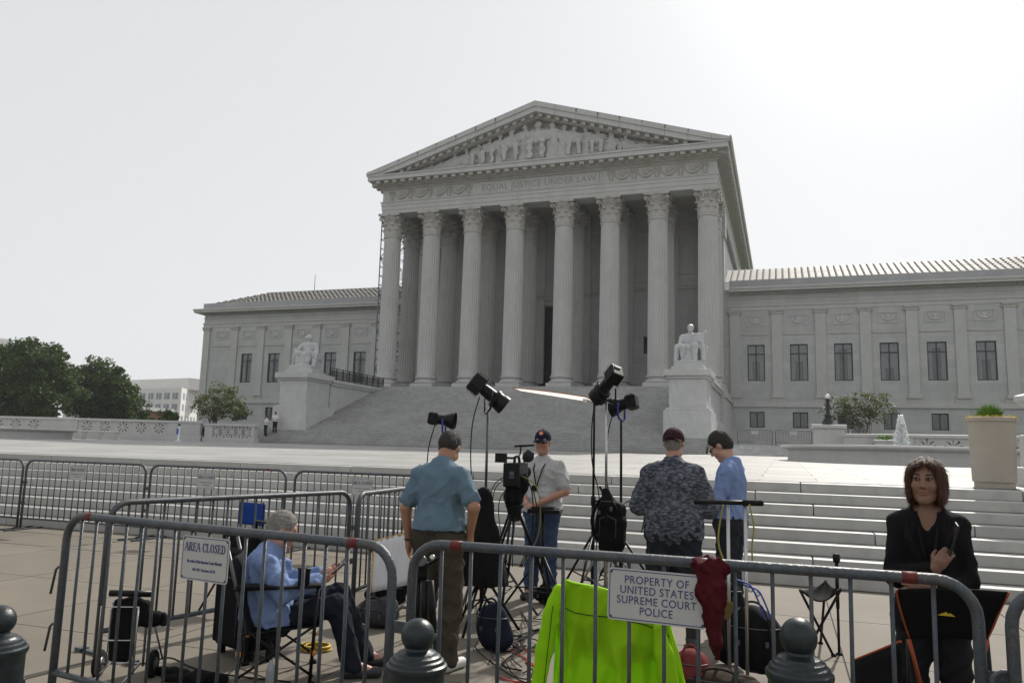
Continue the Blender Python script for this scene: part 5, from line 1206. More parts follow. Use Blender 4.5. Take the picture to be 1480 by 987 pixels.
p.trousers(cloth('dark_skirt',(.015,.015,.018)), .99, 1.95, .02); p.shoes(SHOE_B)
WHT = cloth('white_floral_cotton',(.42,.42,.45),.35,60); soft('blouse_hem', [ell(p.j['pelvis']+V3(.01,.115,.03),(.055,.045,.11),.02)], WHT, p.t, .008, (.006,30.,2))
for sx in (-1,1):
    MB().extrude([nk+V3(sx*.045,.055,.02), nk+V3(sx*.095,.072,-.02), ch+V3(sx*.105,.128,.05), ch+V3(sx*.075,.140,.035), ch+V3(sx*.085,.142,.0), ch+V3(sx*.012,.150,-.10)], (0,.010,0)).build('lapel', BLZ, p.t, bevel=.003)
q = p.q; M = p.M
HV, HF = sdf([ell(q(0,-.012,.040),V3(.098,.116,.100)*k,.02,M), ell(q(.072,-.005,-.045),V3(.034,.072,.085)*k,.03,M), ell(q(-.072,-.005,-.045),V3(.034,.072,.085)*k,.03,M), ell(q(0,-.065,-.035),V3(.085,.055,.095)*k,.04,M),
     sub(ell(q(0,.095,-.045),V3(.067,.085,.105)*k,.012,M)), sub(ell(q(-.030,.122,.040),V3(.058,.062,.058)*k,.016,M)), sub(ell(q(.026,.122,.036),V3(.052,.062,.056)*k,.016,M)), sub(ell(q(-.004,.122,.072),V3(.030,.060,.042)*k,.02,M)), cut(q(0,0,-.118), -M@V3(0,.25,1))], .0055)
HV = wrinkle(HV, HF, .0042, 130., 3, (1,1,.05)); hair_strands(HV, HF, HAIR_W, np_mesh('hair', HV, HF, HAIR_W, p.t), 5, 5000, .035, .0011, .12)
p.face(HAIR_D, True, mat('lip_colour',(.23,.095,.075),.4,.1,20))
for sx in (-1,1): MB().tube([q(sx*.084,.006,-.028),q(sx*.086,.006,-.036),q(sx*.085,.004,-.046)], .0045, 6).build('earring', mat('silver',(.6,.6,.6),.25,.1,5,metal=1), p.t)
MB().tube([nk+V3(-.05,.06,-.02),ch+V3(-.03,.135,.03),ch+V3(-.012,.150,-.09)], .006, 6).tube([nk+V3(.05,.06,-.02),ch+V3(.03,.135,.03),ch+V3(.0,.150,-.09)], .006, 6).build('lanyard', LAN, p.t)
MB().ball(p.j['elL']*.45+p.j['wrL']*.55+V3(0,.040,.0),(.011,.007,.011),10,8).build('button', mat('silver',(0,0,0)), p.t)
wl_ = p.j['wrR']; ph = MB().obox(wl_+V3(-.075,.045,.145),(.0045,.037,.075),(R(-12),R(-14),R(10))).build('phone', EYED, None, bevel=.004)
tag(ph, 'dark phone held up in the hand of the woman in the blazer', 'phone'); ph.location = p.t.location; ph.rotation_euler = p.t.rotation_euler
# 6. grey-haired man seated in a camp chair
SX, SY, SRZ = 18.80, -66.0, R(-58)
p = Person('grey haired man in a light blue shirt seated in a camp chair', (SX,SY,0), SRZ, 1.78, SK_B, 1.08, head_rot=(R(-16),0,R(0)), belly=1., res=.010, longs=True,
    J=dict(pelvis=(0,-.06,.40),waist=(0,-.11,.53),chest=(0,-.13,.69),neck=(0,-.085,.845),head=(0,-.02,.985),shR=(.185,-.11,.80),shL=(-.185,-.11,.80),elR=(.25,.02,.60),wrR=(.14,.27,.66),elL=(-.25,.04,.60),wrL=(-.10,.29,.68),
           hipR=(.09,-.03,.40),hipL=(-.09,-.03,.40),knR=(.13,.39,.49),knL=(-.13,.41,.52),anR=(.14,.52,.085),toR=(.15,.69,.03),anL=(-.14,.62,.085),toL=(-.15,.79,.03)))
p.hand('R',(-.5,.75,.25),(-.3,0,.9),.5); p.hand('L',(.4,.8,.2),(.3,0,.9),.5)
nk = p.j['neck']
p.body(); p.shirt(DRS, 1.80, .36, .034, wr=(.018,12.,8), extra=[seg(nk+V3(-.02,-.005,.0),nk+V3(.02,.0,.0),.066,None,.015), ell(p.j['waist']+V3(0,-.08,-.06),(.17,.09,.13),.06)])
p.trousers(cloth('navy_wool',(.014,.016,.024)), 1.0, 2.02, .018); p.shoes(SHOE_B); p.short_hair(HAIR_G, thick=.012, top=.008)
MB().lathe([(.031,-.012),(.033,0),(.031,.012)], 16, p.j['wrR']+V3(0,-.02,0), axis=(-.4,.8,.2)).build('watch', SHOE_B, p.t)
ph = MB().obox((p.j['wrL']+p.j['wrR'])/2+V3(0,.10,.06),(.105,.006,.075),(R(-48),0,0)).build('tablet', EYED, None, bevel=.004); ph.location = (SX,SY,0); ph.rotation_euler = (0,0,SRZ); tag(ph, 'dark tablet held by the seated man', 'tablet')
# 7. two officers resting at the foot of the stair cheek
for i,(xx,yy,rz,lab) in enumerate(((383.5,628,R(150),'officer in white shirt and dark trousers at the stair foot, nearer the balustrade'),(396.5,627,R(200),'officer in white shirt leaning on the stair pedestal, right of the other officer'))):
    b0 = at(xx, yy, -17.6 if i == 0 else -16.9); zf = ZS+(3 if i == 0 else 5)*RZ
    p = Person(lab, (b0.x, b0.y, zf), rz, 1.72, SK_D if i else SK_A, 1.1, res=.03, J=dict(wrL=(-.05,.22,1.1),wrR=(.05,.22,1.1)))
    p.body(); p.shirt(cloth('white_uniform',(.62,.63,.66)), .8, .95, .02, res=.025); p.trousers(cloth('navy_uniform',(.015,.017,.028)), 1., 1.96, .02); p.short_hair(HAIR_D)
# ---------------------------------------------------------------- crowd barricades with their signs
GALV = mat('galvanised_steel', (.046,.057,.068), .5, .25, 7., metal=.15, spec=.5, stain=((.115,.085,.065),11.,.55), veins=((.11,.125,.14),14.,.35), bump=.25, bscale=90, randv=.10)
TAPE = mat('red_tape', (.11,.013,.011), .6, .3, 30); SIGNW = mat('sign_white', (.42,.42,.41), .45, .06, 6, stain=((.42,.40,.36),4.,.3)); SIGNB = mat('sign_blue_ink', (.045,.055,.16), .6, .1, 5)
def barricade(label, A, B, h=1.15, nbar=18, hooks='L', tapes=(), zg=0., r=.024, thin=False):
    A, B = Vector((A[0],A[1],zg)), Vector((B[0],B[1],zg)); d = B-A; L = d.length
    t = thing('crowd_barricade', label, 'barricade', A, math.atan2(d.y, d.x), 'steel crowd barricades')
    rc = .15; zl = .20; n = 6
    pts = [(0,0,.02)]+[(rc-rc*math.cos(math.pi/2*i/n),0,h-rc+rc*math.sin(math.pi/2*i/n)) for i in range(n+1)]+[(L-rc+rc*math.sin(math.pi/2*i/n),0,h-rc+rc*math.cos(math.pi/2*i/n)) for i in range(n+1)]+[(L,0,.02)]
    fr_ = MB().tube(pts, r, 10).build('frame', GALV, t)
    MB().tube([(0,0,zl),(L,0,zl)], r*.85, 8).build('lower_rail', GALV, t)
    b0 = None
    for i in range(nbar):
        x = L*(i+1)/(nbar+1); top = h-.005 if rc < x < L-rc else h-.005-(rc-math.sqrt(max(0, rc*rc-(rc-min(x,L-x))**2)))
        bend = rg2.uniform(-.004,.004)
        MB().tube([(x,0,zl),(x+bend,bend,(zl+top)/2),(x,0,top)], .0098 if not thin else .009, 6).build('bar', GALV, t)
    for x in (.08, L-.08):
        MB().box(x-.02,x+.02,-.30,.30,.004,.022).box(x-.035,x+.035,-.36,-.28,.003,.03).box(x-.035,x+.035,.28,.36,.003,.03).build('foot', GALV, t)
        MB().tube([(x-.08 if x < 1 else x+.08,0,.03),(x,0,.02)], .018, 6).build('foot_stub', GALV, t)
    for z in (h*.72, h*.42):
        if hooks in 'LB': MB().tube([(0,0,z),(-.05,0,z),(-.075,0,z-.02),(-.105,0,z-.17)], .0085, 6).build('hook', GALV, t)
        if hooks in 'RB': MB().box(L+.01,L+.13,-.006,.006,z-.075,z-.02).build('eye_plate', GALV, t)
    for x in tapes:
        if not isinstance(x, float): q_ = atz(*x, h)-A; x = q_.x*d.x/L+q_.y*d.y/L
        MB().tube([(x-.03,0,h),(x+.03,0,h)], r*1.06, 10).build('red_tape', TAPE, fr_)
    t['len'] = L
    return t
rg2 = random.Random(4)
SERIF = {}                                  # small serif capitals drawn as strokes: (points, half width)
def serif_text(b, s, x, z, H, ysurf):
    T, t = .115, .045                       # thick and thin stem
    G = {'A':(1.0,[((.02,0),(.46,1),t),((.98,0),(.48,1),T),((.2,.36),(.78,.36),t),((-.06,0),(.2,0),t*.8),((.78,0),(1.06,0),t*.8)]),
         'R':(.95,[((.16,0),(.16,1),T),((.16,.97),(.5,.97),t),((.5,.97),(.72,.86),T*.7),((.72,.86),(.72,.62),T),((.72,.62),(.5,.5),T*.7),((.5,.5),(.16,.5),t),((.42,.5),(.86,0),T),((0,0),(.34,0),t*.8),((.76,0),(1.0,0),t*.8),((0,1),(.2,1),t*.8)]),
         'E':(.82,[((.16,0),(.16,1),T),((0,.97),(.74,.97),t),((.16,.52),(.55,.52),t),((0,.03),(.78,.03),t),((.74,1),(.74,.8),t),((.78,0),(.78,.22),t),((.55,.64),(.55,.4),t)]),
         'C':(.98,[((.9,.78),(.72,.95),t),((.72,.95),(.48,1),t),((.48,1),(.24,.88),T*.7),((.24,.88),(.1,.5),T),((.1,.5),(.24,.12),T),((.24,.12),(.5,0),T*.7),((.5,0),(.76,.06),t),((.76,.06),(.92,.24),t),((.9,1),(.9,.74),t)]),
         'L':(.82,[((.16,0),(.16,1),T),((0,1),(.34,1),t*.8),((0,.03),(.74,.03),t),((.76,0),(.76,.26),t)]),
         'O':(1.05,[((.5,1),(.24,.88),t),((.24,.88),(.1,.5),T),((.1,.5),(.24,.12),T),((.24,.12),(.5,0),t),((.5,0),(.78,.12),t),((.78,.12),(.92,.5),T),((.92,.5),(.78,.88),T),((.78,.88),(.5,1),t)]),
         'S':(.72,[((.6,.8),(.48,.97),t),((.48,.97),(.24,.97),t),((.24,.97),(.1,.76),T*.8),((.1,.76),(.56,.34),T),((.56,.34),(.52,.1),T*.8),((.52,.1),(.3,.02),t),((.3,.02),(.06,.22),t),((.62,1),(.62,.74),t),((.05,0),(.05,.26),t)]),
         'D':(1.0,[((.16,0),(.16,1),T),((0,.97),(.5,.97),t),((.5,.97),(.8,.8),T*.7),((.8,.8),(.9,.5),T),((.9,.5),(.8,.2),T),((.8,.2),(.5,.03),T*.7),((.5,.03),(0,.03),t)])}
    K = .62; tot = sum((G[c][0]+.16 if c != ' ' else .5) for c in s)*H*K; cx = x-tot/2
    for c in s:
        if c == ' ': cx += .5*H*K; continue
        w, st_ = G[c]
        for (a,e,hw) in st_:
            a = Vector((cx+a[0]*H*K,0,z+a[1]*H)); e = Vector((cx+e[0]*H*K,0,z+e[1]*H)); d = (e-a).normalized(); n = Vector((-d.z,0,d.x))*hw*H*.62; ex = d*.02*H
            b.extrude([a-n-ex+Vector((0,ysurf,0)), e-n+ex+Vector((0,ysurf,0)), e+n+ex+Vector((0,ysurf,0)), a+n-ex+Vector((0,ysurf,0))], (0,-.0012,0))
        cx += (w+.16)*H*K
def plate(t, w, h):
    """white plate with rounded corners and a thin blue border, standing in the xz plane facing -y"""
    def rr(w, h, c):
        p = []
        for sx,sz,a in ((1,-1,-90),(1,1,0),(-1,1,90),(-1,-1,180)):
            for i in range(5):
                an = R(a+90*i/4); p.append((sx*(w/2-c)+c*math.cos(an), sz*(h/2-c)+c*math.sin(an)))
        return p
    c = .018
    MB().extrude([(x,0,z) for x,z in rr(w,h,c)], (0,-.004,0)).build('plate', SIGNW, t)
    o, i_ = rr(w-.014,h-.014,c*.8), rr(w-.022,h-.022,c*.7); n = len(o); b = MB()
    b.add([(x,-.0048,z) for x,z in o]+[(x,-.0048,z) for x,z in i_], [(k,(k+1)%n,n+(k+1)%n,n+k) for k in range(n)])
    b.build('border', SIGNB, t)
    for sx in (-1,1):
        for sz in (-1,1): MB().lathe([(.006,0),(.006,.003),(.002,.005)], 8, (sx*(w/2-.016),-.004,sz*(h/2-.016)), axis=(0,-1,0)).build('bolt', GALV, t)
def area_sign(label, bar, x, zc, w=.33, h=.235, tilt=0., side=-1, fine=True):
    L = bar['len']; rot = bar.rotation_euler.z; o = bar.location+Vector((math.cos(rot)*x, math.sin(rot)*x, zc))+Vector((math.sin(rot),-math.cos(rot),0))*.036
    t = thing('warning_sign', label, 'sign', o, rot); t.rotation_euler = (0, tilt, rot); plate(t, w, h)
    b = MB(); serif_text(b, 'AREA CLOSED', 0, h*.16, h*.19, -.005); b.build('headline', SIGNB, t)
    if fine:
        text('small_print', 'By order of the Supreme Court Marshal', h*.092, SIGNB, t, (0,-.0052,-h*.10), (math.pi/2,0,0), .0006, sx=.74, offset=.0006); text('small_print', '40 USC Section 6135', h*.085, SIGNB, t, (0,-.0052,-h*.28), (math.pi/2,0,0), .0006, offset=.0005)
    else:
        b = MB(); 
        for k,(ww,zz) in enumerate(((.36,-.08),(.20,-.24))): b.box(-w*ww,w*ww,-.0056,-.0046,h*zz-.004,h*zz+.004)
        b.build('small_print', SIGNB, t)
    return t
F1 = barricade('steel barricade front left with the large AREA CLOSED sign', atz(100,744,1.15)[:2], atz(569,790,1.15)[:2], nbar=17, hooks='B', tapes=((143,746),(515,784)))
F2 = barricade('steel barricade front centre carrying the police property sign and maroon cloth', atz(598,784,1.15)[:2], atz(1411,841,1.15)[:2], nbar=15, hooks='B', tapes=((655,790),(1314,834)))
a3 = atz(1459,848,1.15); F3 = barricade('steel barricade cut by the right edge, beside the black chair', a3[:2], (a3.x+2.3,a3.y+.25), nbar=15, hooks='B')
D_ = barricade('steel barricade behind the seated man, running back from the front one', atz(160,726.5,1.15)[:2], atz(507,711,1.15)[:2], nbar=16, hooks='R')
e0, e1 = atz(518,714,1.15), atz(580,706.5,1.15); ed = (e1-e0).normalized(); e2 = e0+ed*2.4
E_ = barricade('steel barricade left of the man in the blue t-shirt, meeting the steps row', e0[:2], e2[:2], nbar=15, hooks='R')
YSR = -60.35; hS = at(130,668.5,YSR).z
def srow(label, xa, ya, xb, yb, **kw): return barricade(label, at(xa,ya,YSR)[:2], at(xb,yb,YSR)[:2], h=hS, r=.021, **kw)
S0 = srow('steel barricade at the left edge along the foot of the steps', -130,660, 35,665, nbar=17, hooks='R')
S1 = srow('steel barricade along the steps, first full one from the left', 40,665, 212,672, nbar=18, hooks='R')
S2 = srow('steel barricade along the steps, second full one from the left', 219,675, 414,684, nbar=18, hooks='R', tapes=(2.35,))
S3 = srow('steel barricade along the steps behind the man in the blue t-shirt', 427,686, 615,694, nbar=18, hooks='N')
q_ = atz(300,765,1.15)-F1.location; sgx = math.hypot(q_.x,q_.y)
area_sign('large white AREA CLOSED sign on the front left barricade', F1, sgx, .99, .365, .24, R(0))
area_sign('small AREA CLOSED sign on the first full barricade along the steps', S1, 1.25, hS-.19, .36, .24, fine=False)
area_sign('small AREA CLOSED sign on the second full barricade along the steps', S2, 1.18, hS-.22, .36, .25, fine=False)
area_sign('small AREA CLOSED sign on the steps barricade nearest the blue t-shirt man', S3, 1.22, hS-.20, .36, .25, fine=False)
rot = F2.rotation_euler.z; pc = at(948.5, 863, F2.location.y+math.sin(rot)*1.05-.04)
t = thing('property_sign', 'white metal sign reading PROPERTY OF UNITED STATES SUPREME COURT POLICE', 'sign', pc, rot); t.rotation_euler = (0,R(1.0),rot); plate(t, .445, .232)
for k,(s_,z) in enumerate((('PROPERTY OF',.052),('UNITED STATES',.007),('SUPREME COURT',-.038),('POLICE',-.083))):
    text('lettering', s_, .0495, SIGNB, t, (.0,-.0055,z), (math.pi/2,0,0), .0006, spacing=1.08, offset=.0, sx=.88)
# two far barricades closing the side steps
for i,(xa,xb) in enumerate(((1066,1116),(1121,1173))):
    a, b = at(xa,628,-17.2), at(xb,628,-17.2)
    fb_ = barricade(('far steel barricade on the side steps, nearer the stair wall' if i == 0 else 'far steel barricade on the side steps, nearer the lamp'), a[:2], b[:2], h=1.0, nbar=13, hooks='N', zg=2.422, thin=True)
    area_sign(('tiny white sign on the far barricade nearer the stair wall' if i == 0 else 'tiny white sign on the far barricade nearer the lamp'), fb_, (b-a).length*.5, .84, .42, .25, fine=False)

# ---------------------------------------------------------------- bollards
BOL = mat('dark_green_paint', (.011,.018,.021), .40, .35, 14., spec=.4, stain=((.035,.038,.036),8.,.5), bump=.15, bscale=50)
def bollard(label, x, y, top):
    t = thing('bollard', label, 'bollard', (x,y,0), 0, 'cast iron bollards along the kerb'); t.scale = (1,1,top/.96)

    MB().lathe([(.15,0),(.15,.10),(.135,.14),(.118,.16),(.118,.70),(.118,.735),(.124,.745),(.128,.757),(.126,.77),(.116,.776),(.112,.79),(.102,.795),(.098,.806),(.086,.811),(.080,.82),(.062,.826),(.052,.832),(.048,.845)], 40).build('post', BOL, t, sharp=35)
    MB().ball((0,0,.890), .070, 32, 20).build('ball_cap', BOL, t)
    for a in range(0,360,60): MB().ball((.119*math.cos(R(a)),.119*math.sin(R(a)),.60),(.010,.010,.02),8,6).build('boss', BOL, t)
    return t
bollard('dark green ball-topped bollard cut by the left edge', 19.02,-68.38,.905)
bollard('dark green ball-topped bollard between the two front barricades', 20.80,-67.9,.925)
bollard('dark green ball-topped bollard before the bags on the right', 22.30,-67.62,1.015)

# ---------------------------------------------------------------- lights, stands, camera
BLK = mat('black_gear', (.007,.007,.008), .42, .3, 12., spec=.18); BLKF = cloth('black_nylon', (.007,.007,.008), .25, 9.); CHROME = mat('chrome_tube', (.42,.42,.42), .25, .1, 8., metal=.9); GREYP = mat('grey_tube', (.10,.10,.105), .4, .15, 8., metal=.6); BLUEP = mat('blue_anodised', (.01,.03,.19), .35, .15, 8.); RUB = mat('rubber', (.010,.010,.010), .8, .2, 9., spec=.15); ORNG = mat('orange_trim', (.30,.055,.012), .6, .15, 9.)
def stand(label, base, top, m, spread=.55, hk=.75, r=.016, name='light_stand'):
    t = thing(name, label, 'stand', (base.x, base.y, 0)); tp = Vector(top)-Vector((base.x,base.y,0)); h = tp.z
    MB().tube([(0,0,.25),tp*.5+Vector((0,0,.06))], r*1.25, 10).build('lower_column', m, t); MB().tube([tp*.5,tp], r*.85, 10).build('upper_column', m, t)
    MB().tube([tp*.5+Vector((0,0,-.01)),tp*.5+Vector((0,0,.09))], r*1.7, 10).build('collar', BLK, t); MB().tube([tp*.5+Vector((0,0,.04)),tp*.5+Vector((.06,0,.04))], .012, 8).build('knob', BLK, t)
    for k in range(3):
        a = R(25+120*k); c, s = math.cos(a), math.sin(a)
        MB().tube([(c*.02,s*.02,hk),(c*spread,s*spread,.015)], r*.8, 8).build('leg', m, t); MB().tube([(c*.01,s*.01,.28),(c*spread*.55,s*spread*.55,hk*.46)], r*.5, 6).build('brace', m, t)
    return t
def lamp_head(label, c, aim, s=1., kind='big', yoke=BLK):
    """location light: finned housing, barrel, wide front ring with barn hood, U-shaped yoke"""
    t = thing('film_light', label, 'light', c); aim = Vector(aim).normalized(); q = Vector((0,1,0)).rotation_difference(aim); M3 = q.to_matrix()
    t.rotation_mode = 'QUATERNION'; t.rotation_quaternion = q
    if kind == 'big':
        MB().obox((0,-.15,.0),(.075*s,.075*s,.085*s)).build('housing', BLK, t, bevel=.02*s)
        f = MB(); [f.obox((0,-.09-.025*k,0),(.082*s,.005,.09*s)) for k in range(5)]; f.build('cooling_fins', BLK, t)
        MB().lathe([(.05*s,-.10),(.062*s,-.05),(.066*s,.02),(.066*s,.06),(.094*s,.075),(.098*s,.085),(.098*s,.10),(.09*s,.105),(.092*s,.15),(.098*s,.16),(.10*s,.215),(.093*s,.218),(.088*s,.15),(.02,.12)], 28, axis=(0,1,0)).build('barrel', BLK, t, sharp=35)
        MB().obox((0,-.228*s if s == 1 else -.15-.076*s,.045*s),(.035*s,.004,.012*s)).build('maker_plate', SIGNW, t)
    else:
        MB().obox((0,-.12,0),(.05*s,.05*s,.055*s)).build('housing', BLK, t, bevel=.012*s)
        MB().lathe([(.045*s,-.08),(.05*s,-.03),(.05*s,.0),(.055*s,.01),(.075*s,.07),(.085*s,.12),(.088*s,.122),(.078*s,.07),(.02,.02)], 24, axis=(0,1,0)).build('barrel', BLK, t, sharp=35)
        f = MB(); [f.obox((0,-.09-.02*k,0),(.055*s,.004,.06*s)) for k in range(4)]; f.build('cooling_fins', BLK, t)
    Mi = M3.transposed(); dn = Mi@Vector((0,0,-1)); rt = Vector((1,0,0)); w = .11*s if kind == 'big' else .075*s; dp = .19*s if kind == 'big' else .13*s
    MB().tube([rt*w, rt*w+dn*dp*.8, rt*w*.6+dn*dp, -rt*w*.6+dn*dp, -rt*w+dn*dp*.8, -rt*w], .010*s, 8).build('yoke', yoke, t)
    return t, dn
def light_set(lab_l, lab_s, px, py, Y, aim, base_px, m, s=1., kind='big', yoke=BLK):
    c = at(px,py,Y); lt, dn = lamp_head(lab_l, c, aim, s, kind, yoke); b = at(base_px[0],base_px[1],Y)
    drop = .19*s if kind == 'big' else .13*s
    stand(lab_s, Vector((c.x+.01,c.y,0)), Vector((c.x,c.y,c.z-drop)), m); 
    pts = [c+Vector((-.05,-.12,-.05)), c+Vector((-.12,-.12,-.35)), c+Vector((-.13,-.08,-.8)), c+Vector((-.05,-.05,-1.3)), Vector((c.x-.15,c.y-.1,.02))]
    tag(MB().tube(smooth_pts(pts), .006, 6).build('power_cable', RUB), 'power cable of the '+' '.join(lab_l.split(',')[0].split()[:12]), 'cable')
def smooth_pts(p, n=6):
    p = [Vector(a) for a in p]; o = []
    for i in range(len(p)-1):
        a, b, c, d = p[max(0,i-1)], p[i], p[i+1], p[min(len(p)-1,i+2)]
        for k in range(n):
            t = k/n; o.append(.5*((2*b)+(c-a)*t+(2*a-5*b+4*c-d)*t*t+(3*b-a-3*c+d)*t**3))
    return o+[p[-1]]
light_set('large black film light left of centre, tilted down to the right', 'grey light stand under the large light left of centre', 706,568,-63.5, (.75,.35,-.62), (694,880), GREYP, 1.0)
light_set('small black film light with a blue bracket above the blue t-shirt man', 'light stand behind the man in the blue t-shirt', 642,607,-63.2, (.97,.2,-.10), (640,880), BLK, 1.1, 'small', BLUEP)
light_set('large black film light right of centre, tilted down to the left', 'chrome light stand under the large light right of centre', 877,556,-62.9, (-.62,.45,-.64), (880,880), CHROME, 1.0)
light_set('small black film light with a blue bracket, just right of the chrome stand', 'thin black light stand beside the chrome one', 898,585,-62.7, (-.93,.15,-.22), (911,880), BLK, 1.25, 'small', BLUEP)
# overhead diffuser panel on an arm
fl = thing('diffuser_panel', 'thin white diffuser panel with orange edge held level above the cameraman', 'diffuser', at(800,572,-62.6))
a, b = at(739,566,-62.6), at(848,578,-62.6); d = b-a; L = d.length; rzz = math.atan2(d.z, d.x)
def silk():
    m = mat('white_silk', (.80,.79,.76), .7, .05, 5); n = m.node_tree.nodes; l = m.node_tree.links; tr = n.new('ShaderNodeBsdfTranslucent'); tr.inputs[0].default_value = (.95,.94,.92,1)
    mx = n.new('ShaderNodeMixShader'); mx.inputs[0].default_value = .8; l.new(n['Principled BSDF'].outputs[0], mx.inputs[1]); l.new(tr.outputs[0], mx.inputs[2]); l.new(mx.outputs[0], n['Material Output'].inputs[0]); return m
pn = MB()
def fnp(u, v): return (-L/2+L*u*(1-.0), .55*(v-.5)*(1-.55*(1-u)**2), .012*math.sin(u*3)+.03*(1-u)**2)
pn.surf(fnp, 14, 6); pn.build('panel', silk(), fl, solid=.006)
MB().tube([fnp(i/14,0) for i in range(15)]+[fnp(1,1)]+[fnp(1-i/14,1) for i in range(15)], .006, 6, closed=True).build('rim', mat('amber_rim', (.40,.16,.05), .6), fl)
fl.rotation_euler = (R(-3),-rzz,0)
sb = at(858,700,-62.6)
stand('tall black stand holding the diffuser panel and the backpack', Vector((sb.x,sb.y,0)), at(859,584,-62.6), BLK, .6)
g = thing('grip_arm', 'grip head and arm joining the diffuser panel to its stand', 'clamp', at(862,580,-62.6)); MB().tube([(-.13,0,.01),(.10,0,-.02)], .012, 8).build('arm', CHROME, g); MB().lathe([(.035,-.02),(.04,0),(.035,.02)], 16, (0,0,-.01), axis=(0,1,0)).build('grip_head', BLK, g); MB().lathe([(.03,-.02),(.033,0),(.03,.02)], 16, (-.12,0,.01), axis=(0,1,0)).build('grip_head', CHROME, g); MB().tube([(.09,0,-.02),(.12,-.02,.03)], .008, 6).build('handle', BLK, g)
# television camera on its tripod
cb0 = at(745,690,-63.55); zc = cb0.z
tv = thing('television_camera', 'black television camera seen from behind with a foam microphone', 'camera', (cb0.x,cb0.y,zc), R(8))
MB().obox((0,.10,.05),(.075,.20,.095)).build('body', BLK, tv, bevel=.015); MB().obox((-.005,-.15,.03),(.082,.05,.115)).build('battery', BLK, tv, bevel=.012); 
MB().obox((0,-.2035,.045),(.022,.002,.02)).build('battery_label', GREYP, tv); MB().obox((0,-.2035,.008),(.026,.002,.008)).build('battery_label', GREYP, tv)
MB().tube([(0,-.08,.14),(0,-.06,.20),(0,.14,.21),(0,.20,.15)], .014, 8).build('top_handle', BLK, tv); MB().lathe([(.05,0),(.055,.06),(.055,.14),(.07,.15),(.075,.20)], 20, (0,.30,.05), axis=(0,1,0)).build('lens', BLK, tv)
MB().lathe([(.028,-.02),(.03,.05),(.026,.10)], 14, (-.12,.02,.19), axis=(0,-1,0)).obox((-.13,-.10,.19),(.055,.03,.045)).tube([(-.12,.02,.19),(-.02,.05,.19)], .012, 6).build('viewfinder', BLK, tv)
soft('foam_microphone', [ell((.12,.02,.21),(.062,.075,.062),.01), seg((.12,.08,.21),(.06,.12,.16),.018,.018,.02)], mat('black_fur', (.02,.02,.02), .95, .4, 90, bump=1., bscale=120), tv, .012, (.008,60.,2,(1,1,1)))
MB().tube([(.02,.10,.22),(.03,.10,.29),(.03,.08,.31)], .008, 6).obox((.07,.07,.315),(.10,.02,.010),(0,R(-5),0)).build('top_light_bar', BLK, tv)
soft('rain_cover', [rbox((0,-.02,-.14),(.085,.13,.12),.04,.03), seg((-.03,0,-.2),(.0,0,-.38),.085,.06,.05), ell((.10,-.04,-.05),(.05,.08,.10),.04)], BLKF, tv, .014, (.014,16.,3))
rgc = random.Random(8)
for k in range(7):
    x0 = rgc.uniform(-.06,.13); x1 = rgc.uniform(-.2,.26)
    tag(MB().tube(smooth_pts([(x0,-.10,.05),(x1,-.18,-.05-.2*rgc.random()),(x1*1.1,-.12,-.5),(x1*.4,-.05,-.85)]), .005, 6).build('cable', RUB if k else mat('yellow_green_cable',(.24,.21,.04),.5), tv))
tri = thing('camera_tripod', 'black tripod under the television camera', 'tripod', (cb0.x,cb0.y,0)); hz = zc-.30
MB().lathe([(.05,hz-.12),(.07,hz-.08),(.07,hz),(.09,hz+.01),(.09,hz+.05)], 16).build('bowl', BLK, tri)
for k in range(3):
    a = R(35+120*k); c, s = math.cos(a), math.sin(a); n_ = Vector((-s,c,0))*.022
    lg = MB().tube([Vector((c*.05,s*.05,hz-.05))+n_, Vector((c*.30,s*.30,hz*.42))+n_], .013, 8).tube([Vector((c*.05,s*.05,hz-.05))-n_, Vector((c*.30,s*.30,hz*.42))-n_], .013, 8).tube([(c*.26,s*.26,hz*.50),(c*.46,s*.46,.02)], .014, 8); lg.build('leg', BLK, tri)
    MB().tube([(c*.02,s*.02,hz*.3),(c*.36,s*.36,hz*.28)], .007, 6).build('spreader', BLK, tri)
# shelf with a small switcher before the man in the cap
sh_ = at(785,738,-62.75); mt = thing('equipment_shelf', 'black equipment shelf on a stand before the man in the navy cap', 'shelf', (sh_.x,sh_.y,0), R(8))
MB().obox((.02,0,sh_.z),(.175,.12,.022)).build('tray', BLK, mt, bevel=.006); MB().obox((.0,0,sh_.z+.032),(.12,.08,.010)).build('switcher', BLK, mt); MB().tube([(0,0,sh_.z-.02),(0,0,.35)], .016, 8).build('column', BLK, mt)
for k in range(3):
    a = R(80+120*k); MB().tube([(0,0,.55),(.4*math.cos(a),.4*math.sin(a),.015)], .012, 8).build('leg', BLK, mt)
# black cloth cover draped on a stand
dc = at(700,735,-64.1); soft('draped_cover', [seg((0,0,1.22),(.03,0,.85),.06,.13,.05), seg((.03,0,.85),(.06,.02,.42),.13,.20,.05), seg((-.1,-.02,.7),(-.12,0,.45),.10,.12,.05), cut((0,0,.40),(0,0,-1))], BLKF, None, .016, (.03,9.,5,(1,1,.12)), loc=(dc.x,dc.y,0))
tag(bpy.data.objects['draped_cover'], 'black cloth cover hanging on a stand beside the blue t-shirt man', 'cover')
stand('short black stand under the draped black cover', Vector((dc.x,dc.y,0)), Vector((dc.x,dc.y,1.24)), BLK, .35, .5)
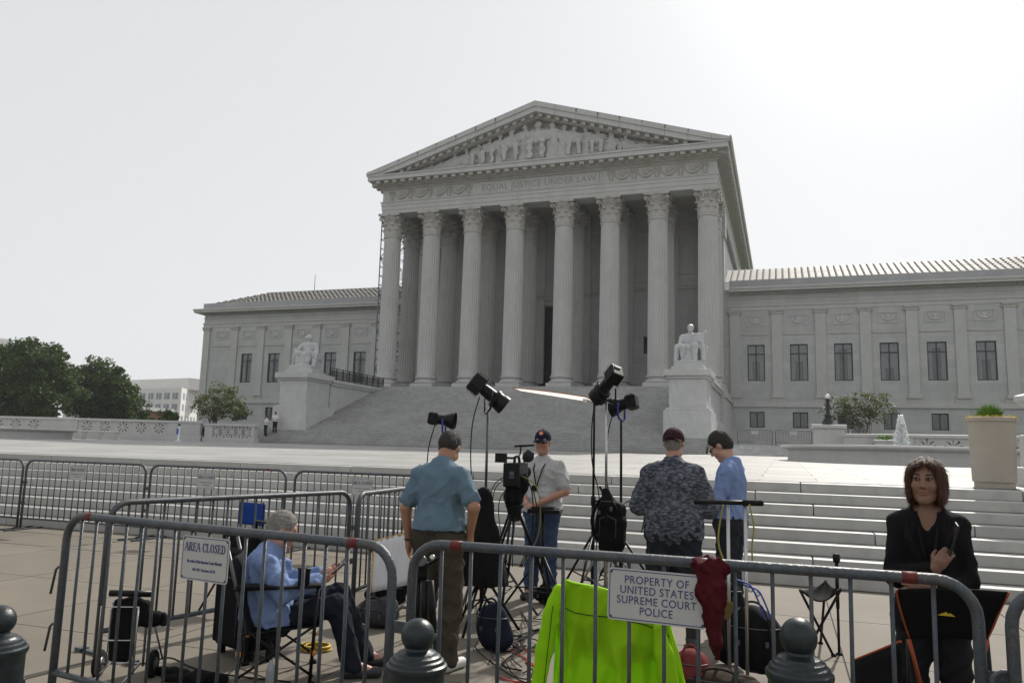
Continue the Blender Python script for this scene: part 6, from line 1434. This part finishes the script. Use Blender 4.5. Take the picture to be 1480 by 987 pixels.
# backpack hanging from the tall stand
bk = at(884,752,-63.1); bp_ = thing('backpack', 'black backpack hanging on the tall stand left of the mottled shirt man', 'backpack', bk, R(-15))
soft('bag', [rbox((0,0,-.06),(.135,.09,.25),.06,.03), rbox((.02,-.08,-.10),(.105,.045,.14),.04,.03), seg((-.03,0,.12),(-.07,0,.27),.09,.05,.05), rbox((.10,-.02,-.10),(.06,.07,.15),.04,.03), seg((-.09,-.06,.2),(-.13,-.08,-.1),.03,.025,.03)], BLKF, bp_, .014, (.014,14.,6)); ZIP = mat('zip_metal', (.10,.10,.105), .4, .2, 9, metal=.6)
MB().tube([(.02-.09,-.128,-.15),(.02-.09,-.128,.02),(.02,-.130,.055),(.02+.09,-.128,.02),(.02+.09,-.128,-.15)], .0035, 5).tube([(-.11,-.088,.12),(-.07,-.092,.19),(.07,-.092,.19),(.11,-.088,.12)], .0035, 5).build('zip', ZIP, bp_); MB().obox((-.09,-.10,.08),(.014,.008,.02)).obox((.05,-.115,.12),(.014,.008,.02)).build('buckle', GREYP, bp_, bevel=.003)
MB().tube(smooth_pts([(-.05,-.02,.22),(-.12,0,.30),(-.14,0,.33)]), .012, 6).tube(smooth_pts([(-.10,-.08,.20),(-.17,-.10,.0),(-.12,-.08,-.2)]), .016, 6).tube(smooth_pts([(.06,-.1,.2),(.0,-.14,.02),(.05,-.12,-.2)]), .010, 6).build('strap', BLKF, bp_)
tag(MB().tube(smooth_pts([bk+Vector((.14,-.05,.18)),bk+Vector((.25,-.05,.22)),bk+Vector((.33,-.02,.10)),bk+Vector((.30,0,-.1))]), .006, 6).build('cable_loop', RUB), 'black cable looping from the hanging backpack', 'cable')
# black padded bar on two chrome stands with yellow cables
YB_ = -64.9; a, b = at(1003,725,YB_), at(1104,727,YB_); bar = thing('padded_bar', 'black padded crossbar on chrome uprights right of the mottled shirt man', 'bar', (0,0,0))
MB().tube([a,b], .017, 10).build('tube', BLK, bar); MB().tube([b.lerp(a,.02),b.lerp(a,.3)], .022, 10).build('grip', RUB, bar)
for px in (1052,1077):
    c = at(px,730,YB_); MB().tube([(c.x,c.y,.0),(c.x,c.y,c.z)], .013, 8).build('upright', CHROME, bar)
for k,px in enumerate((1046,1083)):
    c = at(px,728,YB_); tag(MB().tube(smooth_pts([c+Vector((0,-.03,0)),c+Vector((-.03+.06*k,-.04,-.16)),c+Vector((-.035+.05*k,-.04,-.30)),c+Vector((.02,-.03,-.46))]), .007, 6).build('yellow_cable', MATS['yellow_green_cable']), ('yellow cable hanging from the padded bar, left one' if k == 0 else 'yellow cable hanging from the padded bar, right one'), 'cable')
# ---------------------------------------------------------------- chairs, bags and clothing
HIV = cloth('hi_vis_yellow', (.33,.62,.012), .06, 4., .6, .12, 60); MARC = cloth('maroon_fleece', (.062,.008,.012), .3, 8.); 
_n, _l = HIV.node_tree.nodes, HIV.node_tree.links; _t = _n.new('ShaderNodeBsdfTranslucent'); _t.inputs[0].default_value = (.45,.85,.02,1); _m = _n.new('ShaderNodeMixShader'); _m.inputs[0].default_value = .22
_l.new(_n['Principled BSDF'].outputs[0], _m.inputs[1]); _l.new(_t.outputs[0], _m.inputs[2]); _l.new(_m.outputs[0], _n['Material Output'].inputs[0])
# hi-vis jacket spread over the back of a folding chair
YJ = -66.85
def px(x, y, Y=YJ, dy=0.): p = at(x,y,Y); return Vector((p.x, p.y+dy, p.z))
ja = thing('hi_vis_jacket', 'bright yellow-green jacket draped over a chair behind the police sign', 'jacket', (0,0,0))
top = [(808,846),(820,838),(845,844),(885,853),(925,868),(955,886),(967,892)]; bot = [(790,1060),(815,1060),(850,1062),(890,1064),(930,1064),(975,1062),(1006,1058)]
def interp(P_, u):
    f = u*(len(P_)-1); i = min(int(f), len(P_)-2); t = f-i; return (P_[i][0]*(1-t)+P_[i+1][0]*t, P_[i][1]*(1-t)+P_[i+1][1]*t)
def fnj(u, v):
    a, b = interp(top,u), interp(bot,u); x, y = a[0]*(1-v)+b[0]*v, a[1]*(1-v)+b[1]*v
    fold = (.055*abs(math.sin(u*9.5+.8*math.sin(v*3.1)+.6*v))+.026*abs(math.sin(u*21+v*4+1.1*math.sin(v*7)))+.008*math.sin(u*55+v*11))*min(1, v*2.0+.15)+.030*abs(math.sin(v*8+u*5+.7*math.sin(u*13)))*(1-abs(2*u-1))-.02
    q = px(x, y); q.y += -.05*math.sin(math.pi*u)*(1-.3*v)+fold-.03*v; return q
MB().surf(fnj, 90, 50).build('back', HIV, ja, solid=.006)
def fnk(u, v):                                         # folded-over part behind the top edge
    a = interp(top,u); q = px(a[0],a[1]); q.y += -.05*math.sin(math.pi*u)+.10*v+.02*math.sin(u*19); q.z += .03*math.sin(math.pi*v*.7)-.22*v*v; return q
MB().surf(fnk, 30, 6).build('front', HIV, ja, solid=.006)
def sleeve(pts, rr, nm):
    V, F = sdf([seg(px(*a), px(*b), r1, r2, .02) for a,b,r1,r2 in zip(pts[:-1],pts[1:],rr[:-1],rr[1:])], .011); V = wrinkle(V, F, .010, 22., 3, (1,1,.6)); V[:,1] = YJ-.06+(V[:,1]-YJ)*.8; np_mesh(nm, V, F, HIV, ja)
sleeve([(812,850),(800,890),(792,935),(783,985),(778,1050)], [.038,.046,.048,.042,.04], 'sleeve')
sleeve([(955,900),(962,940),(972,1000),(980,1050)], [.03,.045,.05,.05], 'sleeve')
SEAMD = cloth('dark_piping', (.02,.03,.02)); MB().tube([fnj(.10+.85*i/20,.17+.02*math.sin(i*.3))+Vector((0,-.006,0)) for i in range(21)], .0025, 5).build('seam', SEAMD, ja); MB().tube([px(799-17*i/8, 875+150*i/8, YJ-.105)for i in range(9)], .0022, 5).build('seam', SEAMD, ja)
c0 = px(815,852); c1 = px(960,905); fc = thing('folding_chair', 'black folding chair hidden under the hi-vis jacket', 'chair', (0,0,0))
for c in (c0,c1):
    MB().tube([(c.x,c.y+.06,0),(c.x,c.y+.05,c.z-.02)], .012, 8).build('back_leg', BLK, fc); MB().tube([(c.x,c.y+.50,0),(c.x,c.y+.06,.45)], .012, 8).build('front_leg', BLK, fc)
MB().box(c0.x,c1.x,c0.y+.04,c0.y+.5,.42,.44).build('seat', BLKF, fc); MB().box(c0.x,c1.x,c0.y+.045,c0.y+.06,.62,min(c0.z,c1.z)-.03).build('backrest', BLKF, fc)
# maroon cloth knotted over the front rail
ym = F2.location.y+math.sin(F2.rotation_euler.z)*1.35
def pm_(x, y, d=0): q = at(x,y,ym); return (q.x, ym+d, q.z)
V, F = sdf([seg(pm_(1012,815,-.02),pm_(1042,818,-.02),.040,.038,.02), seg(pm_(1014,818,-.035),pm_(1018,860,-.045),.030,.036,.02), seg(pm_(1030,815,-.04),pm_(1032,870,-.045),.038,.040,.02), seg(pm_(1042,820,-.03),pm_(1040,862,-.04),.026,.030,.02), seg(pm_(1018,858,-.045),pm_(1028,890,-.045),.030,.036,.02), seg(pm_(1034,870,-.04),pm_(1037,925,-.04),.046,.036,.03), seg(pm_(1037,925,-.04),pm_(1038,950,-.035),.036,.020,.02), seg(pm_(1018,812,.04),pm_(1038,870,.05),.030,.025,.02)], .009)
V = wrinkle(V, F, .022, 48., 12, (1,1,.3)); V = wrinkle(V, F, .008, 110., 13, (1,1,.6)); tag(np_mesh('maroon_cloth', V, F, MARC), 'maroon cloth knotted over the front centre rail, right of the police sign', 'cloth')

# camp chair in front of the woman, seen from behind
YC = -67.02; ch_ = thing('camp_chair', 'black camp chair with orange piping before the woman in the blazer', 'chair', (0,0,0))
def pc_(x, y, d=0.): q = at(x,y,YC); return Vector((q.x, YC+d, q.z))
def fnb(u, v):
    l = (1296+24*v**1.3, 851+78*v); r_ = (1458-24*v, 855+78*v); q = pc_(l[0]*(1-u)+r_[0]*u, l[1]*(1-u)+r_[1]*u); q.y += .05*math.sin(math.pi*u)*(1-v*.3)+.10*v+.004*math.sin(u*17+v*9); return q
MB().surf(fnb, 18, 12).build('backrest', cloth('black_canvas', (.007,.007,.008), .2, 9.), ch_, solid=.008)
for e in (0,1): MB().tube([fnb(e,i/12) for i in range(13)], .005, 6).build('piping', ORNG, ch_)
lo0, lo1 = pc_(1318,930,.12), pc_(1434,930,.12)
MB().surf(lambda u, v: Vector((lo0.x+(lo1.x-lo0.x)*u+(u-.5)*.10*v, YC+.12+.46*v, .46-.05*math.sin(math.pi*u)-.02*v)), 10, 8).build('seat', MATS['black_canvas'], ch_, solid=.008)
for sx,c in ((-1,lo0),(1,lo1)):
    MB().tube([(c.x,YC+.10,c.z),(c.x+sx*.02,YC+.04,.02)], .011, 8).build('leg', BLK, ch_); MB().tube([(c.x+sx*.05,YC+.58,.46),(c.x-sx*.10,YC+.2,.02)], .011, 8).build('leg', BLK, ch_); MB().tube([(c.x-sx*.06,YC+.60,.02),(c.x+sx*.05,YC+.12,.52)], .011, 8).build('leg', BLK, ch_)
    MB().tube([(c.x,YC+.09,c.z),(c.x+sx*-.045,YC+.09,c.z-.22)], .010, 8).build('orange_strut', ORNG, ch_)
al, ar = pc_(1301,925,.10), pc_(1243,975,.42)
MB().surf(lambda u, v: Vector((al.x*(1-u)+ar.x*u, (YC-.02)+.30*u+.16*v*.2, al.z*(1-u)+ar.z*u-.30*v)), 6, 6).build('side_panel', MATS['black_canvas'], ch_, solid=.008)
MB().tube([Vector((al.x*(1-u)+ar.x*u, (YC-.02)+.30*u, al.z*(1-u)+ar.z*u)) for u in (0,.5,1)], .006, 6).build('piping', ORNG, ch_)
lg = pc_(1371,893,0); YEL = mat('yellow_print', (.55,.38,.03), .6, .1, 9)
def lw(x, z, d=-.006): return Vector((lg.x+x, fnb(.47,.55).y+d-.008, lg.z+z))
MB().extrude([lw(-.042,-.004),lw(.042,-.006),lw(.022,.008),lw(.012,.004),lw(.002,.020),lw(-.012,.006),lw(-.02,.010)], (0,.002,0)).build('mountain_logo', YEL, ch_)

# seated man's chair (same heading as the sitter)
cc = thing('camp_chair', 'black folding arm chair under the grey haired man', 'chair', (SX,SY,0), SRZ)
BC = cloth('black_chair_mesh', (.014,.014,.016), .25, 12.)
MB().surf(lambda u, v: Vector((-.28+.56*u, -.33+.06*math.cos((u-.5)*3)-.16*v+.14, .34+.50*v+.015*math.sin(u*math.pi))), 14, 12).build('backrest', BC, cc, solid=.008)
MB().surf(lambda u, v: Vector((-.28+.56*u, -.26+.56*v, .31+.03*(2*u-1)**2+.05*v)), 12, 10).build('seat', BC, cc, solid=.010)
for sx in (-1,1):
    MB().tube([(sx*.29,-.20,.36),(sx*.30,-.36,.93)], .012, 8).build('back_pole', GREYP, cc); MB().tube([(sx*.30,-.30,.64),(sx*.31,.28,.66)], .010, 8).build('arm_rail', BLK, cc)
    MB().surf(lambda u, v: Vector((sx*(.25+.10*u), -.28+.56*v, .665+.006*math.sin(v*8))), 4, 10).build('armrest', BC, cc, solid=.012)
    MB().tube([(sx*.31,.26,.66),(sx*.29,.24,.02)], .012, 8).build('leg', BLK, cc); MB().tube([(sx*.29,-.24,.40),(sx*.29,-.24,.02)], .012, 8).build('leg', BLK, cc)
    MB().tube([(sx*.29,-.24,.06),(sx*.29,.26,.40)], .009, 8).build('cross_brace', BLK, cc); MB().tube([(sx*.29,.26,.06),(sx*.29,-.24,.40)], .009, 8).build('cross_brace', BLK, cc)
    for yy in (-.24,.25): MB().tube([(sx*.29,yy,.20),(sx*.29,yy,.235)], .018, 10).build('clip', mat('amber_clip', (.55,.22,.03), .5), cc); MB().lathe([(.03,0),(.03,.02),(.015,.03)], 10, (sx*.29,yy,0)).build('foot', RUB, cc)
MB().tube([(-.29,-.24,.06),(.29,-.24,.36)], .009, 8).build('cross_brace', BLK, cc); MB().tube([(.29,-.24,.06),(-.29,-.24,.36)], .009, 8).build('cross_brace', BLK, cc)
Mx = Matrix.LocRotScale(Vector((SX,SY,0)), Matrix.Rotation(SRZ,3,'Z').to_quaternion(), None)
mg = MB().lathe([(.036,0),(.040,.01),(.042,.10),(.046,.105),(.046,.115),(.036,.118),(.02,.122)], 20).build('travel_mug', BLK, None); mg.location = Mx@Vector((.315,.16,.672)); tag(mg, 'black travel mug on the arm of the seated man\'s chair', 'mug')
wb = MB().lathe([(.028,0),(.030,.01),(.030,.12),(.024,.15),(.012,.17),(.012,.19)], 14).build('water_bottle', mat('clear_plastic', (.25,.27,.29), .15, .1, 9, spec=.6), None); wb.location = Mx@Vector((.34,-.02,.0)); tag(wb, 'small clear water bottle on the ground beside the seated man\'s chair', 'bottle')
db = MB().lathe([(.026,0),(.028,.01),(.028,.11),(.014,.14),(.012,.17),(.015,.175),(.015,.195)], 14).build('dark_bottle', BLK, None); q = atz(388,955,0); db.location = (q.x,q.y,0); tag(db, 'small black bottle standing behind the seated man\'s chair', 'bottle')
yc = atz(452,938,0); b = MB()
for k in range(7): b.tube([(.13*math.cos(a)*(1-.04*k)+.01*k, .10*math.sin(a)*(1-.03*k), .012+.012*(k % 3)) for a in [2*math.pi*i/20 for i in range(20)]], .006, 6, closed=True)
o = b.build('cable_coil', mat('yellow_cable', (.50,.33,.02), .5, .1, 9)); o.location = (yc.x,yc.y,.0); tag(o, 'yellow cable coiled on the ground under the seated man\'s chair', 'cable')

# big rolling case and the blue chair back behind it
q = atz(335,948,0); rcase = thing('rolling_case', 'tall black wheeled equipment case left of the seated man', 'case', (q.x+.06,q.y+.10,0), R(-20))
MB().obox((0,0,.50),(.24,.16,.44)).build('shell', BLKF, rcase, bevel=.045); MB().obox((-.02,-.175,.36),(.18,.02,.26)).build('front_pocket', BLKF, rcase, bevel=.02); MB().tube([(-.14,.10,.93),(-.14,.10,1.00),(.14,.10,1.00),(.14,.10,.93)], .012, 8).build('handle', BLK, rcase)
for sx in (-1,1): MB().lathe([(.045,-.02),(.05,0),(.045,.02)], 16, (sx*.19,.12,.05), axis=(1,0,0)).build('wheel', RUB, rcase); MB().obox((sx*.19,-.1,.03),(.02,.02,.03)).build('foot', RUB, rcase)
MB().tube([(-.17,-.197,.12),(-.17,-.197,.60),(.13,-.197,.60),(.13,-.197,.12)], .004, 5).tube([(-.243,-.0,.2),(-.243,-.0,.9)], .004, 5).build('zip', ZIP, rcase); MB().obox((0,-.165,.80),(.07,.006,.02)).build('side_handle', BLK, rcase, bevel=.004)
MB().obox((-.21,-.166,.55),(.006,.002,.06)).build('yellow_label', YEL, rcase)
q = at(364,742,-64.2); bc = thing('blue_chair', 'folding chair with a blue backrest behind the rolling case', 'chair', (q.x,q.y,0), R(-14))
zc_ = q.z; BLUC = cloth('blue_canvas', (.012,.045,.22)); MB().surf(lambda u, v: Vector((-.19+.38*u, .02*math.sin(u*3.1), zc_-.115+.22*v)), 10, 6).build('backrest', BLUC, bc, solid=.01); MB().box(-.16,.16,-.02,-.40,.42,.44).build('seat', BLUC, bc)
for sx in (-1,1): MB().tube([(sx*.17,.02,0),(sx*.17,.0,zc_+.12)], .011, 8).build('back_leg', BLK, bc); MB().tube([(sx*.17,-.42,0),(sx*.17,.0,.62)], .011, 8).build('front_leg', BLK, bc)

# luggage cart with a camera bag strapped on
q = atz(150,985,0); ct = thing('luggage_cart', 'chrome folding luggage cart with a black camera bag behind the front left barricade', 'cart', (q.x+.05,q.y+.12,0), R(25))
for sx in (-1,1): MB().tube([(sx*.12,0,.08),(sx*.12,.0,.46),(sx*.11,.0,.50)], .009, 8).build('rail', CHROME, ct); MB().lathe([(.03,-.018),(.085,-.018),(.092,-.01),(.092,.01),(.085,.018),(.03,.018)], 24, (sx*.18,.02,.092), axis=(1,0,0)).build('wheel', RUB, ct); MB().lathe([(.0,-.02),(.045,-.02),(.045,.02),(.0,.02)], 16, (sx*.18,.02,.092), axis=(1,0,0)).build('rim', GREYP, ct)
MB().tube([(-.14,-.13,.06),(-.14,-.13,.50),(.10,-.13,.50),(.10,-.13,.06)], .008, 8).build('front_frame', CHROME, ct); MB().tube([(-.14,-.13,.28),(.10,-.13,.28)], .006, 8).build('cross_bar', CHROME, ct); MB().tube([(-.12,0,.50),(.12,0,.50)], .009, 8).build('top_bar', CHROME, ct); MB().tube([(-.16,.02,.092),(.16,.02,.092)], .008, 8).build('axle', CHROME, ct); MB().tube([(-.1,0,.10),(-.1,-.30,.05),(.1,-.30,.05),(.1,0,.10)], .008, 8).build('toe_plate', CHROME, ct); MB().tube([(.12,.02,.50),(.22,.10,.10)], .007, 8).build('prop', CHROME, ct)
soft('camera_bag', [rbox((-.01,-.07,.32),(.075,.055,.19),.03,.03), rbox((.06,-.02,.44),(.09,.05,.09),.03,.03), seg((-.06,-.07,.52),(.08,-.05,.53),.03,.025,.03), ell((.18,-.02,.40),(.07,.06,.06),.03)], BLKF, ct, .012, (.012,18.,4)); MB().tube([(-.11,-.10,.585),(.16,-.06,.575)], .022, 10).build('bag_handle', BLK, ct); MB().lathe([(.04,-.015),(.05,0),(.04,.015)], 14, (.24,-.03,.40), axis=(.4,1,0)).build('lens_cap', BLK, ct)
for i,(x0,y0,x1,y1) in enumerate(((215,965,290,984),(240,980,320,982))):
    a, b = atz(x0,y0,.02), atz(x1,y1,.02); soft('cable_bag', [seg(a,b,.035,.045,.02), ell(a.lerp(b,.6)+Vector((0,0,.02)),(.10,.05,.04),.03)], BLKF, None, .012, (.012,22.,i)); tag(bpy.data.objects['cable_bag' if i == 0 else 'cable_bag.001'], ('small black cable bag on the ground behind the cart' if i == 0 else 'flat black cable bag right of the cart, by the rolling case'), 'bag')

# white and gold reflector panel leaning behind the seated man
r0 = [at(x,y,-64.1) for x,y in ((530,783),(588,770),(589,845),(536,856))]
rf_ = thing('reflector', 'white reflector panel with gold edge leaning left of the blue t-shirt man', 'reflector', (0,0,0))
def fnr(u, v):
    p = (r0[0]*(1-u)+r0[1]*u)*(1-v)+(r0[3]*(1-u)+r0[2]*u)*v; return p+Vector((0,.15*(1-v)+.006*math.sin(u*42),0))
MB().surf(fnr, 30, 8).build('fabric', mat('white_reflector', (.55,.55,.56), .6, .08, 5), rf_, solid=.004); MB().tube([fnr(i/10,0) for i in range(11)]+[fnr(1,i/6) for i in range(1,7)], .007, 6).tube([fnr(0,i/6) for i in range(7)], .007, 6).build('rim', mat('gold_trim', (.55,.34,.04), .4, .1, 9), rf_)
def bag(label, pts, px_, py_, zb=0., seed=1, m=BLKF, nm='equipment_bag', h=1.):
    q = atz(px_,py_,zb); V, F = sdf([ell((a[0],a[1],a[2]*h),(a[3],a[4],a[5]*h),.04) for a in pts], .014); V = wrinkle(V, F, .016, 16., seed); V[:,2] = np.maximum(V[:,2], .0); t = thing(nm, label, 'bag', (q.x,q.y,zb)); np_mesh('bag_body', V, F, m, t)
    a = pts[0]; MB().tube([(a[0]+a[3]*.93*math.cos(q_),a[1]+a[4]*.93*math.sin(q_),(a[2]+a[5]*.42)*h) for q_ in [-2.9+2.6*i/12 for i in range(13)]], .004, 5).build('zip', ZIP, t); MB().obox((a[0]-a[3]*.45,a[1]-a[4]*.95,a[2]*h),(.012,.010,.018)).obox((a[0]+a[3]*.45,a[1]-a[4]*.95,a[2]*h),(.012,.010,.018)).build('buckle', GREYP, t, bevel=.003)
    MB().tube(smooth_pts([(a[0]-a[3]*.6,a[1]-a[4]*.9,a[2]*h),(a[0]-a[3]*.3,a[1]-a[4]*.6,a[2]*h+a[5]*h*1.05),(a[0]+a[3]*.3,a[1]-a[4]*.6,a[2]*h+a[5]*h*1.05),(a[0]+a[3]*.6,a[1]-a[4]*.9,a[2]*h)]), .009, 6).build('strap', m, t); return t
bag('black camera bag with brown trim beside the white reflector', [(0,0,.16,.20,.14,.16),(.10,.05,.26,.12,.10,.14),(-.12,0,.12,.14,.12,.12)], 560,880, 0, 3)
bag('grey soft bag on the ground behind the front left barricade end', [(0,0,.12,.22,.15,.13),(.1,0,.2,.1,.1,.08)], 545,905, 0, 4, cloth('grey_nylon',(.05,.05,.055)))
bag('navy tote bag under the draped black cover', [(0,0,.18,.15,.11,.20),(.04,0,.10,.14,.12,.11)], 712,938, 0, 5, cloth('navy_canvas',(.012,.016,.028)), 'tote_bag')
bag('dark bag at the feet of the man in jeans', [(0,0,.09,.16,.10,.10)], 790,872, 0, 6)
bag('black duffel bag nearest the right bollard, top of the pile', [(0,0,.30,.22,.16,.24),(.14,.02,.22,.16,.14,.18),(-.1,0,.4,.12,.1,.12)], 1090,985, 0, 7)
bag('black gear pouch with straps under the padded bar', [(0,0,.52,.13,.10,.13),(.05,0,.38,.15,.11,.15),(0,0,.2,.16,.12,.2)], 1052,960, 0, 8)
bag('brown and black flat bag on the ground left of the gear pile', [(0,0,.10,.30,.16,.10)], 1040,1010, 0, 9, cloth('brown_nylon',(.035,.024,.018)))
bag('maroon and white striped bag beside the hi-vis jacket', [(0,0,.16,.13,.12,.16)], 1000,1005, 0, 10, cloth('maroon_canvas',(.16,.035,.035)))
q = atz(1010,960,0); tg = MB().tube(smooth_pts([(q.x-.16,q.y,.42),(q.x,q.y-.02,.43),(q.x+.14,q.y,.47),(q.x+.26,q.y+.02,.46)]), [.018]*18+[.022], 8).build('coral_strap', cloth('coral_webbing',(.30,.07,.06))); tag(tg, 'coral red strap lying over the gear pile', 'strap')
q = at(1048,880,-65.6); wl3 = MB().obox((0,0,0),(.045,.015,.06),(R(10),R(18),0)).build('tan_pouch', cloth('tan_nylon',(.13,.09,.035)), None, bevel=.01); wl3.location = q; tag(wl3, 'tan pouch strapped to the gear pile', 'pouch')
for i,(dx,dz) in enumerate(((0,0),(.05,-.03))):
    q = at(1092,858,-65.5); c = MB().tube(smooth_pts([q+Vector((dx-.12,0,dz+.08)),q+Vector((dx-.04,-.02,dz+.06)),q+Vector((dx,-.02,dz)),q+Vector((dx+.06,0,dz-.16))]), .006, 6).build('blue_cable', mat('blue_cable',(.03,.06,.30),.5)); tag(c, ('blue cable over the gear pile, upper one' if i == 0 else 'blue cable over the gear pile, lower one'), 'cable')
    q = at(1085+10*i,852+6*i,-65.5); d = MB().lathe([(.016,0),(.018,.01),(.012,.014)], 12, axis=(0,-1,.3)).build('cable_connector', CHROME); d.location = q; tag(d, ('round metal connector on the gear pile, left one' if i == 0 else 'round metal connector on the gear pile, right one'), 'connector')

# folded tripod leaning at the end of the front centre barricade
q = at(612,812,-66.55); tb = thing('folded_tripod', 'folded black tripod standing before the olive trousers', 'tripod', (q.x,q.y,0))
zt_ = q.z
MB().lathe([(.03,zt_-.10),(.035,zt_-.06),(.03,zt_-.03),(.045,zt_-.02),(.045,zt_+.0)], 14).build('head', BLK, tb); MB().lathe([(.03,-.02),(.035,0),(.03,.02)], 14, (.0,-.03,zt_+.01), axis=(.3,-1,.2)).build('knob', GREYP, tb); MB().lathe([(.016,0),(.018,.02),(.012,.03)], 10, (.07,-.02,zt_+.03), axis=(.3,-1,.4)).build('knob', CHROME, tb); MB().tube([(.02,0,zt_-.02),(.14,-.03,zt_+.05)], .010, 8).build('pan_handle', BLK, tb)
for k,(ax_,bx_) in enumerate(((-.03,-.03),(.02,.05),(.06,.16))):
    MB().tube([(ax_,-.01*k,zt_-.10),(ax_*.6+bx_*.4,-.01*k,zt_*.55)], .021, 10).build('upper_leg', BLK, tb); MB().tube([(ax_*.6+bx_*.4,-.01*k,zt_*.6),(bx_,-.01*k,.03)], .015, 10).build('lower_leg', BLK, tb); MB().ball((bx_,-.01*k,.025),.024,10,8).build('foot', RUB, tb); MB().lathe([(.026,-.02),(.028,0),(.026,.02)], 12, (ax_*.6+bx_*.4,-.01*k,zt_*.56)).build('clamp', GREYP, tb)

# three-legged stool and the monopod beside it
def ps(x, y): return at(x,y,-63.9)
so = thing('folding_stool', 'black folding stool with sling seat between the right bollard and the woman', 'stool', (0,0,0))
z_ = 0
g0_ = atz(1165,942,0); g1_ = atz(1205,948,0); g2_ = atz(1186,930,0)
t0__, t1__, t2__ = ps(1156,852), ps(1216,850), ps(1196,846)+Vector((0,.3,0))
for a, b in ((t0__,g1_),(t1__,g0_),(t2__,g2_)): MB().tube([a,b], .011, 8).build('leg', BLK, so); 
for g_ in (g0_,g1_,g2_): MB().lathe([(.022,0),(.022,.012),(.012,.02)], 10, (g_.x,g_.y,0)).build('foot', RUB, so)
MB().surf(lambda u, v: (t0__*(1-u)+t1__*u)*(1-v)+(t2__*v)+Vector((0,0,-.10*math.sin(math.pi*u)*(1-v)-.03*math.sin(math.pi*v))), 10, 8).build('sling_seat', BLKF, so, solid=.006)
mo = thing('monopod', 'black monopod standing upright beside the folding stool', 'monopod', (0,0,0)); m0, m1 = atz(1213,946,0), ps(1213,820)
m1 = Vector((m0.x,m0.y,m1.z)); MB().tube([m0,m0.lerp(m1,.55)], .011, 8).build('lower_tube', BLK, mo); MB().tube([m0.lerp(m1,.5),m1], .015, 8).build('upper_tube', BLK, mo); MB().lathe([(.026,0),(.030,.02),(.030,.06),(.018,.075)], 12, m1).build('head', BLK, mo); MB().lathe([(.028,0),(.028,.012),(.014,.02)], 10, m0).build('foot', RUB, mo)

# cables lying over the paving
rgk = random.Random(21)
CABR = mat('red_cable', (.40,.04,.025), .5, .1, 9)
def ground_cable(pts, m, r, label): tag(MB().tube(smooth_pts([atz(x,y,z) for x,y,z in pts], 5), r, 6).build('floor_cable', m), label, 'cable', 'cables lying on the paving')
for k in range(9):
    x, y = rgk.uniform(700,790), rgk.uniform(880,930); pts = [(x,y,.012)]
    for i in range(7): x += rgk.uniform(-38,38); y += rgk.uniform(-16,26); x = min(max(x,690),790); y = min(max(y,872),985); pts.append((x,y,.010+.02*rgk.random()))
    ground_cable(pts, RUB, rgk.choice((.005,.007)), 'black cable in the tangle on the paving under the television camera')
ground_cable([(720,965,.01),(722,978,.01),(760,985,.01),(778,968,.01),(755,948,.01),(735,938,.01),(770,940,.01),(795,935,.01)], CABR, .006, 'red cable looping on the paving left of the hi-vis jacket')
ground_cable([(760,955,.01),(772,962,.02),(782,958,.02),(774,950,.01)], CABR, .008, 'short red cable end beside the looping red cable')
ground_cable([(215,958,.01),(245,950,.03),(280,965,.01),(330,975,.01),(420,985,.01)], RUB, .006, 'black cable on the paving from the cart towards the chair')
# ---------------------------------------------------------------- smoke haze in the air
hz_ = MB().box(-430,430,-410,490,-1.2,66).build('haze', bpy.data.materials.new('haze')); tag(hz_, kind='stuff')
hm = hz_.data.materials[0]; hm.use_nodes = True; hn = hm.node_tree.nodes; hn.remove(hn['Principled BSDF'])
pv = hn.new('ShaderNodeVolumePrincipled'); pv.inputs['Color'].default_value = (.93,.95,.97,1); pv.inputs['Density'].default_value = .00028; pv.inputs['Anisotropy'].default_value = .2
hm.node_tree.links.new(pv.outputs[0], hn['Material Output'].inputs['Volume'])
